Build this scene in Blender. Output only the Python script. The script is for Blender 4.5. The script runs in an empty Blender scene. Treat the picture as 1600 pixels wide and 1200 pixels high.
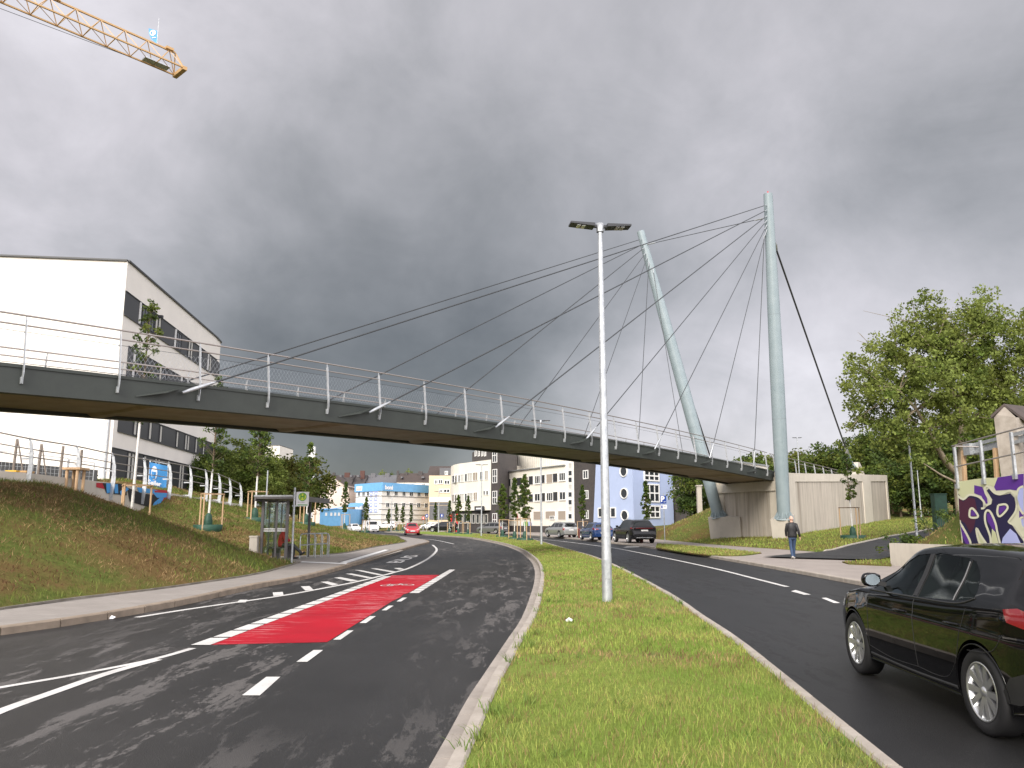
import bpy, bmesh, math, random
import numpy as np
from mathutils import Vector, Matrix
R = math.radians
rng = np.random.default_rng(7); random.seed(7)
sc = bpy.context.scene
COL = sc.collection
# ------------------------------------------------------------------ camera
F = 1240.0; HOR = 814.0; CH = 1.65            # focal length and horizon in photo pixels, eye height in m
TH = math.atan((HOR - 600) / F); CT, ST = math.cos(TH), math.sin(TH)
cam_d = bpy.data.cameras.new('camera'); cam = bpy.data.objects.new('camera', cam_d); COL.objects.link(cam)
cam_d.sensor_width = 36; cam_d.lens = F / 1600 * 36; cam_d.clip_start = .05; cam_d.clip_end = 3000
cam.location = (0, 0, CH); cam.rotation_euler = (R(90) + TH, 0, 0); sc.camera = cam
# ------------------------------------------------------------------ light
SUN_EL, SUN_AZ = 31.0, 201.0                  # azimuth clockwise from +Y: the sun stands behind the camera, to the left
sd = bpy.data.lights.new('sun', 'SUN'); sun = bpy.data.objects.new('sun', sd); COL.objects.link(sun)
sd.energy = 3.9; sd.angle = R(26); sd.color = (1.0, .93, .82)
_az = R(SUN_AZ); sdir = Vector((math.sin(_az) * math.cos(R(SUN_EL)), math.cos(_az) * math.cos(R(SUN_EL)), math.sin(R(SUN_EL))))
sun.rotation_euler = sdir.to_track_quat('Z', 'Y').to_euler(); sun.location = (-20, -20, 40)
sc.view_settings.view_transform = 'Standard'; sc.view_settings.look = 'None'
sc.view_settings.exposure = 0.0; sc.view_settings.gamma = 1.0; sc.view_settings.use_curve_mapping = False
sc.cycles.use_denoising = True; sc.cycles.max_bounces = 6; sc.cycles.transparent_max_bounces = 12
sc.cycles.caustics_reflective = False; sc.cycles.caustics_refractive = False

def ray(px, py):
    dx = (px - 800) / F; dy = (600 - py) / F
    return Vector((dx, CT - dy * ST, ST + dy * CT))
def G(px, py, z=0.0):
    d = ray(px, py); t = (z - CH) / d.z; return (d.x * t, d.y * t)
def D(px, py, Y):
    d = ray(px, py); t = Y / d.y; return Vector((d.x * t, Y, CH + d.z * t))

world = bpy.data.worlds.new('World'); sc.world = world; world.use_nodes = True
def build_world():
    nt = world.node_tree; N = nt.nodes; Lk = nt.links; N.clear()
    out = N.new('ShaderNodeOutputWorld'); add = N.new('ShaderNodeAddShader')
    b1 = N.new('ShaderNodeBackground'); b2 = N.new('ShaderNodeBackground')
    sky = N.new('ShaderNodeTexSky'); sky.sky_type = 'NISHITA'; sky.sun_disc = False
    sky.sun_elevation = R(SUN_EL); sky.sun_rotation = R(SUN_AZ)
    Lk.new(sky.outputs[0], b1.inputs[0]); b1.inputs[1].default_value = .012
    tc = N.new('ShaderNodeTexCoord')
    def vm(op, a, b=None):
        n = N.new('ShaderNodeVectorMath'); n.operation = op
        for i, v in enumerate((a, b)):
            if v is None: continue
            if isinstance(v, (tuple, Vector)): n.inputs[i].default_value = tuple(v)
            else: Lk.new(v, n.inputs[i])
        return n
    def m(op, a, b=None, c=None):
        n = N.new('ShaderNodeMath'); n.operation = op
        for i, v in enumerate((a, b, c)):
            if v is None: continue
            if isinstance(v, (int, float)): n.inputs[i].default_value = v
            else: Lk.new(v, n.inputs[i])
        return n.outputs[0]
    d = vm('NORMALIZE', tc.outputs['Generated']).outputs[0]
    sx = N.new('ShaderNodeSeparateXYZ'); Lk.new(d, sx.inputs[0])
    zz = m('ADD', m('MAXIMUM', sx.outputs[2], 0.0), .55)
    cx = N.new('ShaderNodeCombineXYZ'); Lk.new(m('DIVIDE', sx.outputs[0], zz), cx.inputs[0]); Lk.new(m('DIVIDE', sx.outputs[1], zz), cx.inputs[1])
    def noise(scale, det, rough, vec, dist=0.0):
        n = N.new('ShaderNodeTexNoise'); n.inputs['Scale'].default_value = scale; n.inputs['Detail'].default_value = det
        n.inputs['Roughness'].default_value = rough; n.inputs['Distortion'].default_value = dist; Lk.new(vec, n.inputs['Vector']); return n.outputs['Fac']
    n1 = noise(1.9, 6, .52, cx.outputs[0], .35); n2 = noise(4.4, 7, .6, cx.outputs[0], .5)
    n3 = noise(5.5, 6, .62, d, .3)
    # broad light and dark banks of cloud, plus bright fill added out of view, each fixed to a direction of the sky: (direction, width, amount)
    # warp the direction so that the banks have cloud-like edges
    wn = N.new('ShaderNodeTexNoise'); wn.inputs['Scale'].default_value = 2.6; wn.inputs['Detail'].default_value = 5; wn.inputs['Roughness'].default_value = .6; Lk.new(d, wn.inputs['Vector'])
    wc = vm('SUBTRACT', wn.outputs['Color'], (.5, .5, .5)).outputs[0]
    ws = N.new('ShaderNodeVectorMath'); ws.operation = 'SCALE'; Lk.new(wc, ws.inputs[0]); ws.inputs['Scale'].default_value = .34
    dw = vm('NORMALIZE', vm('ADD', d, ws.outputs[0]).outputs[0]).outputs[0]
    banks = BANKS
    acc = None
    for (dv, width, amt) in banks:
        dv = Vector(dv).normalized()
        dot = vm('DOT_PRODUCT', dw, dv).outputs['Value']
        e = m('EXPONENT', m('MULTIPLY', m('SUBTRACT', dot, 1.0), 1.0 / width))
        t = m('MULTIPLY', e, amt)
        acc = t if acc is None else m('ADD', acc, t)
    nz = m('ADD', m('MULTIPLY', m('SUBTRACT', n1, .5), .85), m('ADD', m('MULTIPLY', m('SUBTRACT', n2, .5), .60), m('MULTIPLY', m('SUBTRACT', n3, .5), .45)))
    v = m('ADD', acc, SKY_BASE)
    v = m('MULTIPLY', v, m('ADD', 1.0, nz))
    v = m('MAXIMUM', v, .08)
    # dark cloud bluish, bright cloud very slightly pink
    cr = N.new('ShaderNodeMapRange'); cr.inputs[1].default_value = .12; cr.inputs[2].default_value = .62; Lk.new(v, cr.inputs[0])
    mx = N.new('ShaderNodeMix'); mx.data_type = 'RGBA'; Lk.new(cr.outputs[0], mx.inputs['Factor'])
    mx.inputs['A'].default_value = (.965, 1.0, 1.035, 1); mx.inputs['B'].default_value = (1.02, .985, 1.045, 1)
    sc_ = N.new('ShaderNodeVectorMath'); sc_.operation = 'SCALE'; Lk.new(mx.outputs['Result'], sc_.inputs[0]); Lk.new(v, sc_.inputs['Scale'])
    Lk.new(sc_.outputs[0], b2.inputs[0]); b2.inputs[1].default_value = 1.0
    Lk.new(b1.outputs[0], add.inputs[0]); Lk.new(b2.outputs[0], add.inputs[1]); Lk.new(add.outputs[0], out.inputs[0])
SKY_BASE = .45
BANKS = [
    (ray(480, 410), .035, -.17), (ray(620, 640), .04, -.13), (ray(250, 620), .04, -.10), (ray(640, 740), .02, -.08),
    (ray(880, 480), .03, -.05), (ray(-20, 180), .05, .20), (ray(200, 40), .04, .10), (ray(1190, 650), .012, .17), (ray(1040, 660), .012, .12),
    (ray(1130, 230), .008, .10), (ray(300, 250), .02, .03), (ray(1330, 620), .01, .10), (ray(1290, 560), .01, .06), (ray(1560, 120), .05, -.05), (ray(1560, 420), .03, -.03),
    ((-.3, -.85, .45), .38, 1.4), ((.2, -.75, .75), .22, 1.1), ((.95, -.45, .35), .22, 1.6)]  # bright sky added out of view to lift ambient light from behind and right
build_world()

# ------------------------------------------------------------------ materials
def mat(name, col, rough=.7, col2=None, scale=8.0, metal=0.0, detail=5.0, bump=0.0, bscale=None, spec=None, coat=0.0, lo=.35, hi=.65, stretch=(1, 1, 1), island=0.0, transl=0.0, alpha=None):
    M = bpy.data.materials.new(name); M.use_nodes = True; nt = M.node_tree; N = nt.nodes; Lk = nt.links
    b = N['Principled BSDF']; b.inputs['Base Color'].default_value = (*col, 1); b.inputs['Roughness'].default_value = rough; b.inputs['Metallic'].default_value = metal
    if spec is not None: b.inputs['Specular IOR Level'].default_value = spec
    if coat: b.inputs['Coat Weight'].default_value = coat; b.inputs['Coat Roughness'].default_value = .04
    src = None
    if col2 is not None or bump:
        tc = N.new('ShaderNodeTexCoord'); mp = N.new('ShaderNodeMapping'); mp.inputs['Scale'].default_value = stretch; Lk.new(tc.outputs['Object'], mp.inputs[0])
    if col2 is not None:
        n = N.new('ShaderNodeTexNoise'); n.inputs['Scale'].default_value = scale; n.inputs['Detail'].default_value = detail; n.inputs['Roughness'].default_value = .62; Lk.new(mp.outputs[0], n.inputs['Vector'])
        r = N.new('ShaderNodeMapRange'); r.inputs[1].default_value = lo; r.inputs[2].default_value = hi; Lk.new(n.outputs['Fac'], r.inputs[0])
        x = N.new('ShaderNodeMix'); x.data_type = 'RGBA'; x.inputs['A'].default_value = (*col, 1); x.inputs['B'].default_value = (*col2, 1); Lk.new(r.outputs[0], x.inputs['Factor'])
        src = x.outputs['Result']
    if island:
        g = N.new('ShaderNodeNewGeometry'); mr = N.new('ShaderNodeMapRange'); mr.inputs[3].default_value = 1 - island; mr.inputs[4].default_value = 1 + island
        Lk.new(g.outputs['Random Per Island'], mr.inputs[0])
        v = N.new('ShaderNodeVectorMath'); v.operation = 'SCALE'
        if src: Lk.new(src, v.inputs[0])
        else: v.inputs[0].default_value = col
        Lk.new(mr.outputs[0], v.inputs['Scale']); src = v.outputs[0]
    if src: Lk.new(src, b.inputs['Base Color'])
    if bump:
        n = N.new('ShaderNodeTexNoise'); n.inputs['Scale'].default_value = bscale or scale * 4; n.inputs['Detail'].default_value = 4; Lk.new(mp.outputs[0], n.inputs['Vector'])
        bp = N.new('ShaderNodeBump'); bp.inputs['Strength'].default_value = bump; bp.inputs['Distance'].default_value = .02; Lk.new(n.outputs['Fac'], bp.inputs['Height']); Lk.new(bp.outputs[0], b.inputs['Normal'])
    if transl:
        o = N['Material Output']; t = N.new('ShaderNodeBsdfTranslucent'); ms = N.new('ShaderNodeMixShader'); ms.inputs[0].default_value = transl
        if src: Lk.new(src, t.inputs[0])
        else: t.inputs[0].default_value = (*col, 1)
        Lk.new(b.outputs[0], ms.inputs[1]); Lk.new(t.outputs[0], ms.inputs[2]); Lk.new(ms.outputs[0], o.inputs[0])
    return M
def glassmat(name, tint, mix=.5, rough=.03):
    M = bpy.data.materials.new(name); M.use_nodes = True; nt = M.node_tree; N = nt.nodes; Lk = nt.links; N.remove(N['Principled BSDF'])
    o = N['Material Output']; t = N.new('ShaderNodeBsdfTransparent'); t.inputs[0].default_value = (*tint, 1)
    g = N.new('ShaderNodeBsdfGlossy'); g.inputs['Roughness'].default_value = rough; g.inputs[0].default_value = (.9, .95, .95, 1)
    ge = N.new('ShaderNodeNewGeometry'); dp = N.new('ShaderNodeVectorMath'); dp.operation = 'DOT_PRODUCT'; Lk.new(ge.outputs['Normal'], dp.inputs[0]); Lk.new(ge.outputs['Incoming'], dp.inputs[1])
    def mm(op, a, b=None):
        n = N.new('ShaderNodeMath'); n.operation = op
        for i, v in enumerate((a, b)):
            if v is None: continue
            if isinstance(v, (int, float)): n.inputs[i].default_value = v
            else: Lk.new(v, n.inputs[i])
        return n
    ad = mm('ADD', mm('MULTIPLY', mm('POWER', mm('SUBTRACT', 1.0, mm('ABSOLUTE', dp.outputs['Value']).outputs[0]).outputs[0], 5.0).outputs[0], .7).outputs[0], mix + .012)
    ms = N.new('ShaderNodeMixShader'); Lk.new(ad.outputs[0], ms.inputs[0]); Lk.new(t.outputs[0], ms.inputs[1]); Lk.new(g.outputs[0], ms.inputs[2]); Lk.new(ms.outputs[0], o.inputs[0])
    return M
MAT = {}
def simple(key, col, rough=.6, **k):
    MAT[key] = mat(key, col, rough, **k)
simple('galv', (.52, .54, .55), .42, col2=(.36, .38, .40), scale=9, metal=.55)
simple('pylon_paint', (.25, .305, .325), .45, col2=(.215, .27, .29), scale=1.5)
simple('deck_paint', (.033, .040, .034), .55, col2=(.027, .033, .028), scale=2.5)
simple('deck_under', (.36, .285, .21), .75, col2=(.27, .21, .155), scale=1.2, detail=6)
simple('steel_cable', (.055, .06, .065), .5, metal=.3)
simple('rail_steel', (.34, .31, .29), .38, metal=.6)
simple('lamp_dark', (.03, .032, .036), .45)
simple('white_paint', (.72, .72, .70), .6, col2=(.55, .55, .53), scale=14, lo=.5, hi=.8)
simple('trunk_white', (.75, .74, .70), .8, col2=(.6, .58, .54), scale=20)
simple('weld', (.20, .24, .26), .6)
simple('bark', (.20, .15, .10), .9, col2=(.10, .075, .05), scale=9, bump=.4, stretch=(1, 1, .3))
simple('bark_pale', (.34, .28, .20), .9, col2=(.18, .15, .10), scale=5, bump=.4, stretch=(1, 1, .5))
simple('stake_wood', (.55, .38, .22), .8, col2=(.40, .26, .15), scale=12, stretch=(1, 1, .15))
simple('green_bag', (.018, .075, .045), .6, col2=(.012, .05, .03), scale=6)
simple('plaster_white', (.80, .76, .70), .9, col2=(.75, .715, .66), scale=.6)
simple('plaster_cream', (.80, .765, .68), .9, col2=(.75, .71, .62), scale=.5)
simple('plaster_blue', (.37, .44, .62), .9, col2=(.34, .41, .58), scale=.6)
simple('plaster_rose', (.66, .55, .48), .9, col2=(.6, .5, .43), scale=.4)
simple('plaster_yellow', (.62, .50, .35), .9)
simple('metal_blue', (.17, .42, .70), .5, col2=(.14, .36, .62), scale=1.5)
simple('roof_dark', (.050, .045, .045), .8, col2=(.075, .065, .06), scale=3)
simple('roof_grey', (.10, .10, .11), .7, col2=(.13, .13, .135), scale=3)
simple('roof_brown', (.075, .055, .048), .8, col2=(.05, .04, .035), scale=3)
simple('brick_red', (.085, .040, .032), .85)
simple('win_dark', (.025, .03, .035), .12)
simple('win_frame', (.74, .74, .72), .5)
simple('panel_dark', (.035, .037, .04), .5)
simple('panel_light', (.50, .49, .45), .6)
simple('blind', (.33, .28, .23), .8)
simple('rubber', (.011, .011, .012), .7)
simple('rim', (.66, .67, .68), .28, metal=.85)
simple('black_plastic', (.02, .02, .021), .5)
simple('red_lamp', (.20, .008, .012), .15, coat=.6)
simple('clear_lamp', (.75, .76, .78), .12, coat=.6)
simple('plate_white', (.75, .75, .73), .4)
simple('skin', (.55, .33, .24), .55)
simple('leather', (.014, .014, .015), .5, spec=.3, col2=(.03, .03, .032), scale=14)
simple('denim', (.04, .065, .115), .85, col2=(.03, .06, .13), scale=25)
simple('shoe', (.40, .38, .35), .7)
simple('hair_grey', (.42, .39, .36), .8)
simple('hair_bald', (.55, .34, .26), .7)
simple('red_cloth', (.50, .02, .03), .8)
simple('red_post', (.12, .028, .022), .6)
simple('paint_red', (.55, .02, .03), .6)
simple('sign_blue', (.012, .05, .27), .35)
simple('sign_white', (.80, .80, .80), .4)
simple('sign_green', (.10, .36, .05), .4)
simple('sign_lime', (.66, .72, .06), .4)
simple('yellow_crane', (.50, .31, .13), .5)
simple('yellow_plastic', (.70, .42, .03), .5)
simple('banner_blue', (.06, .28, .60), .6)
simple('shelter_frame', (.12, .112, .112), .45)
MAT['shelter_glass'] = glassmat('shelter_glass', (.88, .93, .90), .12)
MAT['car_glass'] = glassmat('car_glass', (.34, .42, .38), .008)
MAT['car_glass_dark'] = mat('car_glass_dark', (.012, .014, .015), .05, spec=.6)
def gr(key, col): MAT[key] = mat(key, col, .7)
gr('g_navy', (.012, .008, .05)); gr('g_maroon', (.06, .008, .03)); gr('g_purple', (.10, .025, .26)); gr('g_cream', (.66, .66, .50)); gr('g_lime', (.58, .60, .36)); gr('g_lav', (.42, .46, .78)); gr('g_blue', (.03, .16, .42)); gr('g_red', (.38, .015, .03)); gr('g_black', (.01, .01, .012))

def nodes_of(name):
    M = bpy.data.materials.new(name); M.use_nodes = True; return M, M.node_tree.nodes, M.node_tree.links, M.node_tree.nodes['Principled BSDF']
def tex(N, Lk, kind, vec, **kw):
    n = N.new(kind)
    for k, v in kw.items(): n.inputs[k].default_value = v
    Lk.new(vec, n.inputs['Vector']); return n
def mapping(N, Lk, scale=(1, 1, 1), rot=(0, 0, 0), loc=(0, 0, 0)):
    tc = N.new('ShaderNodeTexCoord'); mp = N.new('ShaderNodeMapping'); mp.inputs['Scale'].default_value = scale; mp.inputs['Rotation'].default_value = rot; mp.inputs['Location'].default_value = loc
    Lk.new(tc.outputs['Object'], mp.inputs[0]); return mp.outputs[0]
def mixc(N, Lk, fac, a, b, mode='MIX'):
    x = N.new('ShaderNodeMix'); x.data_type = 'RGBA'; x.blend_type = mode
    for s, v in (('A', a), ('B', b)):
        if isinstance(v, tuple): x.inputs[s].default_value = (*v, 1)
        else: Lk.new(v, x.inputs[s])
    if isinstance(fac, float): x.inputs['Factor'].default_value = fac
    else: Lk.new(fac, x.inputs['Factor'])
    return x.outputs['Result']
def mrange(N, Lk, v, a, b, c=0., d=1.):
    r = N.new('ShaderNodeMapRange'); r.inputs[1].default_value = a; r.inputs[2].default_value = b; r.inputs[3].default_value = c; r.inputs[4].default_value = d; Lk.new(v, r.inputs[0]); return r.outputs[0]
def mul(N, Lk, a, b, op='MULTIPLY'):
    n = N.new('ShaderNodeMath'); n.operation = op
    for i, v in enumerate((a, b)):
        if isinstance(v, (int, float)): n.inputs[i].default_value = v
        else: Lk.new(v, n.inputs[i])
    return n.outputs[0]
def bump(N, Lk, b, h, strength=.3, dist=.01):
    bp = N.new('ShaderNodeBump'); bp.inputs['Strength'].default_value = strength; bp.inputs['Distance'].default_value = dist; Lk.new(h, bp.inputs['Height']); Lk.new(bp.outputs[0], b.inputs['Normal'])
def asphalt(name, base, dry, amount):
    M, N, Lk, b = nodes_of(name); v = mapping(N, Lk)
    sp = tex(N, Lk, 'ShaderNodeTexNoise', v, Scale=95., Detail=3., Roughness=.8).outputs['Fac']
    big = tex(N, Lk, 'ShaderNodeTexNoise', v, Scale=.55, Detail=5., Roughness=.6).outputs['Fac']
    c = mixc(N, Lk, mrange(N, Lk, big, .35, .7), base, tuple(x * 1.45 for x in base))
    c = mixc(N, Lk, mrange(N, Lk, sp, .56, .72), c, tuple(x * 2.6 for x in base))
    # dried patches and streaks left by tyres, drawn out along the lane
    vs = mapping(N, Lk, scale=(3.0, .62, 1), rot=(0, 0, R(-3)))
    st = tex(N, Lk, 'ShaderNodeTexNoise', vs, Scale=.8, Detail=13., Roughness=.80, Distortion=.35).outputs['Fac']
    area = tex(N, Lk, 'ShaderNodeTexNoise', mapping(N, Lk, scale=(.30, .10, 1), loc=(3.3, .6, 0)), Scale=1., Detail=2.).outputs['Fac']
    g2 = tex(N, Lk, 'ShaderNodeTexNoise', mapping(N, Lk, scale=(1, .45, 1)), Scale=16., Detail=6., Roughness=.8).outputs['Fac']
    k = mrange(N, Lk, mul(N, Lk, st, mul(N, Lk, g2, .22), 'ADD'), .635, .655); k = mul(N, Lk, k, mrange(N, Lk, area, .40, .55))
    k = mul(N, Lk, k, mrange(N, Lk, sp, .35, .5, .55, 1.))
    k = mul(N, Lk, k, amount)
    c = mixc(N, Lk, k, c, dry)
    # faint broad tyre bands
    vb = mapping(N, Lk, scale=(1.1, .05, 1), rot=(0, 0, R(-4)))
    tb = tex(N, Lk, 'ShaderNodeTexNoise', vb, Scale=1.3, Detail=2.).outputs['Fac']
    c = mixc(N, Lk, mul(N, Lk, mrange(N, Lk, tb, .5, .7), .35), c, tuple(x * 2.0 for x in base))
    Lk.new(c, b.inputs['Base Color'])
    Lk.new(mrange(N, Lk, k, 0., 1., .46, .8), b.inputs['Roughness'])
    b.inputs['Specular IOR Level'].default_value = .25
    bump(N, Lk, b, tex(N, Lk, 'ShaderNodeTexVoronoi', v, Scale=130.).outputs['Distance'], .5, .006)
    MAT[name] = M
asphalt('asphalt_left', (.019, .0185, .018), (.120, .113, .107), .9)
asphalt('asphalt_right', (.012, .012, .0122), (.035, .034, .033), .3)
def marking(name, col, wear=.5, under=(.045, .044, .043), streak=(3, 3, 3)):
    M, N, Lk, b = nodes_of(name); v = mapping(N, Lk, scale=streak)
    n = tex(N, Lk, 'ShaderNodeTexNoise', v, Scale=4., Detail=8., Roughness=.75).outputs['Fac']
    n2 = tex(N, Lk, 'ShaderNodeTexNoise', mapping(N, Lk), Scale=1.6, Detail=4.).outputs['Fac']
    c = mixc(N, Lk, mrange(N, Lk, n2, .3, .7), col, tuple(x * .78 for x in col))
    c = mixc(N, Lk, mrange(N, Lk, n, wear, wear + .1, 0., .8), c, under)
    Lk.new(c, b.inputs['Base Color']); b.inputs['Roughness'].default_value = .55; MAT[name] = M
marking('road_white', (.66, .65, .62), .60)
def red_lane(name):
    M, N, Lk, b = nodes_of(name)
    n2 = tex(N, Lk, 'ShaderNodeTexNoise', mapping(N, Lk), Scale=1.2, Detail=5.).outputs['Fac']
    c = mixc(N, Lk, mrange(N, Lk, n2, .35, .7), (.38, .008, .020), (.30, .008, .018))
    vs = mapping(N, Lk, scale=(.9, 9, 1))          # pale scuffs run across the lane
    s = tex(N, Lk, 'ShaderNodeTexNoise', vs, Scale=1.4, Detail=8., Roughness=.7).outputs['Fac']
    ar = tex(N, Lk, 'ShaderNodeTexNoise', mapping(N, Lk, scale=(.3, .12, 1), loc=(.4, 1.2, 0)), Scale=1.2, Detail=2.).outputs['Fac']
    k = mul(N, Lk, mrange(N, Lk, s, .54, .60), mrange(N, Lk, ar, .42, .52)); k = mul(N, Lk, k, .75)
    c = mixc(N, Lk, k, c, (.55, .32, .32))
    t = tex(N, Lk, 'ShaderNodeTexNoise', mapping(N, Lk, scale=(2.2, .25, 1), loc=(5, 2, 0)), Scale=1.1, Detail=6.).outputs['Fac']
    c = mixc(N, Lk, mrange(N, Lk, t, .62, .75, 0., .6), c, (.12, .03, .03))
    Lk.new(c, b.inputs['Base Color']); b.inputs['Roughness'].default_value = .7; b.inputs['Specular IOR Level'].default_value = .15
    bump(N, Lk, b, tex(N, Lk, 'ShaderNodeTexVoronoi', mapping(N, Lk), Scale=130.).outputs['Distance'], .3, .004); MAT[name] = M
red_lane('red_lane')
def paving(name, c1, c2, mortar, sx=1., sy=1., rot=0.):
    M, N, Lk, b = nodes_of(name); v = mapping(N, Lk, rot=(0, 0, rot))
    br = N.new('ShaderNodeTexBrick'); Lk.new(v, br.inputs['Vector']); br.inputs['Scale'].default_value = 1.
    br.inputs['Color1'].default_value = (*c1, 1); br.inputs['Color2'].default_value = (*c2, 1); br.inputs['Mortar'].default_value = (*mortar, 1)
    br.inputs['Brick Width'].default_value = sx; br.inputs['Row Height'].default_value = sy; br.inputs['Mortar Size'].default_value = .006
    n = tex(N, Lk, 'ShaderNodeTexNoise', v, Scale=1.1, Detail=6., Roughness=.65).outputs['Fac']
    c = mixc(N, Lk, mrange(N, Lk, n, .3, .7, 0., 1.), br.outputs['Color'], tuple(x * .72 for x in c1))
    Lk.new(c, b.inputs['Base Color']); b.inputs['Roughness'].default_value = .82
    bump(N, Lk, b, tex(N, Lk, 'ShaderNodeTexNoise', v, Scale=60., Detail=2.).outputs['Fac'], .2, .004); MAT[name] = M
paving('paving_grey', (.33, .30, .27), (.28, .255, .235), (.14, .125, .11), .4, .2, R(8))
paving('paving_dark', (.17, .155, .145), (.15, .14, .13), (.09, .08, .075), .3, .3, R(3))
paving('paving_right', (.36, .315, .28), (.33, .29, .26), (.2, .17, .15), .2, .1, R(0))
simple('kerb', (.40, .36, .31), .85, col2=(.29, .255, .215), scale=3, detail=8, bump=.2, bscale=60)
simple('kerb_old', (.30, .24, .18), .85, col2=(.20, .16, .12), scale=3, detail=8, bump=.2, bscale=60)
simple('gutter', (.36, .32, .28), .85, col2=(.27, .24, .21), scale=2, detail=8, bump=.2, bscale=60)
simple('edging', (.22, .20, .17), .85, col2=(.13, .115, .09), scale=3, detail=8)
def concrete(name, c1, c2, board=True):
    M, N, Lk, b = nodes_of(name)
    n = tex(N, Lk, 'ShaderNodeTexNoise', mapping(N, Lk), Scale=.5, Detail=7., Roughness=.65).outputs['Fac']
    c = mixc(N, Lk, mrange(N, Lk, n, .32, .68), c1, c2)
    if board:
        s = tex(N, Lk, 'ShaderNodeTexNoise', mapping(N, Lk, scale=(4.2, 4.2, .12)), Scale=1.4, Detail=6., Roughness=.7).outputs['Fac']
        c = mixc(N, Lk, mrange(N, Lk, s, .42, .62, 0., .75), c, tuple(x * .58 for x in c1))
        s2 = tex(N, Lk, 'ShaderNodeTexNoise', mapping(N, Lk, scale=(1.1, 1.1, .05), loc=(4, 7, 0)), Scale=1.2, Detail=5., Roughness=.6).outputs['Fac']
        c = mixc(N, Lk, mrange(N, Lk, s2, .55, .72, 0., .65), c, (.15, .115, .08))
    else:
        s = tex(N, Lk, 'ShaderNodeTexNoise', mapping(N, Lk, scale=(1, 1, .2)), Scale=3., Detail=8., Roughness=.7).outputs['Fac']
        c = mixc(N, Lk, mrange(N, Lk, s, .52, .75, 0., .45), c, tuple(x * .6 for x in c1))
    Lk.new(c, b.inputs['Base Color']); b.inputs['Roughness'].default_value = .88
    bump(N, Lk, b, tex(N, Lk, 'ShaderNodeTexNoise', mapping(N, Lk, scale=(1, 1, .3)), Scale=9., Detail=6.).outputs['Fac'], .25, .02); MAT[name] = M
concrete('concrete_board', (.56, .505, .425), (.47, .425, .36))
concrete('concrete', (.62, .57, .485), (.54, .495, .42), False)
concrete('concrete_light', (.50, .46, .40), (.43, .395, .34), False)
def grass_ground():
    M, N, Lk, b = nodes_of('grass_ground'); v = mapping(N, Lk)
    a = tex(N, Lk, 'ShaderNodeTexNoise', v, Scale=.32, Detail=8., Roughness=.68).outputs['Fac']
    f = tex(N, Lk, 'ShaderNodeTexNoise', v, Scale=7., Detail=8., Roughness=.78).outputs['Fac']
    c = mixc(N, Lk, mrange(N, Lk, f, .3, .7), (.065, .095, .018), (.15, .17, .045))
    c = mixc(N, Lk, mrange(N, Lk, a, .44, .58, 0., .8), c, (.17, .10, .045))
    c = mixc(N, Lk, mrange(N, Lk, f, .60, .75, 0., .7), c, (.10, .055, .028))
    Lk.new(c, b.inputs['Base Color']); b.inputs['Roughness'].default_value = .95; b.inputs['Specular IOR Level'].default_value = .1
    bump(N, Lk, b, f, .8, .12); MAT['grass_ground'] = M
grass_ground()
def island_ground():
    M, N, Lk, b = nodes_of('island_ground'); v = mapping(N, Lk)
    a = tex(N, Lk, 'ShaderNodeTexNoise', v, Scale=.6, Detail=6., Roughness=.65).outputs['Fac']
    f = tex(N, Lk, 'ShaderNodeTexNoise', v, Scale=14., Detail=8., Roughness=.8).outputs['Fac']
    c = mixc(N, Lk, mrange(N, Lk, f, .3, .7), (.13, .19, .03), (.25, .31, .07))
    c = mixc(N, Lk, mrange(N, Lk, a, .56, .68, 0., .65), c, (.15, .12, .07))
    Lk.new(c, b.inputs['Base Color']); b.inputs['Roughness'].default_value = .95; b.inputs['Specular IOR Level'].default_value = .1
    bump(N, Lk, b, f, .8, .05); MAT['island_ground'] = M
island_ground()
simple('blade_green', (.19, .29, .05), .7, island=.40, transl=.35, col2=(.38, .39, .11), scale=.8, spec=.15)
simple('blade_hay', (.38, .27, .13), .8, island=.4, transl=.2, col2=(.16, .10, .05), scale=1.5, spec=.1)
simple('blade_dead', (.15, .072, .04), .85, island=.45, transl=.15, col2=(.09, .05, .028), scale=1.5, spec=.1)
simple('blade_weed', (.10, .19, .035), .6, island=.4, transl=.3, col2=(.20, .24, .06), scale=2.0, spec=.2)
simple('blade_bank', (.14, .19, .035), .7, island=.4, transl=.3, col2=(.16, .18, .05), scale=1.0, spec=.15)
simple('leaf_dark', (.055, .095, .024), .6, island=.45, transl=.3, col2=(.060, .085, .020), scale=.3, spec=.2)
simple('leaf_mid', (.095, .15, .028), .6, island=.45, transl=.35, col2=(.12, .135, .025), scale=.3, spec=.2)
simple('leaf_light', (.22, .28, .07), .6, island=.4, transl=.4, col2=(.18, .21, .045), scale=.3, spec=.2)
simple('leaf_autumn', (.15, .13, .03), .6, island=.45, transl=.35, col2=(.07, .11, .022), scale=.35, spec=.2)

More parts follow.
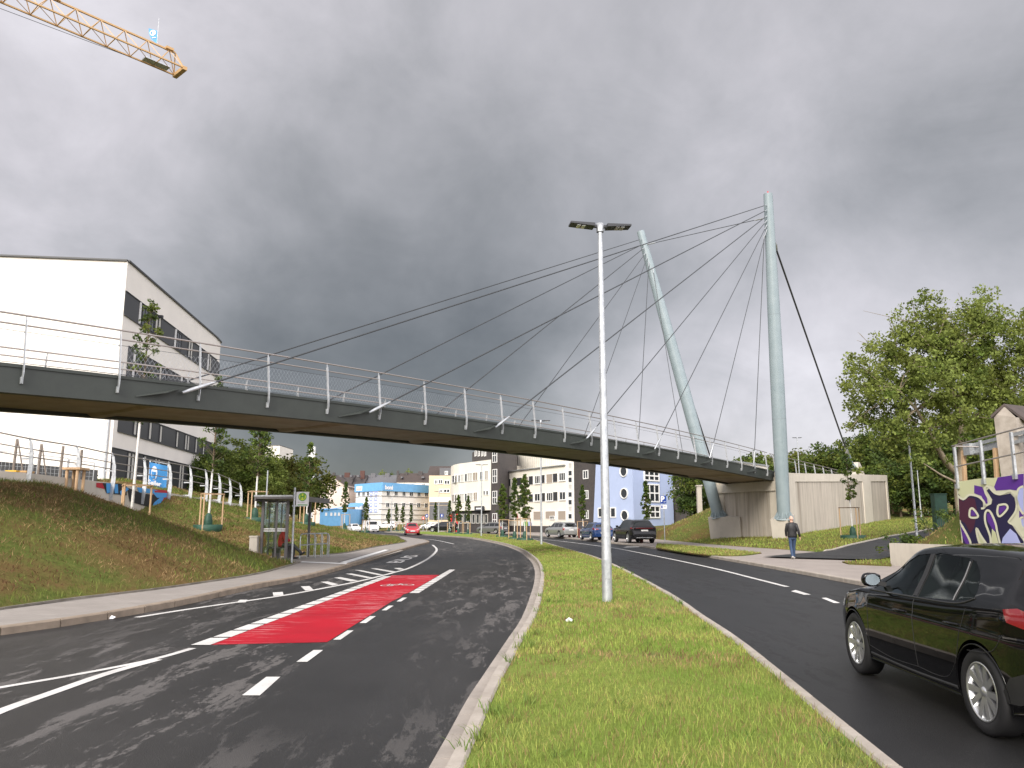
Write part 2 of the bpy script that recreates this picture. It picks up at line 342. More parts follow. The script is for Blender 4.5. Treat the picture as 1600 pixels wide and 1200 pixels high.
# ------------------------------------------------------------------ mesh builder
def tag(o, label=None, cat=None, group=None, kind=None):
    if label: o['label'] = label
    if cat: o['category'] = cat
    if group: o['group'] = group
    if kind: o['kind'] = kind
    return o
def thing(name, label, cat, loc=(0, 0, 0), rz=0.0, group=None):
    o = bpy.data.objects.new(name, None); COL.objects.link(o); o.location = loc; o.rotation_euler = (0, 0, rz); o.empty_display_size = .2
    return tag(o, label, cat, group)
def copy_tree(o, parent=None):
    c = o.copy(); COL.objects.link(c); c.parent = parent
    for ch in list(o.children): copy_tree(ch, c)
    return c
class MB:
    def __init__(s): s.v = []; s.f = []; s.m = []; s.mi = 0; s.smooth = []
    def add(s, vs, fs, smooth=False):
        b = len(s.v); s.v.extend([tuple(v) for v in vs])
        for f in fs: s.f.append(tuple(i + b for i in f)); s.m.append(s.mi); s.smooth.append(smooth)
        return s
    def box(s, c, d, rz=0.0, rot=None):
        hx, hy, hz = d[0] / 2, d[1] / 2, d[2] / 2
        vs = [Vector((x, y, z)) for z in (-hz, hz) for y in (-hy, hy) for x in (-hx, hx)]
        Rm = rot if rot is not None else Matrix.Rotation(rz, 3, 'Z')
        vs = [Rm @ v + Vector(c) for v in vs]
        return s.add(vs, [(0, 2, 3, 1), (4, 5, 7, 6), (0, 1, 5, 4), (1, 3, 7, 5), (3, 2, 6, 7), (2, 0, 4, 6)])
    def bar(s, a, b, w, h, up=(0, 0, 1)):
        a, b = Vector(a), Vector(b); t = (b - a); L = t.length; t.normalize(); u = Vector(up); x = t.cross(u)
        if x.length < 1e-4: x = t.cross(Vector((1, 0, 0)))
        x.normalize(); u = x.cross(t)
        vs = [p + x * sx * w / 2 + u * su * h / 2 for p in (a, b) for su in (-1, 1) for sx in (-1, 1)]
        return s.add(vs, [(0, 2, 3, 1), (4, 5, 7, 6), (0, 1, 5, 4), (1, 3, 7, 5), (3, 2, 6, 7), (2, 0, 4, 6)])
    def tube(s, pts, r, n=8, cap=True):
        pts = [Vector(p) for p in pts]; rs = r if isinstance(r, (list, tuple)) else [r] * len(pts)
        rings = []; px = None
        for i, p in enumerate(pts):
            t = (pts[min(i + 1, len(pts) - 1)] - pts[max(i - 1, 0)]).normalized()
            if px is None:
                px = t.cross(Vector((0, 0, 1)))
                if px.length < 1e-3: px = t.cross(Vector((1, 0, 0)))
            px = (px - t * px.dot(t)).normalized(); py = t.cross(px)
            rings.append([p + (px * math.cos(2 * math.pi * k / n) + py * math.sin(2 * math.pi * k / n)) * rs[i] for k in range(n)])
        vs = [v for q in rings for v in q]; fs = []
        for i in range(len(pts) - 1):
            for k in range(n):
                a = i * n + k; b = i * n + (k + 1) % n; fs.append((a, b, b + n, a + n))
        s.add(vs, fs, True)
        if cap:
            s.add(rings[0], [tuple(range(n))[::-1]]); s.add(rings[-1], [tuple(range(n))])
        return s
    def prism(s, poly, z0, z1, bottom=False):
        n = len(poly)
        a = sum(poly[i][0] * poly[(i + 1) % n][1] - poly[(i + 1) % n][0] * poly[i][1] for i in range(n))
        if a < 0: poly = poly[::-1]
        vs = [(x, y, z0) for x, y in poly] + [(x, y, z1) for x, y in poly]
        fs = [tuple(range(n, 2 * n))] + [(i, (i + 1) % n, (i + 1) % n + n, i + n) for i in range(n)]
        if bottom: fs.append(tuple(range(n))[::-1])
        return s.add(vs, fs)
    def lathe(s, prof, n=24, c=(0, 0, 0), rot=None, smooth=True):
        vs = []; Rm = rot or Matrix.Identity(3)
        for (r, z) in prof:
            for k in range(n):
                a = 2 * math.pi * k / n; vs.append(Rm @ Vector((r * math.cos(a), r * math.sin(a), z)) + Vector(c))
        fs = [(i * n + k, i * n + (k + 1) % n, (i + 1) * n + (k + 1) % n, (i + 1) * n + k) for i in range(len(prof) - 1) for k in range(n)]
        return s.add(vs, fs, smooth)
    def build(s, name, mats, parent=None, W=False, tri=False):
        me = bpy.data.meshes.new(name); vs = s.v
        if W and parent is not None:
            inv = (Matrix.Translation(parent.location) @ Matrix.Rotation(parent.rotation_euler.z, 4, 'Z')).inverted()
            vs = [inv @ Vector(v) for v in vs]
        me.from_pydata([tuple(v) for v in vs], [], s.f)
        for mt in (mats if isinstance(mats, (list, tuple)) else [mats]): me.materials.append(MAT[mt] if isinstance(mt, str) else mt)
        me.polygons.foreach_set('material_index', s.m); me.polygons.foreach_set('use_smooth', s.smooth)
        if tri or any(len(f) > 4 for f in s.f):
            bm = bmesh.new(); bm.from_mesh(me); bmesh.ops.triangulate(bm, faces=[f for f in bm.faces if len(f.verts) > 4]); bm.to_mesh(me); bm.free()
        me.update()
        o = bpy.data.objects.new(name, me); COL.objects.link(o); o.parent = parent
        return o
def text_mesh(txt, size, M, name, parent=None, mw=None, bold=0.0, extrude=.004):
    cu = bpy.data.curves.new(name, 'FONT'); cu.body = txt; cu.size = size; cu.align_x = 'CENTER'; cu.align_y = 'CENTER'; cu.extrude = extrude; cu.offset = bold; cu.resolution_u = 3
    to = bpy.data.objects.new(name, cu); COL.objects.link(to)
    bpy.context.view_layer.update()
    me = bpy.data.meshes.new_from_object(to.evaluated_get(bpy.context.evaluated_depsgraph_get())); bpy.data.objects.remove(to); me.materials.clear(); me.materials.append(MAT[M])
    o = bpy.data.objects.new(name, me); COL.objects.link(o)
    if mw is not None: me.transform(mw)
    o.parent = parent
    return o
def frame(origin, xdir, up=(0, 0, 1)):
    """matrix whose X runs along xdir, Y along up, Z out of the face"""
    x = Vector(xdir).normalized(); y = Vector(up).normalized(); z = x.cross(y)
    m_ = Matrix((x, y, z)).transposed().to_4x4(); m_.translation = Vector(origin); return m_
def catmull(pts, k=6):
    P_ = [Vector(p) for p in pts]; out = []
    for i in range(len(P_) - 1):
        p0 = P_[max(i - 1, 0)]; p1 = P_[i]; p2 = P_[i + 1]; p3 = P_[min(i + 2, len(P_) - 1)]
        for j in range(k):
            t = j / k
            out.append(.5 * ((2 * p1) + (p2 - p0) * t + (2 * p0 - 5 * p1 + 4 * p2 - p3) * t * t + (3 * p1 - p0 - 3 * p2 + p3) * t ** 3))
    out.append(P_[-1]); return out
def resample(pts, step):
    P_ = [Vector(p) for p in pts]; out = [P_[0]]; need = step
    for i in range(len(P_) - 1):
        a, b = P_[i], P_[i + 1]; L = (b - a).length; pos = 0
        while L - pos >= need: pos += need; out.append(a + (b - a) * (pos / L)); need = step
        need -= (L - pos)
    return out
def offset(pts, d):
    out = []
    for i in range(len(pts)):
        t = (pts[min(i + 1, len(pts) - 1)] - pts[max(i - 1, 0)]); t = Vector((t.x, t.y)).normalized(); out.append(Vector((pts[i].x - t.y * d, pts[i].y + t.x * d)))
    return out
# ------------------------------------------------------------------ plan of the place (metres; X right, Y ahead)
def gpts(px, z): return [Vector(G(x, y, z)) for x, y in px]
def extend_start(P_, d):
    t = (P_[0] - P_[1]).normalized(); return [P_[0] + t * d, P_[0] + t * d * .66, P_[0] + t * d * .33] + P_
def extend_end(P_, d): return P_ + [P_[-1] + (P_[-1] - P_[-2]).normalized() * d]
LK = gpts([(0, 993), (100, 979), (200, 962.5), (300, 943), (400, 920), (484, 904), (549, 885.6), (590, 873.5), (625.5, 862), (655, 853), (667, 850)], 0)
LK = extend_start(LK, 14)
LKfar = gpts([(671, 848.3), (664, 845.5), (649, 843), (625, 839.5), (604, 836.8)], 0) + [Vector((-26, 104)), Vector((-45, 114)), Vector((-85, 126))]
LKs = catmull(LK + LKfar, 6)
LBn = extend_start(gpts([(0, 952), (113, 936), (227, 923), (312, 911), (400, 897), (449, 884), (470, 878)], .12), 14)
LBpad = [Vector((-8.85, 29.6)), Vector((-11.4, 30.6)), Vector((-12.1, 34.0)), Vector((-10.4, 35.6))]
LBf = gpts([(510, 866.5), (541, 863.5), (589, 854), (625, 848.5), (634, 846), (627, 842), (600, 835.5)], .12) + [Vector((-28, 100)), Vector((-46, 110)), Vector((-86, 122))]
LB = catmull(LBn, 4) + LBpad + catmull(LBf, 4)
RKn = gpts([(880, 841.5), (916, 844.5), (952, 849), (994, 853.5), (1035, 860), (1090, 868.5), (1134, 876), (1227.5, 892.8), (1340, 914)], 0)
RK = [Vector((-62, 136)), Vector((-30, 128))] + gpts([(700, 830), (740, 831.5), (780, 833.5), (820, 836.3), (850, 838.6)], 0) + RKn
RK = RK + [Vector((8.95, 12)), Vector((8.6, 4)), Vector((8.0, -12))]
RKs = catmull(RK, 6)                                   # runs from far to near
RB = [Vector((-62, 138)), Vector((-30, 131)), Vector((-12, 128)), Vector((3.5, 112)), Vector((11, 92)), Vector((12.6, 66)), Vector((13.6, 52)), Vector((15.2, 42.5)), Vector((15.4, 37.5)), Vector((13.7, 31.5)), Vector((13.5, 28.9)), Vector((13.5, 12)), Vector((13.0, -12))]
RBs = catmull(RB, 5)
ISL = gpts([(723, 1200), (756, 1124), (778.5, 1070), (800.7, 1029), (822.8, 988), (840, 956), (848, 924.5), (850.7, 899), (846.6, 881.7), (835.5, 869), (813, 856), (781.7, 847), (737, 839.6), (690, 836.4), (656.8, 834.3), (632, 832.3), (600, 830.3)], .12)
ISL = extend_start(ISL, 9)
ISR = gpts([(1380, 1197), (1280, 1113), (1200, 1045), (1140, 996), (1087, 960), (1035, 924), (956, 882), (918, 867), (884, 857.5), (830, 842.6), (779, 835.5), (720, 831.8), (660, 829.8), (602, 829.6)], .12)
ISR = extend_start(ISR, 9)
ISLs = catmull(ISL, 6); ISRs = catmull(ISR, 6)

def sdist(X, Y, line):
    """signed distance to a polyline, positive to the left of its direction"""
    P_ = np.array([(p.x, p.y) for p in line]); best = np.full(X.shape, 1e9); sg = np.ones(X.shape)
    for a, b in zip(P_[:-1], P_[1:]):
        ab = b - a; L2 = max(ab @ ab, 1e-9); t = np.clip(((X - a[0]) * ab[0] + (Y - a[1]) * ab[1]) / L2, 0, 1)
        dx = X - a[0] - t * ab[0]; dy = Y - a[1] - t * ab[1]; dd = np.hypot(dx, dy)
        cr = ab[0] * (Y - a[1]) - ab[1] * (X - a[0]); m_ = dd < best - 1e-7
        best = np.where(m_, dd, best); sg = np.where(m_, np.sign(cr), sg)
    return best * sg
def vnoise(X, Y, s, seed=0):
    h = lambda a, b: (np.sin(a * 127.1 + b * 311.7 + seed * 17.3) * 43758.5453) % 1.0
    x = X / s; y = Y / s; xi = np.floor(x); yi = np.floor(y); fx = x - xi; fy = y - yi; fx = fx * fx * (3 - 2 * fx); fy = fy * fy * (3 - 2 * fy)
    return (h(xi, yi) * (1 - fx) + h(xi + 1, yi) * fx) * (1 - fy) + (h(xi, yi + 1) * (1 - fx) + h(xi + 1, yi + 1) * fx) * fy - .5
def sstep(a, b, x):
    t = np.clip((x - a) / (b - a), 0, 1); return t * t * (3 - 2 * t)
def inside(X, Y, poly):
    c = np.zeros(X.shape, bool); n = len(poly)
    for i in range(n):
        x1, y1 = poly[i]; x2, y2 = poly[(i + 1) % n]
        if y1 == y2: continue
        k = ((y1 > Y) != (y2 > Y)) & (X < (x2 - x1) * (Y - y1) / (y2 - y1) + x1); c ^= k
    return c
LBc = catmull(LBn, 3) + LBpad + catmull(LBf, 3); RBc = catmull(RB, 3)
LB_AREA = [(p.x, p.y) for p in LBc] + [(-1200, 200), (-1200, -60), (LBc[0].x, -60)]
def terrain(X, Y):
    X = np.asarray(X, float); Y = np.asarray(Y, float)
    dL = np.abs(sdist(X, Y, LBc)) * np.where(inside(X, Y, LB_AREA), 1, -1); dR = sdist(X, Y, RBc)
    slope = np.interp(Y, [0, 26, 33, 38, 46, 60, 80, 100], [.42, .42, .36, .27, .25, .19, .10, .06])
    cap = np.interp(Y, [0, 26, 30, 34, 40, 50, 60, 90], [2.9, 2.75, 2.6, 3.1, 3.1, 3.2, 2.6, 1.8])
    h = np.where(dL > 0, slope * dL, .5 * dL)
    h = cap - np.log1p(np.exp(-(h - cap) * -3.0) ) / 3.0 if False else -np.log(np.exp(-4 * h.clip(-20, 50)) + np.exp(-4 * cap)) / 4
    h = h + np.where(dL > .3, np.minimum(dL * .12, 1) * (vnoise(X, Y, 1.7) * .22 + vnoise(X, Y, .7, 3) * .10), 0)
    # the plateau by the white building climbs a little further back
    h = h + sstep(6, 14, dL) * .7 * sstep(34, 44, Y) * sstep(80, 60, Y)
    left = h + .10
    r = .10 + sstep(125, 100, Y) * np.where(dR > 0, .045 * np.minimum(dR, 60) + .012 * np.clip(Y - 36, 0, 90) * sstep(0, 6, dR), 0) + np.where(dR > 0, 0, .5 * dR)
    # grassed fill beside the abutment
    ax, ay, bx, by = 22., 71., 46., 104.
    t = np.clip(((X - ax) * (bx - ax) + (Y - ay) * (by - ay)) / ((bx - ax) ** 2 + (by - ay) ** 2), 0, 1)
    dm = np.hypot(X - ax - t * (bx - ax), Y - ay - t * (by - ay))
    mound = 4.6 - .42 * dm; mound = np.where((X + 11.588) * -.7837 + (Y - 18.434) * .6211 > 2.0, mound, -5.0); mound = np.where(Y > 63 - (X - 16) * 0, mound, mound - (63 - Y) * 1.0)
    r = np.where(dR > .5, np.maximum(r, np.minimum(mound, 4.4)), r)
    # heap of earth beside the painted wall
    d2 = np.hypot((X - 18.8) / 1.0, (Y - 29.4) / 1.2); r = np.where(dR > .5, np.maximum(r, np.minimum(3.4 - .75 * d2, 2.7)), r)
    r = np.where((X > 16) & (Y < 30), np.maximum(r, np.minimum(2.6, .1 + (X - 15.9) * 3.0)), r)
    r = r + np.where(dR > 1, (vnoise(X, Y, 2.3, 5) * .08), 0)
    r = r + sstep(100, 150, Y) * sstep(28, 50, X) * 5.0
    far = np.where(Y > 131, .10 + .019 * (Y - 131), -.5)
    z = np.maximum(np.maximum(left, r), far)
    z = np.maximum(z, -.12)
    return np.minimum(z, 9.0)
def tz(x, y): return float(terrain(np.array([x]), np.array([y]))[0])
def on_ground(px, py, lo=3.0, hi=260.0, extra=0.0):
    d = ray(px, py); Ys = np.linspace(lo, hi, 3000); ts = Ys / d.y; X = d.x * ts; Z = CH + d.z * ts
    H = np.maximum(terrain(X, Ys), 0.0); idx = np.nonzero(Z <= H + extra)[0]
    i = idx[0] if len(idx) else len(Ys) - 1
    return Vector((X[i], Ys[i], H[i]))
def ground_mesh():
    xs = np.concatenate([[-900, -500, -300, -200, -140, -110, -90, -75, -62, -52, -45], np.arange(-40, -26, 1.0), np.arange(-26, -4, .3), np.arange(-4, 9, 1.2), np.arange(9, 34, .4), np.arange(34, 60, 1.2), [64, 70, 80, 95, 115, 150, 200, 300, 500, 900]])
    ys = np.concatenate([[-900, -400, -200, -80, -40, -20, -10], np.arange(-4, 4, 1.), np.arange(4, 44, .33), np.arange(44, 80, .7), np.arange(80, 140, 1.8), [144, 150, 158, 170, 185, 205, 230, 260, 300, 400, 600, 1000, 1800]])
    X, Y = np.meshgrid(xs, ys); Z = terrain(X, Y); ny, nx = X.shape
    v = np.stack([X, Y, Z], -1).reshape(-1, 3); i = np.arange(ny * nx).reshape(ny, nx)
    f = np.stack([i[:-1, :-1], i[:-1, 1:], i[1:, 1:], i[1:, :-1]], -1).reshape(-1, 4)
    me = bpy.data.meshes.new('ground'); me.from_pydata(v.tolist(), [], f.tolist()); me.materials.append(MAT['grass_ground']); me.polygons.foreach_set('use_smooth', [True] * len(f))
    o = bpy.data.objects.new('ground', me); COL.objects.link(o); tag(o, kind='structure')
ground_mesh()
def struct(mb, name, m_, kind='structure'):
    o = mb.build(name, m_, tri=True); o['kind'] = kind; return o
# asphalt: left carriageway and right carriageway, meeting under the island
mid = [Vector(((a.x + b.x) / 2, (a.y + b.y) / 2)) for a, b in zip(resample(ISLs, 3.0)[:45], resample(ISRs, 3.0)[:45])]
mid = [Vector((.2, -14))] + [p for p in mid if p.y > 0] + [Vector((-28, 124)), Vector((-62, 131))]
struct(MB().prism([(p.x, p.y) for p in offset(LKs, .05)] + [(p.x, p.y) for p in mid[::-1]], -.08, 0.0), 'road', 'asphalt_left')
struct(MB().prism([(p.x, p.y) for p in mid] + [(p.x, p.y) for p in offset(RKs, .3)], -.08, 0.0), 'road', 'asphalt_right')
def ribbon_poly(line, d0, d1):
    a = offset(line, d0); b = offset(line, d1); return [(p.x, p.y) for p in a] + [(p.x, p.y) for p in b[::-1]]
# left pavement slab
LKin = offset(LKs, .14)
struct(MB().prism([(p.x, p.y) for p in LKin] + [(p.x, p.y) for p in LB[::-1]], -.12, .115), 'pavement', 'paving_grey')
RKin = offset(RKs, .16)
struct(MB().prism([(p.x, p.y) for p in RKin] + [(p.x, p.y) for p in RBs[::-1]], -.12, .105), 'pavement', 'paving_right')
# kerbs of separate stones
def kerb(line, w, z1, side, step, name, m_, z0=-.05, gap=.012, ymax=130, jitter=.003):
    P_ = [p for p in resample(line, step)]; mb = MB(); inner = offset(P_, side * w)
    for i in range(len(P_) - 1):
        if P_[i].y > ymax: continue
        a, b, c, d = P_[i], P_[i + 1], inner[i + 1], inner[i]; g = gap / step; dz = random.uniform(-jitter, jitter)
        a2, b2 = a.lerp(b, g), b.lerp(a, g); d2, c2 = d.lerp(c, g), c.lerp(d, g); z = z1 + dz; ch = .018
        fr = lambda p, q, k: p.lerp(q, k / w)
        q0 = [(a2, z0), (a2, z - ch), (fr(a2, d2, ch), z), (d2, z), (d2, z0)]; q1 = [(b2, z0), (b2, z - ch), (fr(b2, c2, ch), z), (c2, z), (c2, z0)]
        vs = [(p.x, p.y, h) for p, h in q0 + q1]
        mb.add(vs, [(0, 5, 6, 1), (1, 6, 7, 2), (2, 7, 8, 3), (3, 8, 9, 4), (0, 1, 2, 3, 4), (9, 8, 7, 6, 5)])
    o = mb.build(name, m_, tri=True); o['kind'] = 'structure'; return o
kerb(LKs, .15, .125, 1, 1.0, 'kerb', 'kerb_old')
kerb(RKs, .16, .115, 1, 1.0, 'kerb', 'kerb', ymax=110)
kerb(ISLs, .105, .13, 1, 1.0, 'kerb', 'kerb')      # island, left side
kerb(ISRs, .10, .13, -1, 1.0, 'kerb', 'kerb')
kerb(catmull(LBn, 4), .07, .155, -1, 1.0, 'kerb', 'edging', z0=.0)
kerb(catmull(LBf, 4), .07, .155, -1, 1.0, 'kerb', 'edging', z0=.0, ymax=90)
kerb([LB[len(catmull(LBn, 4)) - 1]] + LBpad[:2], .07, .15, -1, .8, 'kerb', 'edging', z0=.0)
# setts in the gutter along the island
gl = offset(ISLs, .47)
def gutter():
    a = resample(offset(ISLs, .112), .32); b = offset(a, .17); mb = MB()
    for i in range(len(a) - 1):
        if a[i].y > 75: break
        p = [a[i].lerp(a[i + 1], .012), a[i + 1].lerp(a[i], .012), b[i + 1].lerp(b[i], .012), b[i].lerp(b[i + 1], .012)]
        mb.prism([(q.x, q.y) for q in p], -.02, .006 + random.uniform(-.001, .001))
    o = mb.build('gutter', 'gutter', tri=True); o['kind'] = 'structure'
gutter()
# island lawn (soil body) gently domed
def island():
    a = resample(offset(ISLs, .02), 1.0); b = resample(offset(ISRs, -.02), 1.0)
    def at(line, y):
        for p, q in zip(line[:-1], line[1:]):
            if (p.y <= y <= q.y): return p.lerp(q, (y - p.y) / max(q.y - p.y, 1e-6)).x
        return line[-1].x
    ys = np.concatenate([np.arange(-2, 30, .5), np.arange(30, 118, 1.5)]); vs = []; K = 10
    for y in ys:
        xa, xb = at(a, y), at(b, y)
        for k in range(K + 1):
            t = k / K; x = xa + (xb - xa) * t; h = .10 + .06 * math.sin(math.pi * t) + float(vnoise(np.array(x), np.array(y), 1.1, 9)) * .03 * min(1, 4 * t * (1 - t) * 3)
            vs.append((x, y, h))
    fs = [(j * (K + 1) + k, j * (K + 1) + k + 1, (j + 1) * (K + 1) + k + 1, (j + 1) * (K + 1) + k) for j in range(len(ys) - 1) for k in range(K)]
    o = MB().add(vs, fs, True).build('traffic_island', 'island_ground'); o['kind'] = 'structure'
    return at, a, b
isl_at, isl_a, isl_b = island()

# ------------------------------------------------------------------ painted markings, sheets 4 mm above the asphalt
def flat(polys, name, m_, z=.004):
    mb = MB()
    for q in polys:
        n = len(q); a = sum(q[i][0] * q[(i + 1) % n][1] - q[(i + 1) % n][0] * q[i][1] for i in range(n))
        mb.add([(x, y, z) for x, y in (q if a > 0 else q[::-1])], [tuple(range(n))])
    o = mb.build(name, m_, tri=True); o['kind'] = 'structure'; return o
def pp(pts, z=0): return [G(x, y, z) for x, y in pts]
def line_poly(pts, w, k=6):
    c = catmull([Vector(G(x, y)) for x, y in pts], k); a = offset(c, w / 2); b = offset(c, -w / 2)
    return [[(a[i].x, a[i].y), (a[i + 1].x, a[i + 1].y), (b[i + 1].x, b[i + 1].y), (b[i].x, b[i].y)] for i in range(len(c) - 1)]
r2 = lambda pts: [(300 + x / 3.81, 820 + y / 3.81) for x, y in pts]
flat(line_poly([(-60, 1085), (0, 1074.6), (123, 1053.6), (235, 1031.5), (301.8, 1013)], .10) , 'lane_marking', 'road_white')
flat(line_poly([(-60, 1141), (0, 1112), (85, 1081.5), (170, 1052), (246.5, 1031)], .13), 'lane_marking', 'road_white', .005)
flat(line_poly(r2([(-330, 552), (0, 500), (500, 428), (730, 388), (1000, 335), (1200, 285), (1300, 255), (1400, 205), (1448, 165), (1455, 142), (1432, 120)]), .13), 'lane_marking', 'road_white')
hatch = [[(262, 465), (320, 462), (330, 447), (285, 447)], [(485, 425), (545, 418), (540, 400), (480, 403)], [(675, 392), (722, 387), (700, 365), (648, 367)], [(835, 362), (872, 355), (810, 338), (765, 340)], [(945, 338), (990, 332), (885, 312), (845, 315)],
         [(1040, 317), (1078, 315), (950, 290), (915, 292)], [(1110, 300), (1140, 298), (1005, 270), (968, 270)], [(1185, 283), (1220, 280), (1100, 260), (1060, 260)], [(1235, 268), (1265, 265), (1240, 257), (1200, 258)]]
flat([pp(r2(q)) for q in hatch], 'lane_marking', 'road_white', .003)
flat([pp(q) for q in [[(378, 1087), (406, 1087), (438, 1058), (416, 1058)], [(463, 1034.5), (480, 1034.5), (505, 1016), (490, 1016)], [(520.5, 999.8), (532, 999.8), (552.5, 985.4), (542.8, 985.4)],
      [(561.7, 973.8), (572, 973.8), (587.4, 963), (578, 963)], [(596, 954), (603.7, 954), (615, 946.5), (607.6, 946.5)], [(619.4, 940), (626.8, 940), (636, 934), (629, 934)]]], 'lane_marking', 'road_white')
def ladder(p0, p1, q0, q1, n, gap):
    """n bars filling the strip between the ground lines p0-p1 (one side) and q0-q1 (other side)"""
    a0, a1, b0, b1 = [Vector(G(*p)) for p in (p0, p1, q0, q1)]; out = []
    for i in range(n):
        t0, t1 = i / n, (i + 1 - gap) / n; out.append([tuple(a0.lerp(a1, t0)), tuple(b0.lerp(b1, t0)), tuple(b0.lerp(b1, t1)), tuple(a0.lerp(a1, t1))])
    return out
flat(ladder((639.4, 926.8), (702.4, 890), (654.3, 926.8), (711.5, 890), 14, .13), 'lane_marking', 'road_white')
flat(ladder((298, 1008.5), (600, 900.5), (328, 1008.5), (612, 900.5), 18, .13), 'lane_marking', 'road_white', .008)
flat([pp([(329.5, 1007.8), (511, 1003.7), (613, 939.5), (625.5, 933.5), (630, 929), (638.5, 926.5), (687, 898.4), (612, 899.2)])], 'cycle_lane', 'red_lane')
flat(line_poly([(830, 841.2), (880, 846), (952, 855.3), (980, 860), (1050, 874), (1117.5, 888.6), (1175, 903), (1230, 917)], .14), 'lane_marking', 'road_white')
flat([pp(q) for q in [[(1236, 924), (1256, 929.5), (1267, 929.3), (1243, 922)], [(1283.5, 934.6), (1303, 942.5), (1313, 942.5), (1291, 934)]]], 'lane_marking', 'road_white')
flat(line_poly([(655, 842), (680, 844), (709, 850)], .13), 'lane_marking', 'road_white')
flat([pp([(973, 855.5), (998, 855.0), (1000, 853.9), (980, 854)])], 'lane_marking', 'road_white')
for mx_ in ():
    pass
def ground_text(txt, center, ang, w, h, z=.006):
    t = text_mesh(txt, 1.0, 'road_white', 'lane_marking', bold=.015, extrude=0.0)
    bb = np.array([v.co[:] for v in t.data.vertices]); mn, mx_ = bb.min(0), bb.max(0); c = (mn + mx_) / 2
    t.data.transform(Matrix.Translation((*center, z)) @ Matrix.Rotation(ang, 4, 'Z') @ Matrix.Diagonal((w / (mx_[0] - mn[0]), h / (mx_[1] - mn[1]), 1, 1)) @ Matrix.Translation((-c[0], -c[1], 0)))
    t['kind'] = 'structure'; return t
_a = Vector(G(616, 879)); _b = Vector(G(644, 868.5)); _d = _b - _a      # the word lies along the bay, read from the kerb side
ground_text('BUS', tuple((_a + _b) / 2), math.atan2(_d.y, _d.x), _d.length * 1.1, .62)
# bicycle symbol on the red lane, drawn across the lane
def bicycle_mark():
    o = Vector(G(619, 914.2)); ex = Vector(G(645, 913.2)) - Vector(G(592.7, 915.0)); L = ex.length; ex.normalize(); ey = Vector((-ex.y, ex.x))
    S = L / 1.75; polys = []; SY = 1.25
    def P2(x, y): q = o + ex * x * S + ey * (y - .5) * S * SY; return (q.x, q.y)
    def seg(a, b, w=.07):
        a, b = Vector(a), Vector(b); t = (b - a).normalized(); n = Vector((-t.y, t.x)) * w / 2; polys.append([P2(*(a + n)), P2(*(b + n)), P2(*(b - n)), P2(*(a - n))])
    for cx in (-.54, .54):
        for k in range(20):
            a0, a1 = 2 * math.pi * k / 20, 2 * math.pi * (k + 1) / 20
            polys.append([P2(cx + r * math.cos(a), .33 + r * math.sin(a)) for r, a in ((.33, a0), (.33, a1), (.26, a1), (.26, a0))])
    seg((-.54, .33), (-.2, .8)); seg((-.2, .8), (.36, .8)); seg((.54, .33), (.33, .95)); seg((-.2, .8), (0, .33)); seg((0, .33), (.36, .8)); seg((-.54, .33), (0, .33)); seg((.33, .95), (.5, .98)); seg((-.25, .95), (-.2, .8)); seg((-.34, .95), (-.12, .95))
    flat(polys, 'cycle_marking', 'road_white', .008)
bicycle_mark()
# platform of the bus stop: dark band with pale guidance strips
z_ = .119
flat([pp([(520, 880), (535, 880), (612, 858.8), (600, 858.8)], .12)], 'pavement_band', 'paving_dark', z_)
flat([pp([(531, 878.8), (541, 880), (608, 859.2), (601, 858.8)], .12)], 'guidance_strip', 'white_paint', z_ + .004)
flat([pp([(470, 878.6), (540, 881.8), (543, 880.2), (472, 877.4)], .12)], 'guidance_strip', 'white_paint', z_ + .008)
flat([pp([(547, 884), (625, 860.2), (630, 860), (553, 882)], .12)], 'guidance_strip', 'concrete_light', z_ + .004)
# verge on the right, asphalt foot paths through the lawn
def slab(poly, z0, z1, name, m_): return struct(MB().prism(poly, z0, z1), name, m_)
VERGE1 = [tuple(p) for p in catmull([Vector(p) for p in pp([(1025, 856), (1075, 864), (1120, 868.3), (1160, 868.2), (1190, 864.5)], .12)], 4)] + pp([(1170, 862.3), (1120, 857), (1060, 851.8), (1027, 850)], .12)
slab(VERGE1, .09, .14, 'verge', 'grass_ground')
VERGE2 = pp([(1326, 881.5), (1393, 884.5), (1393, 874)], .12) + pp([(1316, 878.5)], .12)
slab(VERGE2, .09, .15, 'verge', 'grass_ground')
def drape(line, w, name, m_, lift=.03, step=1.0):
    P_ = resample(catmull([Vector(p) for p in line], 6), step); a = offset(P_, w / 2); b = offset(P_, -w / 2); K = 4; vs = []
    for p, q in zip(a, b):
        for k in range(K + 1):
            r = p.lerp(q, k / K); vs.append((r.x, r.y, max(tz(r.x, r.y), .105) + lift))
    fs = [(j * (K + 1) + k, j * (K + 1) + k + 1, (j + 1) * (K + 1) + k + 1, (j + 1) * (K + 1) + k) for j in range(len(P_) - 1) for k in range(K)]
    o = MB().add(vs, fs, True).build(name, m_); o['kind'] = 'structure'; return P_
pA = [(12.4, 33.0), (16, 37.3), (20.5, 42.6), (27, 50), (34, 58), (42, 65), (52, 71), (66, 75)]
pl = drape(pA, 4.6, 'foot_path', 'asphalt_right', .06)
for s_ in (1, -1):
    P_ = resample(catmull([Vector(p) for p in pA], 6), 1.0); mb = MB(); o1 = offset(P_, s_ * 2.34)
    for p, q in zip(o1[3:-1], o1[4:]):
        z1, z2 = tz(p.x, p.y) + .06, tz(q.x, q.y) + .06; mb.bar((p.x, p.y, z1), (q.x, q.y, z2), .08, .12)
    o = mb.build('kerb', 'concrete_light'); o['kind'] = 'structure'

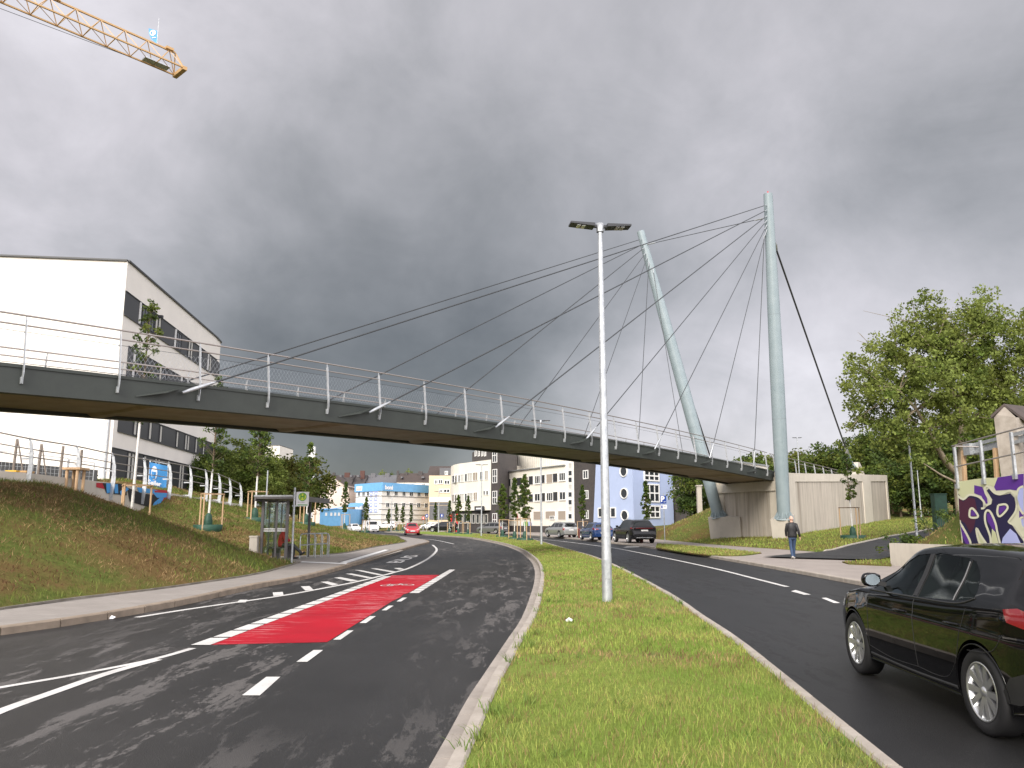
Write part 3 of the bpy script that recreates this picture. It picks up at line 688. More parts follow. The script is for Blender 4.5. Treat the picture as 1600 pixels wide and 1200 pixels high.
# ------------------------------------------------------------------ grass blades (nobody could count them)
def blades(name, m_, X, Y, Z, h0, h1, w, lean=.35):
    n = len(X); a = rng.uniform(0, 2 * np.pi, n); h = rng.uniform(h0, h1, n); dx = np.cos(a); dy = np.sin(a)
    la = rng.uniform(0, 2 * np.pi, n); ll = rng.uniform(.05, lean, n) * h
    w = w * rng.uniform(.6, 1.3, n)
    base = np.stack([X, Y, Z - .01], -1); sd_ = np.stack([dx * w / 2, dy * w / 2, np.zeros(n)], -1)
    midp = base + np.stack([np.cos(la) * ll * .35, np.sin(la) * ll * .35, h * .6], -1); tip = base + np.stack([np.cos(la) * ll, np.sin(la) * ll, h], -1)
    V = np.stack([base - sd_, base + sd_, midp + sd_ * .7, midp - sd_ * .7, tip], 1).reshape(-1, 3)
    i = np.arange(n)[:, None] * 5
    me = bpy.data.meshes.new(name); me.vertices.add(len(V)); me.vertices.foreach_set('co', V.ravel())
    quad = i + np.array([0, 1, 2, 3]); tri_ = i + np.array([3, 2, 4]); loops = np.concatenate([quad, tri_], 1).ravel()
    me.loops.add(len(loops)); me.loops.foreach_set('vertex_index', loops); me.polygons.add(2 * n)
    st = np.stack([np.arange(n) * 7, np.arange(n) * 7 + 4], 1).ravel(); me.polygons.foreach_set('loop_start', st); me.polygons.foreach_set('loop_total', np.tile([4, 3], n))
    me.materials.append(MAT[m_]); me.update(); me.validate()
    o = bpy.data.objects.new(name, me); COL.objects.link(o); o['kind'] = 'stuff'; return o
def island_grass():
    px_, py_ = [], []
    for (y0, y1, dens) in ((1.0, 5, 1600), (5, 9, 1800), (9, 15, 1000), (15, 26, 480), (26, 50, 220), (50, 100, 60)):
        y = rng.uniform(y0, y1, int((y1 - y0) * 9 * dens)); x = rng.uniform(-4, 5, len(y))
        ga = np.interp(y, [p.y for p in isl_a], [p.x for p in isl_a]); gb = np.interp(y, [p.y for p in isl_b], [p.x for p in isl_b])
        k = (x > ga + .01) & (x < gb - .01); px_.append(x[k]); py_.append(y[k])
    X = np.concatenate(px_); Y = np.concatenate(py_)
    patch = vnoise(X, Y, 1.3, 21) + vnoise(X, Y, .45, 4) * .6; keep = (patch > -.26) | (rng.uniform(0, 1, len(X)) < .28)
    X, Y, patch = X[keep], Y[keep], patch[keep]
    ga = np.interp(Y, [p.y for p in isl_a], [p.x for p in isl_a]); gb = np.interp(Y, [p.y for p in isl_b], [p.x for p in isl_b]); t = np.clip((X - ga) / (gb - ga), 0, 1)
    Z = .10 + .06 * np.sin(np.pi * t); hs = 1 + .35 * (patch > .1) - .3 * (patch < -.15)
    lod = np.interp(Y, [5, 15, 40], [1, 1.5, 3.5]); hay = (rng.uniform(0, 1, len(X)) < np.where(patch < -.08, .62, .18))
    for m_, sel in (('blade_green', ~hay), ('blade_hay', hay)):
        for lo, hi, wd in ((0, 9, .0055), (9, 18, .010), (18, 40, .018), (40, 200, .04)):
            q = sel & (Y >= lo) & (Y < hi)
            if q.sum(): blades('grass', m_, X[q], Y[q], Z[q], .02, .085, wd, .9)
island_grass()
def tufts():
    xs, ys = [], []
    for i in range(150):
        y = 2.5 + 26 * random.random() ** 1.5; ga = float(np.interp(y, [p.y for p in isl_a], [p.x for p in isl_a])); gb = float(np.interp(y, [p.y for p in isl_b], [p.x for p in isl_b]))
        m_ = random.random(); x = ga + random.uniform(-.02, .08) if m_ < .12 else gb - random.uniform(-.02, .06) if m_ < .18 else random.uniform(ga + .1, gb - .1); k = random.randint(10, 34); s_ = random.uniform(.02, .07)
        xs += list(rng.normal(x, s_, k)); ys += list(rng.normal(y, s_, k))
    X = np.array(xs); Y = np.array(ys); Z = np.full(len(X), .13); blades('weeds', 'blade_weed', X, Y, Z, .04, .12, .010, 1.4)
tufts()
def bank_grass():
    n = 230000; Y = rng.uniform(8, 62, n) ** 1.0; X = rng.uniform(-27, -6, n)
    d = np.abs(sdist(X, Y, LBc)) * np.where(inside(X, Y, LB_AREA), 1, -1); Z = terrain(X, Y); keep = (d > .12) & (d < 16) & (rng.uniform(0, 1, n) < np.interp(Y, [8, 20, 60], [1, 1, .6]))
    vis = X / Y > -.80; keep &= vis; X, Y, Z, d = X[keep], Y[keep], Z[keep], d[keep]
    pn = vnoise(X, Y, 2.2, 31) + vnoise(X, Y, .8, 8) * .8 + .34 * np.exp(-((d - 1.6) / 1.6) ** 2) * (Y < 24)
    u = rng.uniform(0, 1, len(X)); hay = u < np.clip(.42 + pn * 1.8, .06, .95)
    dead = (rng.uniform(0, 1, len(X)) < np.where((d < 4.2) & (Y < 22) & (X < -7.5), .25 + .6 * sstep(.1, -.25, vnoise(X, Y, 1.6, 55)) * sstep(4.4, 2.5, d), .05)) & (d > .5)
    green = ~hay & ~dead; hay = hay & ~dead
    for m_, sel, h0, h1, ln in (('blade_bank', green, .04, .17, 1.1), ('blade_hay', hay, .03, .13, 2.4), ('blade_dead', dead, .03, .11, 2.6)):
        for lo, hi, wd in ((0, 20, .013), (20, 34, .02), (34, 80, .035)):
            q = sel & (Y >= lo) & (Y < hi)
            if q.sum(): blades('grass', m_, X[q], Y[q], Z[q], h0, h1, wd, ln)
bank_grass()
def right_grass():
    n = 90000; Y = rng.uniform(26, 80, n); X = rng.uniform(9.5, 44, n); d = sdist(X, Y, RBc); keep = (d > .1) & (X / Y < .66)
    dp = np.abs(sdist(X, Y, pl)); keep &= dp > 2.45
    X, Y, d = X[keep], Y[keep], d[keep]; Z = terrain(X, Y)
    heap = (np.hypot(X - 18.8, (Y - 29.4) / 1.2) < 4.2); mnd = (X < 24) & (Y > 62)
    hay = (rng.uniform(0, 1, len(X)) < np.where(heap, .75, np.where(mnd, .5, .12)))
    blades('grass', 'blade_green', X[~hay], Y[~hay], Z[~hay], .05, .16, .035, .8); blades('grass', 'blade_hay', X[hay], Y[hay], Z[hay], .05, .15, .035, 1.2)
    # verges
    for q_, n_ in ((VERGE1, 9000), (VERGE2, 1500)):
        a_ = np.array(q_); xv = rng.uniform(a_[:, 0].min(), a_[:, 0].max(), n_); yv = rng.uniform(a_[:, 1].min(), a_[:, 1].max(), n_); k_ = inside(xv, yv, q_); xv, yv = xv[k_], yv[k_]; h_ = rng.uniform(0, 1, len(xv)) < .3
        blades('grass', 'blade_green', xv[~h_], yv[~h_], np.full((~h_).sum(), .14), .03, .11, .03, .8); blades('grass', 'blade_hay', xv[h_], yv[h_], np.full(h_.sum(), .14), .03, .09, .03, 1.2)
right_grass()
# ------------------------------------------------------------------ footbridge
LN = [-11.588, 1.3924, 18.434, 1.757]; LL = math.hypot(LN[1], LN[3]); UX, UY = LN[1] / LL, LN[3] / LL; NX, NY = -UY, UX
def dz_(n): return 5.61 - .0036 * (n - 9.8) ** 2 if n > -2 else 5.10 - .012 * (-2 - n)
def dk(n, off, z): return Vector((LN[0] + LN[1] * n + off * NX, LN[2] + LN[3] * n + off * NY, dz_(n) + z))
bridge = thing('footbridge', 'dark grey steel cable-stayed footbridge with two leaning pale grey pylons across the road', 'footbridge', (dk(21.5, 2, 0).x, dk(21.5, 2, 0).y, 0))
N0, N1 = -9.0, 23.5; WD = 4.6
ns = np.arange(N0, N1 + .01, .5)
def sweep(sec, ns_, mb, close=True):
    k = len(sec); b = len(mb.v); vs = []
    for n in ns_: vs += [dk(n, o, z) for o, z in sec]
    fs = [(i * k + j, i * k + (j + 1) % k, (i + 1) * k + (j + 1) % k, (i + 1) * k + j) for i in range(len(ns_) - 1) for j in range(k if close else k - 1)]
    fs.append(tuple(range(k))); fs.append(tuple(range((len(ns_) - 1) * k, len(ns_) * k))[::-1]); mb.add(vs, fs); return mb
mb = MB()
sweep([(0, 0), (0, -.66), (.30, -.66), (.30, -.02), (.12, 0)], ns, mb); sweep([(WD, 0), (WD - .12, 0), (WD - .30, -.02), (WD - .30, -.62), (WD, -.62)], ns, mb)
sweep([(-.03, .03), (-.03, -.05), (.10, -.05), (.10, .03)], ns, mb); sweep([(WD + .03, .03), (WD - .10, .03), (WD - .10, -.05), (WD + .03, -.05)], ns, mb)
mb.build('edge_girder', 'deck_paint', bridge, W=True, tri=True)
mb = MB(); sweep([(.302, -.52), (WD / 2, -.57), (WD - .302, -.52), (WD - .302, -.06), (.302, -.06)], ns, mb); mb.build('deck_slab', 'deck_under', bridge, W=True, tri=True)
for j in range(-3, 8):
    n = 1.65 + 3.0 * j; mb = MB()
    a, b = dk(n, .302, 0), dk(n, WD - .302, 0); t = Vector((UX, UY, 0))
    q = lambda p, s, z: p + t * s + Vector((0, 0, z))
    vs = [q(a, -.35, -.50), q(a, .35, -.50), q(a, .16, -.655), q(a, -.16, -.655), q(b, -.35, -.50), q(b, .35, -.50), q(b, .16, -.615), q(b, -.16, -.615)]
    mb.add(vs, [(0, 1, 2, 3), (7, 6, 5, 4), (3, 2, 6, 7), (0, 3, 7, 4), (1, 5, 6, 2)]); mb.build('cross_beam', 'deck_under', bridge, W=True)
def rail_side(off, s, n0, n1, parent, zf=None, mesh_to=12.5, first=None):
    """s = -1 for the near side (outward is -), +1 for the far side"""
    z0f = zf or (lambda n: 0.0)
    for k, n in enumerate(range(n0, n1 + 1)):
        b = z0f(n); on = n <= 21; mb = MB()
        P_ = [(.07, -.42 if on else -.05), (.10, -.22), (.10, .05), (.055, .30), (.02, .7), (-.03, 1.12)] if on else [(.06, .0), (.04, .3), (.02, .7), (-.03, 1.12)]
        pts = [dk(n, off + s * o, z + b) for o, z in P_]
        for i in range(len(pts) - 1): mb.bar(pts[i], pts[i + 1] + (pts[i + 1] - pts[i]).normalized() * .004, .016, .085, up=(NX, NY, 0))
        for z in (1.0, .83): mb.bar(dk(n, off - s * .03, z + b), dk(n, off - s * .09, z + b), .03, .03)
        mb.bar(pts[-1] - Vector((0, 0, .05)), dk(n, off - s * .05, 1.21 + b), .02, .03)
        if on: mb.box(dk(n, off + s * .045, -.35 + b), (.05, .07, .16), rz=math.atan2(UY, UX))
        mb.build('railing_post', 'galv', parent, W=True)
    nn = np.arange(n0 - .3, n1 + .31, .5)
    MB().tube([dk(n, off - s * .05, 1.235 + z0f(n)) for n in nn], .024).build('handrail', 'rail_steel', parent, W=True)
    MB().tube([dk(n, off - s * .09, 1.0 + z0f(n)) for n in nn], .021).build('handrail', 'rail_steel', parent, W=True)
    mb = MB()
    for z in (.83, .07): mb.tube([dk(n, off - s * .03, z + z0f(n)) for n in nn], .006, n=5)
    mb.build('wire_rope', 'steel_cable', parent, W=True)
    mb = MB(); st = .055
    def wires(a, b):
        h = .76
        for k in np.arange(a, b, st):
            for sg in (1, -1):
                p = dk(k, off - s * .03, .07 + z0f(k)); q = dk(k + sg * .22, off - s * .03, .83 + z0f(k)); w = .0022; ux = Vector((UX, UY, 0)) * w
                mb.add([p - ux, p + ux, q + ux, q - ux], [(0, 1, 2, 3)])
    wires(n0, min(n1, mesh_to)); mb.build('wire_mesh', 'galv', parent, W=True)
rail_side(0, -1, -6, 21, bridge)
rail_side(WD, 1, -6, 21, bridge, mesh_to=10)
# pylons
def base_at(px, py, off):
    d = ray(px, py); A = np.array([[LN[1], -d.x], [LN[3], -d.y]]); b = -np.array([LN[0] + off * NX, LN[2] + off * NY]); n, t = np.linalg.solve(A, b); return Vector((d.x * t, d.y * t, CH + d.z * t))
BR = base_at(1225, 811, -1.0); BL = base_at(1123, 808, 5.15)
PT = (Vector((*G(1200, 303, 24.4), 24.4)), Vector((*G(1001, 362, 24.9), 24.9)))
def pylon(B, T, r0, r1, nm):
    ax = (T - B).normalized(); Rm = ax.to_track_quat('Z', 'Y').to_matrix(); L = (T - B).length
    prof = [(r0, 0), (r0 * 1.02, L * .05), (r0 * 1.09, L * .28), (r0 * 1.08, L * .45), (r0 * .98, L * .65), (r1 * 1.15, L * .82), (r1, L)]
    mb = MB().lathe(prof, 32, B, Rm); mb.add([Rm @ Vector((r1 * math.cos(a), r1 * math.sin(a), L)) + B for a in [2 * math.pi * k / 32 for k in range(32)]], [tuple(range(32))])
    p = mb.build('pylon', 'pylon_paint', bridge, W=True, tri=True)
    for f_ in (.30, .62):
        rr_ = float(np.interp(f_ * L, [q_[1] for q_ in prof], [q_[0] for q_ in prof])); MB().lathe([(rr_ - .01, f_ * L - .03), (rr_ + .012, f_ * L), (rr_ - .01, f_ * L + .03)], 32, B - bridge.location, Rm).build('weld_seam', 'weld', p)
    mb = MB(); mb.lathe([(r0 * 1.55, -.04), (r0 * 1.55, .04), (r0, .04)], 28, B, Rm)
    for k in range(14):
        a = 2 * math.pi * k / 14; e = Vector((math.cos(a), math.sin(a), 0)); n_ = Vector((-e.y, e.x, 0)) * .015
        vs = [Rm @ (e * r0 * .98 + n_ * s + Vector((0, 0, z))) + B for s in (-1, 1) for z in (.04, .52)] + [Rm @ (e * r0 * 1.5 + n_ * s + Vector((0, 0, z))) + B for s in (-1, 1) for z in (.04, .10)]
        mb.add(vs, [(0, 1, 5, 4), (2, 6, 7, 3), (1, 3, 7, 5), (4, 5, 7, 6)])
        mb.lathe([(.035, .04), (.035, .12), (0, .12)], 6, Rm @ (e * r0 * 1.32 + n_ * 10) + B, Rm)
    mb.build('pylon_foot', 'pylon_paint', bridge, W=True)
    return ax, L
axR, LR = pylon(BR, PT[0], .43, .31, 'R'); axL, LLn = pylon(BL, PT[1], .43, .31, 'L')
tipm = MB().lathe([(.05, 0), (.05, .12), (.03, .2), (0, .2)], 8, PT[0]); tipm.build('warning_lamp', 'paint_red', bridge, W=True)
def up_to(B, ax, L, py):   # point on pylon axis at photo height py
    lo, hi = 0, L
    for _ in range(40):
        m_ = (lo + hi) / 2; p = B + ax * m_; zc = p.y * CT + (p.z - CH) * ST; yc = -p.y * ST + (p.z - CH) * CT
        if 600 - F * yc / zc > py: lo = m_
        else: hi = m_
    return B + ax * lo
NA = [1.6, 4.6, 7.6, 10.6, 13.6, 16.7, 19.8]
TR = [323, 331, 340, 347, 354, 361, 368]; TL = [376, 384, 390, 398, 405, 412, 420]
for side, (B, ax, L, ty, off, s) in enumerate(((BR, axR, LR, TR, 0, -1), (BL, axL, LLn, TL, WD, 1))):
    for k, n in enumerate(NA):
        plate = dk(n, off + s * .06, -.42); top = up_to(B, ax, L, ty[k]); d = (top - plate).normalized()
        side_d = (dk(n, off, 0) - top); st = top + Vector((side_d.x, side_d.y, 0)).normalized() * .40
        lo = plate + d * .55 + Vector((s * NX, s * NY, 0)) * .06
        MB().tube([lo + d * .5, st], .029 if k < 3 else .023, n=6).build('cable', 'steel_cable', bridge, W=True)
        mb = MB(); mb.tube([lo - d * .15, lo + d * .12, lo + d * .55, lo + d * .95], [.035, .055, .055, .022], n=8); an = mb.build('cable_socket', 'galv', bridge, W=True)
        mb = MB(); w = Vector((UX, UY, 0)); o_ = Vector((s * NX, s * NY, 0)); q0 = dk(n, off + s * .012, -.12)
        vs = [dk(n - .38, off + s * .005, -.46), dk(n - .38, off + s * .02, -.46), dk(n + .12, off + s * .005, -.16), dk(n + .16, off + s * .26, -.10), dk(n - .05, off + s * .26, -.30), dk(n - .1, off + s * .005, -.40)]
        vs2 = [v + Vector((0, 0, -.03)) for v in vs]
        mb.add(vs + vs2, [(0, 1, 4, 3, 2), (6, 8, 9, 10, 7), (0, 6, 7, 1), (1, 7, 10, 4), (4, 10, 9, 3), (3, 9, 8, 2)]); mb.build('anchor_plate', 'deck_paint', bridge, W=True, tri=True)
        MB().tube([st, st - d * .55], [.04, .022], n=6).build('cable_fork', 'galv', bridge, W=True)
ta_, tb_ = up_to(BR, axR, LR, 339), up_to(BL, axL, LLn, 383); dd0 = (tb_ - ta_).normalized()
MB().tube([ta_ + dd0 * .4, tb_ - dd0 * .4], .024, n=6).build('cable', 'steel_cable', bridge, W=True)
for p_, s_ in ((ta_, 1), (tb_, -1)): MB().tube([p_ + dd0 * s_ * .3, p_ + dd0 * s_ * 1.0, p_ + dd0 * s_ * 1.2], [.05, .06, .025], n=6).build('cable_fork', 'galv', bridge, W=True)
# ------------------------------------------------------------------ abutment (concrete)
C1 = dk(21.45, -.55, 0)
C1 = Vector((C1.x, C1.y)); u2 = Vector((UX, UY)); n2 = Vector((NX, NY))
C0 = dk(22.95, 5.95, 0); C0 = Vector((C0.x, C0.y)); C2 = C1 + u2 * 22.8; C3 = C2 + (u2 * .80 + n2 * .45).normalized() * 6.0 + Vector((3.6, 0)); C4 = C0 + u2 * 27
abut = thing('bridge_abutment', 'board-marked grey concrete abutment block that carries the right end of the footbridge', 'abutment', (C1.x, C1.y, 0))
def ztop(p): n = (Vector((p[0] - LN[0], p[1] - LN[2])).dot(u2)) / LL; return 5.02 + .088 * max(n - 22, 0)
def wallpoly(poly, z0, zf, name, m_, par, extra=0.0):
    n = len(poly); a = sum(poly[i][0] * poly[(i + 1) % n][1] - poly[(i + 1) % n][0] * poly[i][1] for i in range(n))
    if a < 0: poly = poly[::-1]
    vs = [(p[0], p[1], z0) for p in poly] + [(p[0], p[1], zf(p) + extra) for p in poly]
    return MB().add(vs, [tuple(range(n, 2 * n))] + [(i, (i + 1) % n, (i + 1) % n + n, i + n) for i in range(n)]).build(name, m_, par, W=True, tri=True)
ins = lambda p, a, b: (p.x + a * UX + b * NX, p.y + a * UY + b * NY)
wallpoly([ins(C1, .06, .06), ins(C0, .06, -.06), tuple(C4), tuple(C3 - Vector((.05, -.05))), tuple(C2 + Vector((-.03, .06)))], -1.0, ztop, 'wall', 'concrete_board', abut, -.35)
# smooth surround: piers at the corners and the coping band
def pier(a, b, th, zf0, zf1, name='pier', out=.0):
    a, b = Vector(a), Vector(b); t = (b - a).normalized(); n_ = Vector((t.y, -t.x)); 
    poly = [a + n_ * out, b + n_ * out, b - n_ * th, a - n_ * th]; z0 = [zf0(p) for p in poly]; z1 = [zf1(p) for p in poly]
    vs = [(p.x, p.y, z) for p, z in zip(poly, z0)] + [(p.x, p.y, z) for p, z in zip(poly, z1)]
    return MB().add(vs, [(3, 2, 1, 0), (4, 5, 6, 7), (0, 1, 5, 4), (1, 2, 6, 5), (2, 3, 7, 6), (3, 0, 4, 7)]).build(name, 'concrete', abut, W=True)
lowz = lambda p: -1.0; cop = lambda p: ztop(p) - .62; tp = lambda p: ztop(p)
pier(C1, C1 + u2 * 3.1, .35, lowz, tp, out=.0); pier(C2 - u2 * 1.9, C2, .35, lowz, tp); pier(C1 + u2 * 3.1, C2 - u2 * 1.9, .3, cop, tp, 'coping')
d23 = (C3 - C2).normalized(); pier(C2, C2 + d23 * .9, .3, lowz, tp); pier(C3 - d23 * .6, C3, .3, lowz, tp); pier(C2 + d23 * .9, C3 - d23 * .6, .3, cop, tp, 'coping')
f01 = (C1 - C0).normalized()
pier(C0, C0 + f01 * 1.2, .3, lowz, lambda p: 3.75); pier(C1 - f01 * 1.1, C1, .3, lowz, lambda p: 3.75)
pier(C0, C1, .5, lambda p: 3.75, lambda p: 4.42, 'bearing_beam', out=.12)
pier(C0 + f01 * .0, C0 + f01 * .6, 2.0, lambda p: 4.42, tp, 'side_wall', out=.1)
# plinths of the pylons: wedge shaped feet standing out of the front
def plinth(B, w0, w1, dp):
    t = Vector((NX, NY)); f = Vector((-UX, -UY)); b = Vector((B.x, B.y)); zt = B.z
    pts = [b + t * w0 + f * .55, b - t * w1 + f * .55, b - t * w1 - f * dp, b + t * w0 - f * dp]
    zt_ = [zt - .02, zt - .02, zt + .35, zt + .35]
    lo = [b + t * (w0 - .15) + f * .35, b - t * (w1 - .0) + f * .35, pts[2], pts[3]]
    vs = [(p.x, p.y, -1.0) for p in lo] + [(p.x, p.y, z) for p, z in zip(pts, zt_)]
    MB().add(vs, [(4, 5, 6, 7), (0, 1, 5, 4), (1, 2, 6, 5), (2, 3, 7, 6), (3, 0, 4, 7), (4, 7, 6, 5)][:5]).build('pylon_plinth', 'concrete_light', abut, W=True)
plinth(BL, .62, 1.9, 1.5); plinth(BR, .75, .42, 1.0)
# back-stay anchor blocks and stays
def backstay(P0, top, hgt, zt=None):
    mb = MB(); t = u2; n_ = n2; zt = zt or ztop(P0); b = Vector(P0)
    a = [b - t * .95 + n_ * .8, b - t * .95 - n_ * .55, b + t * 1.5 - n_ * .55, b + t * 1.5 + n_ * .8]; c = [b + t * .15 + n_ * .5, b + t * .15 - n_ * .35, b + t * .75 - n_ * .35, b + t * .75 + n_ * .5]
    vs = [(p.x, p.y, zt - .1) for p in a] + [(p.x, p.y, zt + hgt) for p in c]
    mb.add(vs, [(4, 5, 6, 7), (0, 1, 5, 4), (1, 2, 6, 5), (2, 3, 7, 6), (3, 0, 4, 7)]); mb.build('anchor_block', 'concrete_light', abut, W=True)
    p = Vector((b.x - UX * .35, b.y - UY * .35, zt + hgt * .42)); d = (top - p).normalized()
    MB().tube([p + d * 3.1, top], .07, n=8).build('back_stay', 'steel_cable', bridge, W=True)
    MB().tube([p + d * 1.9, p + d * 2.2, p + d * 3.0, p + d * 3.3], [.10, .17, .15, .06], n=10).build('stay_socket', 'galv', bridge, W=True)
    mb = MB(); sd_ = Vector((NX, NY, 0))
    for s in (-.13, .13): mb.bar(p + sd_ * s, p + sd_ * s + d * 2.2, .05, .26, up=(UX, UY, 0))
    for k in (-.45, -.2, .2, .45): mb.bar(p + sd_ * k - d * .1, p + sd_ * k * .4 + d * .75, .035, .4, up=(UX, UY, 0))
    mb.box(p, (1.1, .8, .07), rz=math.atan2(NY, NX)); mb.build('stay_bracket', 'pylon_paint', bridge, W=True)
    # swivel head at the pylon
    q = top; MB().tube([q - d * .9, q - d * .45, q + d * .25], [.10, .2, .13], n=10).build('stay_head', 'galv', bridge, W=True)
PB = C2 - u2 * 1.6 + n2 * .75
backstay(PB, up_to(BR, axR, LR, 372) + Vector((UX, UY, 0)) * .55, 1.15)
_b = dk(30.1, 11.8, 0); backstay(Vector((_b.x, _b.y)), up_to(BL, axL, LLn, 455) + Vector((UX, UY, 0)) * .45 + Vector((NX, NY, 0)) * .2, 1.15, tz(_b.x, _b.y) + .4)
# railing continuing on the abutment
ab_rail = thing('abutment_railing', 'galvanised steel railing with leaning posts along the top of the concrete abutment', 'railing', (C1.x, C1.y, 5))
rail_side(.25, -1, 22, 31, ab_rail, zf=lambda n: 5.15 - .055 * (n - 22) - dz_(n), mesh_to=23)
# sheet metal box at the bridge bearing
MB().box((C1.x - NX * .0 + UX * .55, C1.y + UY * .55, 4.65), (.95, .04, .9), rz=math.atan2(UY, UX)).build('bearing_cover', 'concrete_light', abut, W=True)

# ------------------------------------------------------------------ street lamps
def lamp(pos, hgt, r0, r1, label, arms, azim, group, headlen=.5):
    t = thing('street_lamp', label, 'street lamp', pos, 0, group)
    MB().tube([(0, 0, -.1), (0, 0, .9), (0, 0, .95), (0, 0, hgt)], [r0, r0 * .97, r0 * .92, r1], n=20).build('pole', 'galv', t)
    MB().box((0, -r0 - .002, .62), (.09, .012, .35)).build('service_door', 'galv', t)
    ca, sa = math.cos(azim), math.sin(azim)
    if arms: MB().lathe([(.075, hgt - .12), (.075, hgt + .06), (0, hgt + .06)], 14).build('collar', 'galv', t)
    for s in ((1, -1) if arms == 2 else (1,) if arms else ()):
        u = Vector((ca * s, sa * s, 0)); v = Vector((-u.y, u.x, 0)); o = Vector((0, 0, hgt))
        up = .05
        mb = MB(); mb.bar(o + u * .05, o + u * .16, .07, .05)
        w0, w1, L = .13, .13, headlen; a = .13
        q = lambda x, y, z: o + u * x + v * y + Vector((0, 0, z + (x - .1) * up))
        vs = [q(a, -w0, -.035), q(a, w0, -.035), q(a + L, w1, -.02), q(a + L, -w1, -.02), q(a, -w0, .03), q(a, w0, .03), q(a + L, w1, .015), q(a + L, -w1, .015)]
        mb.add(vs, [(0, 3, 2, 1), (4, 5, 6, 7), (0, 1, 5, 4), (1, 2, 6, 5), (2, 3, 7, 6), (3, 0, 4, 7)])
        h = mb.build('lamp_head', 'lamp_dark', t)
        mb = MB()
        for i in range(2):
            for j in range(6):
                x = a + L * .55 - i * .10 * L / .5 + .05; y = -.085 + j * .034; c = q(x, y, -.038); mb.box(c, (.075, .024, .012), rz=azim)
        g = mb.build('led_lens', 'clear_lamp', h)
    return t
G3 = Vector(G(949, 940, .15)); _h = D(936, 354, G3.y).z - .13
l1 = lamp((G3.x, G3.y, .13), _h, .098, .047, 'tall galvanised street lamp with two dark flat heads standing nearest on the grass island', 2, R(8), 'street lamps', .50)
lamp_specs = [  # base px, top px, arms, azimuth, label
    ((846, 854), (846, 657), 2, R(8), 'slender double-headed street lamp farther along the grass island, heads just above the bridge deck'),
    ((752, 840), (752, 726), 2, R(5), 'distant double-headed street lamp on the island in front of the rounded cream building'),
    ((685, 834), (686, 768), 1, R(180), 'small far street lamp between the blue roofed building and the yellow apartment block'),
    ((1433, 842), (1414, 673), 1, R(175), 'galvanised path lamp with one flat head standing on the lawn next to the earth heap'),
    ((1440, 813), (1432, 735), 0, 0, 'bare galvanised pole, first beyond the path lamp on the lawn'),
    ((1450, 803), (1444, 745), 0, 0, 'thinnest and farthest bare pole in front of the dark woods'),
    ((611, 831), (611, 778), 1, R(180), 'thin far lamp post in front of the windows of the blue roofed building')]
LAMP_POS = {}
for (b, tpx, arms, az, lab) in lamp_specs:
    g = on_ground(*b); d = ray(*tpx); t = g.y / d.y; hgt = CH + d.z * t - max(g.z, .12)
    l = lamp((g.x, g.y, max(g.z, .1)), hgt, .075, .04, lab, arms, az, 'street lamps', .50)
# lamp on the bridge approach and poles behind the bus shelter
p = D(1249, 742, 92); q = D(1246, 684, 92); lamp((p.x, p.y, tz(p.x, p.y)), q.z - tz(p.x, p.y), .07, .045, 'path lamp rising behind the railing of the concrete abutment', 2, R(0), 'street lamps', .4)
for (bx, by, tx, ty, lab) in ((414, 800, 418, 735, 'plain thin steel pole behind the bus shelter in front of the trees'),):
    g = on_ground(bx, by + 22); hg = D(tx, ty, g.y).z - g.z; t_ = thing('steel_pole', lab, 'pole', (g.x, g.y, g.z)); MB().tube([(0, 0, -.2), (0, 0, hg)], [.05, .035], n=10).build('pole', 'galv', t_)
# ------------------------------------------------------------------ trees
def leaf_cloud(centers, radii, per, size, flat_=.7):
    C = np.asarray(centers); n = len(C) * per; c = np.repeat(C, per, 0); r = np.repeat(np.asarray(radii), per)
    d = rng.normal(size=(n, 3)); d /= np.linalg.norm(d, axis=1)[:, None]; d *= (rng.uniform(0, 1, n) ** .45)[:, None]; d[:, 2] *= flat_
    P_ = c + d * r[:, None]
    a = rng.normal(size=(n, 3)); a /= np.linalg.norm(a, axis=1)[:, None]; b = np.cross(a, rng.normal(size=(n, 3))); b /= np.linalg.norm(b, axis=1)[:, None]
    s = size * rng.uniform(.6, 1.35, n); a *= (s * .5)[:, None]; b *= (s * .32)[:, None]
    V = np.stack([P_ - a, P_ + b, P_ + a, P_ - b], 1).reshape(-1, 3); return V
def leaf_obj(V, name, mats, parent, mi=None):
    n = len(V) // 4; me = bpy.data.meshes.new(name); me.vertices.add(len(V)); me.vertices.foreach_set('co', np.ascontiguousarray(V, dtype=np.float32).ravel())
    me.loops.add(4 * n); me.loops.foreach_set('vertex_index', np.arange(4 * n)); me.polygons.add(n); me.polygons.foreach_set('loop_start', np.arange(n) * 4); me.polygons.foreach_set('loop_total', np.full(n, 4))
    for m_ in mats: me.materials.append(MAT[m_])
    if mi is not None: me.polygons.foreach_set('material_index', np.asarray(mi, dtype=np.int32))
    me.update(); o = bpy.data.objects.new(name, me); COL.objects.link(o); o.parent = parent; return o
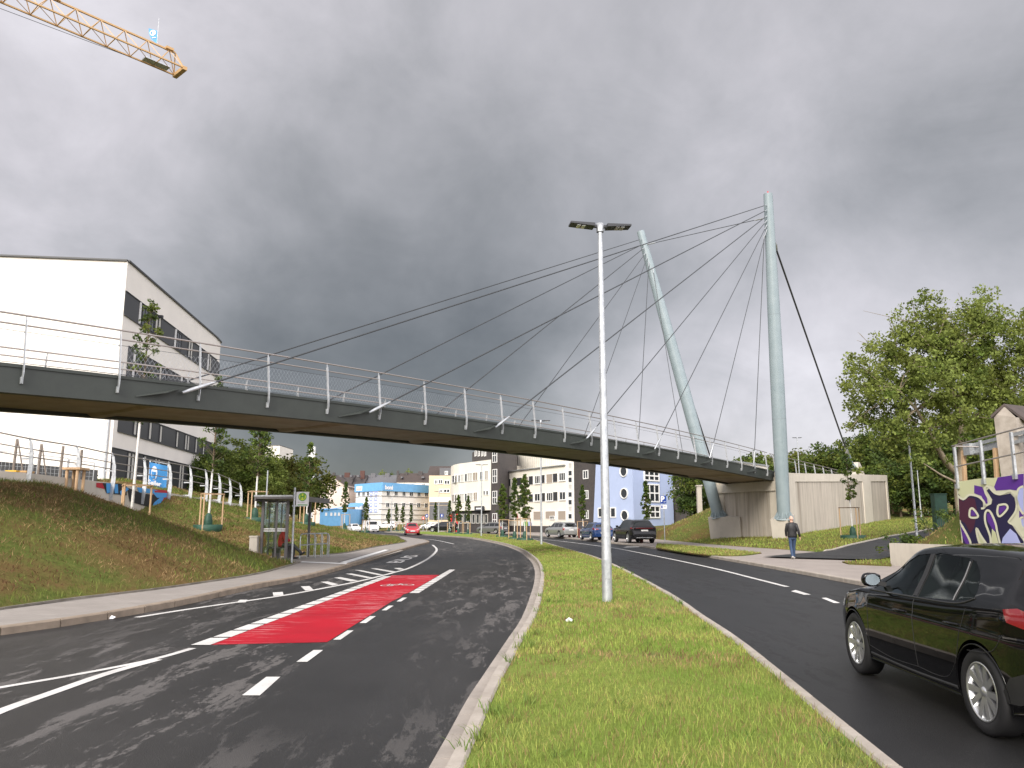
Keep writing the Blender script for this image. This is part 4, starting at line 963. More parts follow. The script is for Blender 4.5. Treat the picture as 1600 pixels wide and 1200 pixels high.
def branchy(mb, p, d, L, r, depth, tips, spread=.6, up=.15, k=3, bend=.25):
    n = 4; pts = [p]; cur = Vector(p); dd = Vector(d).normalized()
    for i in range(n):
        dd = (dd + Vector((random.uniform(-1, 1), random.uniform(-1, 1), random.uniform(-.5, .8) + up)) * bend * .5).normalized(); cur = cur + dd * L / n; pts.append(cur.copy())
    mb.tube(pts, [r * (1 - .55 * i / n) for i in range(n + 1)], n=6 if depth > 1 else 4, cap=False)
    if depth <= 1: tips.append((pts[-1], L)); tips.append((pts[-2], L))
    if depth == 0: return
    for j in range(k):
        q = pts[random.choice([2, 3, 4])] if j else pts[-1]
        nd = (dd + Vector((random.uniform(-1, 1), random.uniform(-1, 1), random.uniform(-.4, .9))) * spread).normalized()
        branchy(mb, q, nd, L * random.uniform(.58, .8), r * .5, depth - 1, tips, spread, up, k, bend)
def make_tree(name, H, W, crown0, mats, seed, nclump=60, per=60, leaf=.35, trunk_r=.22, label='', cat='tree', bark='bark', shape='round', group=None):
    random.seed(seed); t = thing(name, label, cat, (0, 0, 0), 0, group)
    mb = MB(); pts = [Vector((0, 0, -.4))]
    for i in range(1, 7): pts.append(Vector((random.uniform(-1, 1) * W * .03, random.uniform(-1, 1) * W * .03, H * .85 * i / 6)))
    mb.tube(pts, [trunk_r * (1 - .85 * i / 6) for i in range(7)], n=9)
    cs = []; rs = []
    for i in range(nclump):
        while True:
            v = Vector((random.uniform(-1, 1), random.uniform(-1, 1), random.uniform(-1, 1)))
            if .25 < v.length < 1: break
        if shape == 'round': v = v * (.72 + .28 * random.random())
        z = crown0 + (H - crown0) * (.5 + .5 * v.z); f = math.sqrt(max(0.05, 1 - (max(v.z, -.6)) ** 2)) if shape == 'round' else (1 - .75 * max(v.z, -.2)) * .9
        c = Vector((v.x * W / 2 * (1.0 if shape == 'round' else f), v.y * W / 2 * (1.0 if shape == 'round' else f), z)); cs.append(c); rs.append(W * random.uniform(.10, .19))
        if i % 3 == 0:
            b0 = pts[min(6, max(2, int(6 * (z - H * .12) / (H * .85))))]; mb.tube([b0, (b0 + c) / 2 + Vector((0, 0, -.04 * H)), c], [trunk_r * .35, trunk_r * .2, .02], n=5, cap=False)
    mb.build('trunk', bark, t)
    V = leaf_cloud([tuple(c) for c in cs], rs, per, leaf); n = len(V) // 4
    mi = np.repeat(rng.choice(len(mats), nclump, p=[.6, .4] if len(mats) == 2 else None), per)
    leaf_obj(V, 'crown', mats, t, mi); return t
def place(proto, used, loc, rz, s, label, group):
    o = proto if not used[0] else copy_tree(proto); used[0] = True
    o.location = loc; o.rotation_euler.z = rz; o.scale = (s, s, s) if not isinstance(s, tuple) else s; o['label'] = label; o['group'] = group; return o
# woods on the right and trees on the left
PRT = {}
for k, (sd_, mats, W, H, lf) in enumerate([(11, ['leaf_dark', 'leaf_mid'], 8.5, 11, .42), (12, ['leaf_mid', 'leaf_dark'], 9.5, 12, .42), (13, ['leaf_light', 'leaf_mid'], 8, 11, .36), (14, ['leaf_autumn', 'leaf_mid'], 8.5, 10, .38)]):
    PRT[k] = (make_tree('broadleaf_tree', H, W, 1.2, mats, sd_, 110, 75, lf), [False])
woods = [  # px of crown centre, px of crown top, distance, prototype, width scale
    (1185, 700, 108, 0), (1228, 697, 112, 3), (1262, 700, 116, 0), (1290, 679, 104, 1), (1322, 694, 110, 0), (1350, 668, 100, 0), (1385, 672, 96, 1), (1412, 664, 92, 0), (1445, 660, 94, 1), (1478, 640, 86, 0), (1510, 640, 88, 1), (1545, 632, 84, 0), (1585, 610, 76, 1), (1625, 600, 70, 0), (1665, 600, 66, 1),
    (1360, 705, 118, 1), (1300, 712, 126, 0), (1205, 712, 124, 2), (1430, 690, 108, 0), (1500, 668, 104, 1), (1560, 650, 100, 0), (1150, 718, 118, 1), (1330, 720, 100, 0), (1400, 705, 88, 1), (1455, 700, 84, 0), (1530, 680, 74, 1), (1590, 660, 64, 0)]
kinds = ['dense dark green tree', 'tall mid green tree', 'light green tree', 'tree with browning leaves']
desc = ['leftmost of the woods, just right of the leaning pylon', 'beside the upright pylon', 'over the abutment railing', 'tallest bump of the woods left of the back stay', 'left of the back stay', 'where the back stay meets the tree line', 'right of the back stay', 'behind the path lamp head', 'left of the big pale tree', 'under the crown of the big pale tree', 'behind the forked pale trunk', 'left of the stone gable', 'behind the stone gable', 'at the right edge of the picture', 'beyond the right edge of the picture']
for i, (x, yt, Y, k) in enumerate(woods):
    q = D(x, yt, Y); g = tz(q.x, q.y); Hh = [11, 12, 11, 10][k]; s = (q.z - g) / (Hh * 1.02)
    lab = f'{kinds[k]} {desc[i]}' if i < len(desc) else ['back row tree of the woods behind the back stay', 'back row tree seen low between the two pylons and the abutment', 'back row tree beside the upright pylon', 'back row tree over the right end of the abutment', 'inner tree of the woods left of the pale trunk', 'inner tree of the woods right of the pale trunk', 'tree behind the foot of the left leaning pylon', 'low tree rising over the abutment corner', 'near tree of the woods behind the path lamp', 'near tree shading the two bare poles', 'near tree right behind the pale forked trunk', 'near tree behind the gable and railing'][i - 15]
    place(*PRT[k], (q.x, q.y, g - .3), random.uniform(0, 6.28), (s * 1.15, s * 1.15, s), lab, 'woods beyond the lawn')
lt = [(345, 672, 70, 2, 'bright green tree touching the end of the white building'), (318, 700, 62, 0, 'small dark tree below the end of the white building'), (383, 690, 76, 2, 'light green tree behind the second row of curved railing posts'), (402, 684, 64, 2, 'fresh green tree directly behind the bus shelter'), (440, 706, 74, 3, 'tree with browning leaves behind the bus shelter roof'), (470, 706, 80, 3, 'rusty green tree nearest the pink gabled house'), (460, 742, 66, 3, 'low tree with browning leaves behind the bus stop sign'), (424, 735, 60, 2, 'low green tree on the bank left of the bus stop sign'), (372, 745, 66, 0, 'dark bushy tree behind the end of the low painted wall')]
for (x, yt, Y, k, lab) in lt:
    q = D(x, yt, Y); g = tz(q.x, q.y); Hh = [11, 12, 11, 10][k]; s = (q.z - g) / (Hh * 1.0); place(*PRT[k], (q.x, q.y, g - .3), random.uniform(0, 6.28), (s * 1.2, s * 1.2, s), lab, 'trees behind the bus stop')
for (x, yt, Y, k, lab) in [(598, 733, 300, 2, 'pair of pale treetops above the grey roofs, left one'), (639, 731, 300, 2, 'single treetop above the brown roof'), (613, 737, 310, 0, 'small dark treetop between the pale treetops')]:
    q = D(x, yt, Y); g = tz(q.x, q.y); s = (q.z - g) / 11; place(*PRT[k], (q.x, q.y, g), 1.0, (s * .35, s * .35, s), lab, 'treetops above the roofs')
q = D(1085, 745, 84); place(*PRT[0], (q.x, q.y, tz(q.x, q.y)), 2., .62, 'dark bushy tree seen under the deck beside the dark brick wall', 'trees by the brick wall')

# large pale tree at the right
def big_tree():
    g = on_ground(1503, 795, lo=36, hi=80); Y = 41.0; p = D(1503, 800, Y); gz = tz(p.x, p.y)
    t = thing('plane_tree', 'big spreading pale-barked tree with forked trunk and airy light green crown at the right', 'tree', (p.x, p.y, gz)); random.seed(5)
    mb = MB(); tips = []; px = lambda x, y, dy=0: D(x, y, Y + dy)
    Tk = [Vector((p.x, p.y, gz - .3)), px(1500, 770), px(1499, 740), px(1504, 700), px(1503, 660), px(1492, 620), px(1478, 580), px(1458, 548)]
    mb.tube(Tk, [.30, .27, .25, .21, .17, .13, .09, .05], n=10, cap=False)
    L1 = [px(1498, 742), px(1478, 722, -.4), px(1462, 695, -.8), px(1450, 670, -1.0), px(1432, 640, -1.2), px(1405, 610, -1.3)]; mb.tube(L1, [.17, .15, .13, .11, .08, .04], n=8, cap=False)
    L2 = [px(1504, 690), px(1508, 640, .6), px(1512, 590, 1.0), px(1514, 550, 1.2), px(1518, 525, 1.2)]; mb.tube(L2, [.14, .12, .10, .07, .03], n=8, cap=False)
    L3 = [px(1503, 668), px(1525, 650, .5), px(1552, 630, 1.0), px(1580, 600, 1.4)]; mb.tube(L3, [.10, .09, .07, .03], n=7, cap=False)
    L4 = [px(1499, 756), px(1470, 742, -1), px(1440, 722, -1.6)]; mb.tube(L4, [.07, .05, .02], n=6, cap=False)
    L5 = [px(1492, 620), px(1465, 590, .8), px(1430, 560, 1.4), px(1395, 552, 1.6)]; mb.tube(L5, [.09, .07, .05, .03], n=6, cap=False)
    for br in (Tk[5:], L1[3:], L2[2:], L3[1:], L5[1:]):
        for q_ in br:
            for j in range(3): branchy(mb, q_, Vector((random.uniform(-1, 1), random.uniform(-1, 1), random.uniform(.0, .7))), random.uniform(.7, 1.3), .040, 1, tips, .7, .2, 3)
    mb.build('trunk', 'bark_pale', t, W=True)
    outline = [(1428, 470, 0), (1440, 500, 1), (1480, 470, 0), (1520, 465, 1), (1555, 470, -1), (1590, 500, 1), (1400, 520, 0), (1440, 545, -1.5), (1480, 520, 1), (1525, 510, -1), (1565, 530, 1), (1600, 545, 0), (1345, 560, -1), (1330, 590, 0), (1350, 620, 1), (1335, 650, -.5), (1370, 590, -2), (1390, 560, 1), (1400, 600, -1), (1380, 640, 1), (1420, 650, -1.5), (1430, 600, 2), (1450, 570, 0), (1470, 600, -2), (1500, 560, 2), (1510, 600, -1), (1540, 580, 0), (1570, 570, 2), (1590, 600, -1), (1555, 620, 1), (1530, 640, -1), (1360, 665, 0), (1400, 680, 0), (1440, 690, -1), (1620, 560, 0), (1640, 600, 1), (1620, 500, 0), (1650, 540, 0), (1600, 640, 0), (1580, 660, 1), (1465, 650, 1), (1485, 500, 2), (1540, 490, 2)]
    cs = []; rs = []
    outline = [(x, 470 + (y - 470) * .92 + 18, dy) for x, y, dy in outline]
    for (x, y, dy) in outline:
        c = px(x, y, dy * 1.3)
        for j in range(19):
            v = Vector((random.gauss(0, .85), random.gauss(0, .9), random.gauss(0, .68))); cs.append(tuple(c + v - t.location)); rs.append(random.uniform(.30, .62))
        mb2 = None
    for (c, L) in tips: cs.append(tuple(c - t.location)); rs.append(.42)
    def ok(c_):
        w = Vector(c_) + t.location; zc = w.y * CT + (w.z - CH) * ST; yc = -w.y * ST + (w.z - CH) * CT; x_ = 800 + F * w.x / zc; y_ = 600 - F * yc / zc
        return y_ > np.interp(x_, [1300, 1330, 1345, 1375, 1400, 1425, 1470, 1540, 1600, 1700], [580, 545, 535, 530, 490, 460, 468, 460, 492, 515]) + random.gauss(0, 15) and x_ > 1318 + random.gauss(0, 9)
    kp = [i for i, c_ in enumerate(cs) if ok(c_)]; cs = [cs[i] for i in kp]; rs = [rs[i] for i in kp]
    V = leaf_cloud(cs, rs, 52, .165, .75); mi = np.repeat(rng.choice(2, len(cs), p=[.72, .28]), 52); leaf_obj(V, 'crown', ['leaf_light', 'leaf_mid'], t, mi)
    # twigs reaching the outer clumps
    mb = MB(); anchors = Tk[4:] + L1[2:] + L2[1:] + L3[1:] + L5[1:]
    for (x, y, dy) in outline:
        c = px(x, y, dy * 1.3); a = min(anchors, key=lambda w: (w - c).length); m_ = (a + c) / 2 + Vector((random.gauss(0, .2), 0, -.15)); mb.tube([a, m_, c], [.045, .03, .012], n=5, cap=False)
        for j in range(4): mb.tube([m_.lerp(c, .5), c + Vector((random.gauss(0, .8), random.gauss(0, .8), random.gauss(0, .5)))], [.02, .008], n=4, cap=False)
    mb.build('branches', 'bark_pale', t, W=True)
big_tree()

# young staked trees
def young_tree(H, W, crown0, stake_h, spread, mats, seed, leaf=.13, n=70, per=30, lean=(0, 0), nst=3, bar='stake_wood', stem=.035, bag=True, shape='col'):
    random.seed(seed); t = thing('young_tree', '', 'young tree')
    p = lambda z: Vector((lean[0] * z / H, lean[1] * z / H, z))
    MB().tube([p(-.2), p(H * .3), p(crown0 + .1)], [stem * 1.2, stem, stem * .9], n=8).build('painted_trunk', 'trunk_white', t)
    mb = MB(); mb.tube([p(crown0 + .1), p(H * .75), p(H * .95)], [stem * .85, stem * .5, .008], n=6); cs = []; rs = []
    for i in range(n):
        f = random.random(); z = crown0 + (H - crown0) * f
        w = W / 2 * ((1 - f) ** .6 * min(1, .35 + f * 3)) * random.uniform(.2, 1.05); a = random.uniform(0, 6.28); c = p(z) + Vector((math.cos(a) * w, math.sin(a) * w, w * .35)); cs.append(tuple(c)); rs.append(W * random.uniform(.07, .14))
        mb.tube([p(max(crown0, z - w * .5)), c], [.012, .005], n=4, cap=False)
    mb.build('branches', 'bark', t)
    V = leaf_cloud(cs, rs, per, leaf); mi = np.repeat(rng.choice(2, len(cs), p=[.6, .4]), per); leaf_obj(V, 'crown', mats, t, mi)
    st = [(spread * math.cos(a), spread * math.sin(a)) for a in [2 * math.pi * k / nst + .5 for k in range(nst)]]
    for (x, y) in st: MB().tube([(x, y, -.5), (x, y, stake_h)], .038, n=8).build('stake', 'stake_wood', t)
    mb = MB()
    for i in range(nst): a, b = st[i], st[(i + 1) % nst]; mb.bar((a[0] * 1.06, a[1] * 1.06, stake_h + .03), (b[0] * 1.06, b[1] * 1.06, stake_h + .03), .07, .05)
    mb.build('stake_frame', bar, t)
    if bag:
        MB().lathe([(.30, -.30), (spread * .98, -.28), (spread * 1.06, .18), (spread * 1.0, .20), (spread * .95, .10), (.1, .12)], 18).build('watering_ring', 'green_bag', t)
        MB().lathe([(.17, .08), (.20, .3), (.15, .62), (.06, .74), (0, .76)], 12).build('watering_bag', 'green_bag', t)
    return t
ytA = young_tree(5.2, 1.35, 1.7, 1.7, .62, ['leaf_mid', 'leaf_dark'], 31, .13, 130, 34)
ytB = young_tree(5.6, 1.2, 2.0, 1.7, .62, ['leaf_dark', 'leaf_mid'], 32, .13, 130, 34)
uA, uB = [False], [False]
av = [(785, 841.5, 757, 0, 'slim young tree with its own stakes left of the pair on the grass island'), (804, 845, 747, 1, 'left one of the pair of young trees on the grass island'), (820, 847, 742, 0, 'right one of the pair of young trees, nearest on the island'),
      (702, 834.5, 782, 1, 'young tree in front of the red posts of the rounded building, leftmost there'), (716, 836, 774, 0, 'taller young tree between the red posts of the rounded building'), (731, 836.6, 775, 1, 'young tree left of the distant double-headed lamp'), (741, 831, 783, 0, 'young tree half hidden behind the distant double-headed lamp'),
      (911, 842, 758, 1, 'young tree between the silver and the blue parked cars'), (538, 827, 753, 1, 'dark red-green young tree in front of the low blue hall'), (571, 832, 777, 0, 'young tree beside the white van'), (607, 829, 795, 0, 'smallest young tree before the blue roofed building'), (619, 830, 788, 1, 'young tree left of the red car, second before the windows'),
      (629, 830, 791, 0, 'young tree standing behind the red car on its left'), (642, 830, 789, 1, 'bushier young tree directly behind the red car'), (680, 829, 785, 1, 'dark young tree at the right end of the blue roofed building'), (1011, 838, 752, 1, 'young tree before the large gridded window behind the black parked car')]
for (x, yb, yt, k, lab) in av:
    g = on_ground(x, yb); gz = max(g.z, .1)
    if x == 1011: g = Vector((*D(x, yb, 68).xy, .1)); gz = tz(g.x, g.y)
    s = (D(x, yt, g.y).z - gz) / (5.2 if k == 0 else 5.6); pr, us = ((ytA, uA), (ytB, uB))[k]
    if 520 < x < 700: s *= 1.0
    place(pr, us, (g.x, g.y, gz), random.uniform(0, 6), (s, s, s), lab, 'young staked trees along the road')
# four larger ones on the bank and lawn, each with a look of its own
def special(px_, Y, H, lean, label, **k):
    q = D(*px_, Y); gz = tz(q.x, q.y); t = young_tree(H=H, lean=lean, **k); t.location = (q.x, q.y, gz + k.get('dz', 0) * 0); t['label'] = label; t['group'] = 'young staked trees on the grass banks'; return t
special((206, 790), 29.5, 8.9, (.12, 0), 'tall thin young tree on the bank crest with white trunk, sparse top above the deck', W=1.7, crown0=4.0, stake_h=1.75, spread=.62, mats=['leaf_mid', 'leaf_dark'], seed=41, leaf=.12, n=60, per=22, stem=.05)
special((324, 836), 38, 7.2, (.12, 0), 'young tree with dark crown and leaning white trunk on the bank below the grey wall', W=1.7, crown0=2.7, stake_h=1.6, spread=.62, mats=['leaf_dark', 'leaf_mid'], seed=42, leaf=.11, n=90, per=32, stem=.05)
special((397, 826), 45, 6.9, (.08, 0), 'young tree with full green crown just left of the bus shelter', W=2.1, crown0=2.4, stake_h=1.6, spread=.62, mats=['leaf_mid', 'leaf_dark'], seed=43, leaf=.12, n=120, per=36, stem=.05)
special((478, 819), 55, 5.6, (.1, 0), 'young tree whose stakes show right of the bus stop sign', W=1.6, crown0=2.2, stake_h=1.7, spread=.6, mats=['leaf_mid', 'leaf_dark'], seed=44, leaf=.13, n=70, per=28, stem=.04)
special((1333, 838), 50, 5.15, (-.1, 0), 'young tree with dark stake frame on the lawn in front of the concrete abutment', W=1.7, crown0=2.3, stake_h=1.85, spread=.70, mats=['leaf_mid', 'leaf_dark'], seed=45, leaf=.15, n=46, per=22, stem=.045, bar='bark')
special((1390, 818), 92, 5.0, (0, 0), 'far young tree with stakes just right of the abutment corner', W=1.2, crown0=3.6, stake_h=2.6, spread=.9, mats=['leaf_mid', 'leaf_dark'], seed=46, leaf=.2, n=20, per=12, stem=.07, bag=False)
# bushes by the earth heap
def bush(px_, Y, W, H, mats, lab, seed=3):
    q = D(*px_, Y); g = tz(q.x, q.y); t = thing('bush', lab, 'bush', (q.x, q.y, g), 0, 'bushes beside the earth heap'); random.seed(seed); cs = []; rs = []; mb = MB()
    for i in range(26): c = (random.gauss(0, W * .28), random.gauss(0, W * .28), random.uniform(.1, H)); cs.append(c); rs.append(W * .16); mb.tube([(0, 0, -.1), c], [.012, .006], n=4, cap=False)
    mb.build('stems', 'bark', t); leaf_obj(leaf_cloud(cs, rs, 42, .11), 'foliage', mats, t, np.repeat(rng.choice(2, 26), 42)); return t
bush((1468, 800), 37, 2.2, 1.9, ['leaf_dark', 'leaf_mid'], 'green bush left of the forked pale trunk above the earth heap', 3)
bush((1486, 775), 36, 1.8, 1.6, ['leaf_mid', 'leaf_dark'], 'smaller bush touching the edge of the painted wall', 4)
bush((1420, 835), 34, 1.5, .8, ['leaf_mid', 'leaf_dark'], 'low weedy bush at the foot of the path lamp', 6)
# ------------------------------------------------------------------ buildings
def face_px(A, B, px, py):
    """photo pixel -> (distance along the wall A-B, height)"""
    d = ray(px, py); A = Vector(A); B = Vector(B); t_ = (B - A).normalized()
    M_ = np.array([[d.x, -t_.x], [d.y, -t_.y]]); k, s = np.linalg.solve(M_, np.array([A.x, A.y])); return s, CH + d.z * k
def wall_block(par, poly, z0, z1, m_, name='wall', cap=None):
    o = MB().prism(poly, z0, z1).build(name, m_, par, W=True, tri=True)
    if cap:
        n = len(poly); a = sum(poly[i][0] * poly[(i + 1) % n][1] - poly[(i + 1) % n][0] * poly[i][1] for i in range(n)); P_ = [Vector(p) for p in (poly if a > 0 else poly[::-1])]; c = sum(P_, Vector((0, 0))) / n
        q = [tuple(p + (p - c).normalized() * .22) for p in P_]; MB().prism(q, z1 - .02, z1 + .14, True).build('roof', cap, par, W=True, tri=True)
    return o
def win(par, A, B, s0, s1, z0, z1, nv=1, nh=0, fr='win_frame', gl='win_dark', fw=.07, proud=.05, name='window', sill=False):
    A = Vector(A); B = Vector(B); t_ = (B - A).normalized(); n_ = Vector((t_.y, -t_.x))
    if n_.dot(-A) < 0: n_ = -n_
    W_ = s1 - s0; ang = math.atan2(t_.y, t_.x)
    def b(mb, sa, sb, za, zb, d0, d1):
        c = A + t_ * (sa + sb) / 2 + n_ * (d0 + d1) / 2; mb.box((c.x, c.y, (za + zb) / 2), (sb - sa, d1 - d0, zb - za), rz=ang)
    mb = MB(); b(mb, s0, s0 + fw, z0, z1, -.02, proud); b(mb, s1 - fw, s1, z0, z1, -.02, proud); b(mb, s0 + fw, s1 - fw, z0, z0 + fw, -.02, proud); b(mb, s0 + fw, s1 - fw, z1 - fw, z1, -.02, proud)
    for i in range(1, nv): s = s0 + W_ * i / nv; b(mb, s - fw / 2, s + fw / 2, z0 + fw, z1 - fw, -.02, proud * .8)
    for i in range(1, nh + 1): z = z0 + (z1 - z0) * i / (nh + 1); b(mb, s0 + fw, s1 - fw, z - fw / 2, z + fw / 2, -.02, proud * .75)
    if sill: b(mb, s0 - .08, s1 + .08, z0 - .07, z0, -.02, proud + .08)
    f = mb.build(name, fr, par, W=True); g = MB(); b(g, s0 + fw * .5, s1 - fw * .5, z0 + fw * .5, z1 - fw * .5, -.02, proud * .45)
    o = g.build('pane', gl, None); o.parent = f; inv = Matrix.Translation(par.location).inverted(); o.data.transform(inv); return f
def winpx(par, A, B, x0, x1, y0, y1, **k):
    s0, za = face_px(A, B, x0, (y0 + y1) / 2); s1, _ = face_px(A, B, x1, (y0 + y1) / 2); xm = (x0 + x1) / 2
    _, zt = face_px(A, B, xm, y0); _, zb = face_px(A, B, xm, y1); return win(par, A, B, min(s0, s1), max(s0, s1), zb, zt, **k)
# white school-like building at the left
WA = (D(0, 600, 45.2).x - 14, 43.4); WC = (D(183, 600, 46).x, 46.0); WE = Vector((-25.7, 70.0))
def P_at(px, py, Y): v = D(px, py, Y); return v
WCv = Vector(WC); tR = (WE - WCv).normalized(); zroof = D(195, 408, 46).z
wb = thing('white_building', 'white four-storey building with dark window bands and sharp corner at the left', 'building', (WC[0], WC[1], 3))
back = Vector((tR.x, tR.y)) * 24
wl = Vector(WA); curve = [WCv + tR * 20.5, WCv + tR * 22.3 + Vector((-.12, 0)), WCv + tR * 23.4 + Vector((-.7, 0)), WCv + tR * 24.0 + Vector((-2.0, 0)), WCv + tR * 24.1 + Vector((-6, 0))]
poly = [tuple(wl), WC] + [tuple(p) for p in curve] + [(wl.x - 6, 74)]
wall_block(wb, poly, 1.0, zroof, 'plaster_white')
mb = MB()
edge = [wl, WCv] + curve
for a, b in zip(edge[:-1], edge[1:]): mb.bar((a.x, a.y, zroof + .03), (b.x, b.y, zroof + .03), .24, .10)
mb.prism(poly, zroof - .02, zroof + .02); mb.build('roof_edge', 'lamp_dark', wb, W=True, tri=True)
A_, B_ = WC, tuple(WCv + tR * 21)
def band(y0, y1, x_ref, s0, s1, seq, x2=None):
    """a strip of windows and panels; heights read at the corner column x_ref"""
    _, zt = face_px(A_, B_, x_ref, y0); _, zb = face_px(A_, B_, x_ref, y1)
    n_ = Vector((tR.y, -tR.x)); ang = math.atan2(tR.y, tR.x)
    def bx(mb, sa, sb, za, zb_, d0, d1): c = WCv + tR * (sa + sb) / 2 + n_ * (d0 + d1) / 2; mb.box((c.x, c.y, (za + zb_) / 2), (sb - sa, d1 - d0, zb_ - za), rz=ang)
    mb = MB(); bx(mb, s0, s1, zb, zt, -.05, .03); mb.build('window_band', 'panel_dark', wb, W=True)
    mb = MB(); bx(mb, s0, s1, zb - .05, zb, -.05, .10); bx(mb, s0, s1, zt, zt + .04, -.05, .08); mb.build('band_trim', 'lamp_dark', wb, W=True)
    s = s0 + .9; k = 0
    while s < s1 - 1.3:
        kind = seq[k % len(seq)]; k += 1
        if kind == 'w': win(wb, A_, B_, s, s + 1.1, zb + .06, zt - .06, nv=2, nh=1, fr='panel_dark', gl='win_dark', proud=.07, fw=.06); s += 1.2
        elif kind == 'l': win(wb, A_, B_, s, s + .55, zb + .03, zt - .03, fr='panel_dark', gl='panel_light', proud=.085, fw=.035, name='shutter'); s += .6
        elif kind == 'o': win(wb, A_, B_, s, s + .12, zb + .03, zt - .03, fr='win_frame', gl='win_dark', proud=.12, fw=.03); s += .5
        else: s += 1.5
    return zb, zt
band(452, 490, 192, .02, 20.9, 'dowwllddowdlldwdol')
band(541, 588, 200, 1.2, 20.9, 'owddlwddowdlwdlod', 200)
band(646, 678, 200, .6, 20.9, 'dlldldlddl')
zb3, _ = band(699, 752, 172, .05, 20.9, 'dlldldlldwdll')
# window bands wrap round the curved end
for (y0, y1, xr) in ((452, 490, 192), (541, 588, 200), (646, 678, 200), (699, 752, 172)):
    _, zt = face_px(A_, B_, xr, y0); _, zb = face_px(A_, B_, xr, y1); mb = MB(); pr = [p + Vector((.04, .03)) for p in curve[:-1]]
    for a, b in zip(pr[:-1], pr[1:]): mb.add([(a.x, a.y, zb), (b.x, b.y, zb), (b.x, b.y, zt), (a.x, a.y, zt)], [(0, 1, 2, 3)])
    mb.build('window_band', 'panel_dark', wb, W=True)
MB().tube([(WC[0] - .25, WC[1] - .12, 2.5), (WC[0] - .25, WC[1] - .12, D(178, 655, 46).z + .6)], .06, n=8).build('downpipe', 'galv', wb, W=True)
q = WCv + tR * 6; MB().box((q.x + .15, q.y, zroof - 1.9), (.3, .2, .18)).build('wall_lamp', 'lamp_dark', wb, W=True)

# blue and white corner building with the shop name
BY = 170.0
bc = D(596.7, 756, BY); bl = D(556.5, 760, BY * 1.05); brr = D(684.5, 761.5, BY * 1.10); zr = bc.z; zg = tz(bc.x, bc.y) - 1
bn = thing('shop_building', 'white three-storey building with bright blue roof band carrying white lettering', 'building', (bc.x, bc.y, zg + 1))
wall_block(bn, [(bl.x, bl.y), (bc.x, bc.y), (brr.x, brr.y), (brr.x - 8, brr.y + 26), (bl.x, bl.y + 26)], zg, zr, 'plaster_white')
LAf, LBf_ = (bl.x, bl.y), (bc.x, bc.y); RAf, RBf = (bc.x, bc.y), (brr.x, brr.y)
_, zb_ = face_px(RAf, RBf, 600, 767)
for (A1, B1, nm) in ((LAf, LBf_, 0), (RAf, RBf, 1)):
    a, b = Vector(A1), Vector(B1); t_ = (b - a).normalized(); n_ = Vector((t_.y, -t_.x)); n_ = n_ if n_.dot(-a) > 0 else -n_; c = (a + b) / 2 + n_ * .1
    MB().box((c.x, c.y, (zb_ + zr) / 2 + .15), ((b - a).length + .3, .4, zr - zb_ + .3), rz=math.atan2(t_.y, t_.x)).build('roof_band', 'metal_blue', bn, W=True)
    for yy in (775, 787, 796, 804, 812):
        _, z = face_px(RAf, RBf, 600, yy); c = (a + b) / 2 + n_ * .03; MB().box((c.x, c.y, z), ((b - a).length, .1, .10), rz=math.atan2(t_.y, t_.x)).build('ledge', 'roof_grey', bn, W=True)
r7 = lambda x, y: (500 + x / 7.27, 700 + y / 7.27)
for (x0, x1, y0, y1) in [(752, 790, 492, 540), (842, 880, 494, 541), (932, 968, 496, 543), (1014, 1055, 499, 545), (1102, 1140, 502, 547), (1185, 1223, 505, 549), (745, 785, 622, 670), (836, 878, 622, 670), (928, 966, 623, 671), (1012, 1052, 624, 672), (1098, 1136, 625, 674), (1185, 1222, 628, 676), (742, 790, 752, 800), (1000, 1030, 800, 850)]:
    (a, b), (c, d) = r7(x0, y0), r7(x1, y1); winpx(bn, RAf, RBf, a, c, b, d, nv=2, fw=.045, proud=.12)
for (x0, x1, y0, y1) in [(435, 462, 500, 545), (485, 515, 498, 543), (535, 562, 496, 542), (428, 455, 625, 675), (420, 448, 760, 850), (555, 580, 790, 830)]:
    (a, b), (c, d) = r7(x0, y0), r7(x1, y1); winpx(bn, LAf, LBf_, a, c, b, d, nv=2, fw=.045, proud=.12)
def poster(A1, B1, x0, x1, y0, y1, m_, name, par, proud=.08):
    s0, _ = face_px(A1, B1, x0, y0); s1, _ = face_px(A1, B1, x1, y0); _, zt = face_px(A1, B1, (x0 + x1) / 2, y0); _, z0 = face_px(A1, B1, (x0 + x1) / 2, y1)
    a, b = Vector(A1), Vector(B1); t_ = (b - a).normalized(); n_ = Vector((t_.y, -t_.x)); n_ = n_ if n_.dot(-a) > 0 else -n_; c = a + t_ * (s0 + s1) / 2 + n_ * proud
    o = MB().box((c.x, c.y, (zt + z0) / 2), (abs(s1 - s0), .05, zt - z0), rz=math.atan2(t_.y, t_.x)).build(name, m_, par, W=True); return c, t_, n_, (zt + z0) / 2, abs(s1 - s0), zt - z0
def letters(txt, c, t_, n_, z, w, h, m_, par, name='lettering', off=.06, bold=.02):
    x = t_ if (Vector((t_.y, -t_.x)).dot(n_) > 0) else -t_
    o = text_mesh(txt, 1.0, m_, name, bold=bold); bb = np.array([v.co[:] for v in o.data.vertices]); mn, mx_ = bb.min(0), bb.max(0); cc = (mn + mx_) / 2
    fr_ = frame((c.x + n_.x * off - par.location.x, c.y + n_.y * off - par.location.y, z - par.location.z), (x.x, x.y, 0))
    o.data.transform(fr_ @ Matrix.Diagonal((w / (mx_[0] - mn[0]), h / (mx_[1] - mn[1]), 1, 1)) @ Matrix.Translation((-cc[0], -cc[1], 0))); o.parent = par; return o
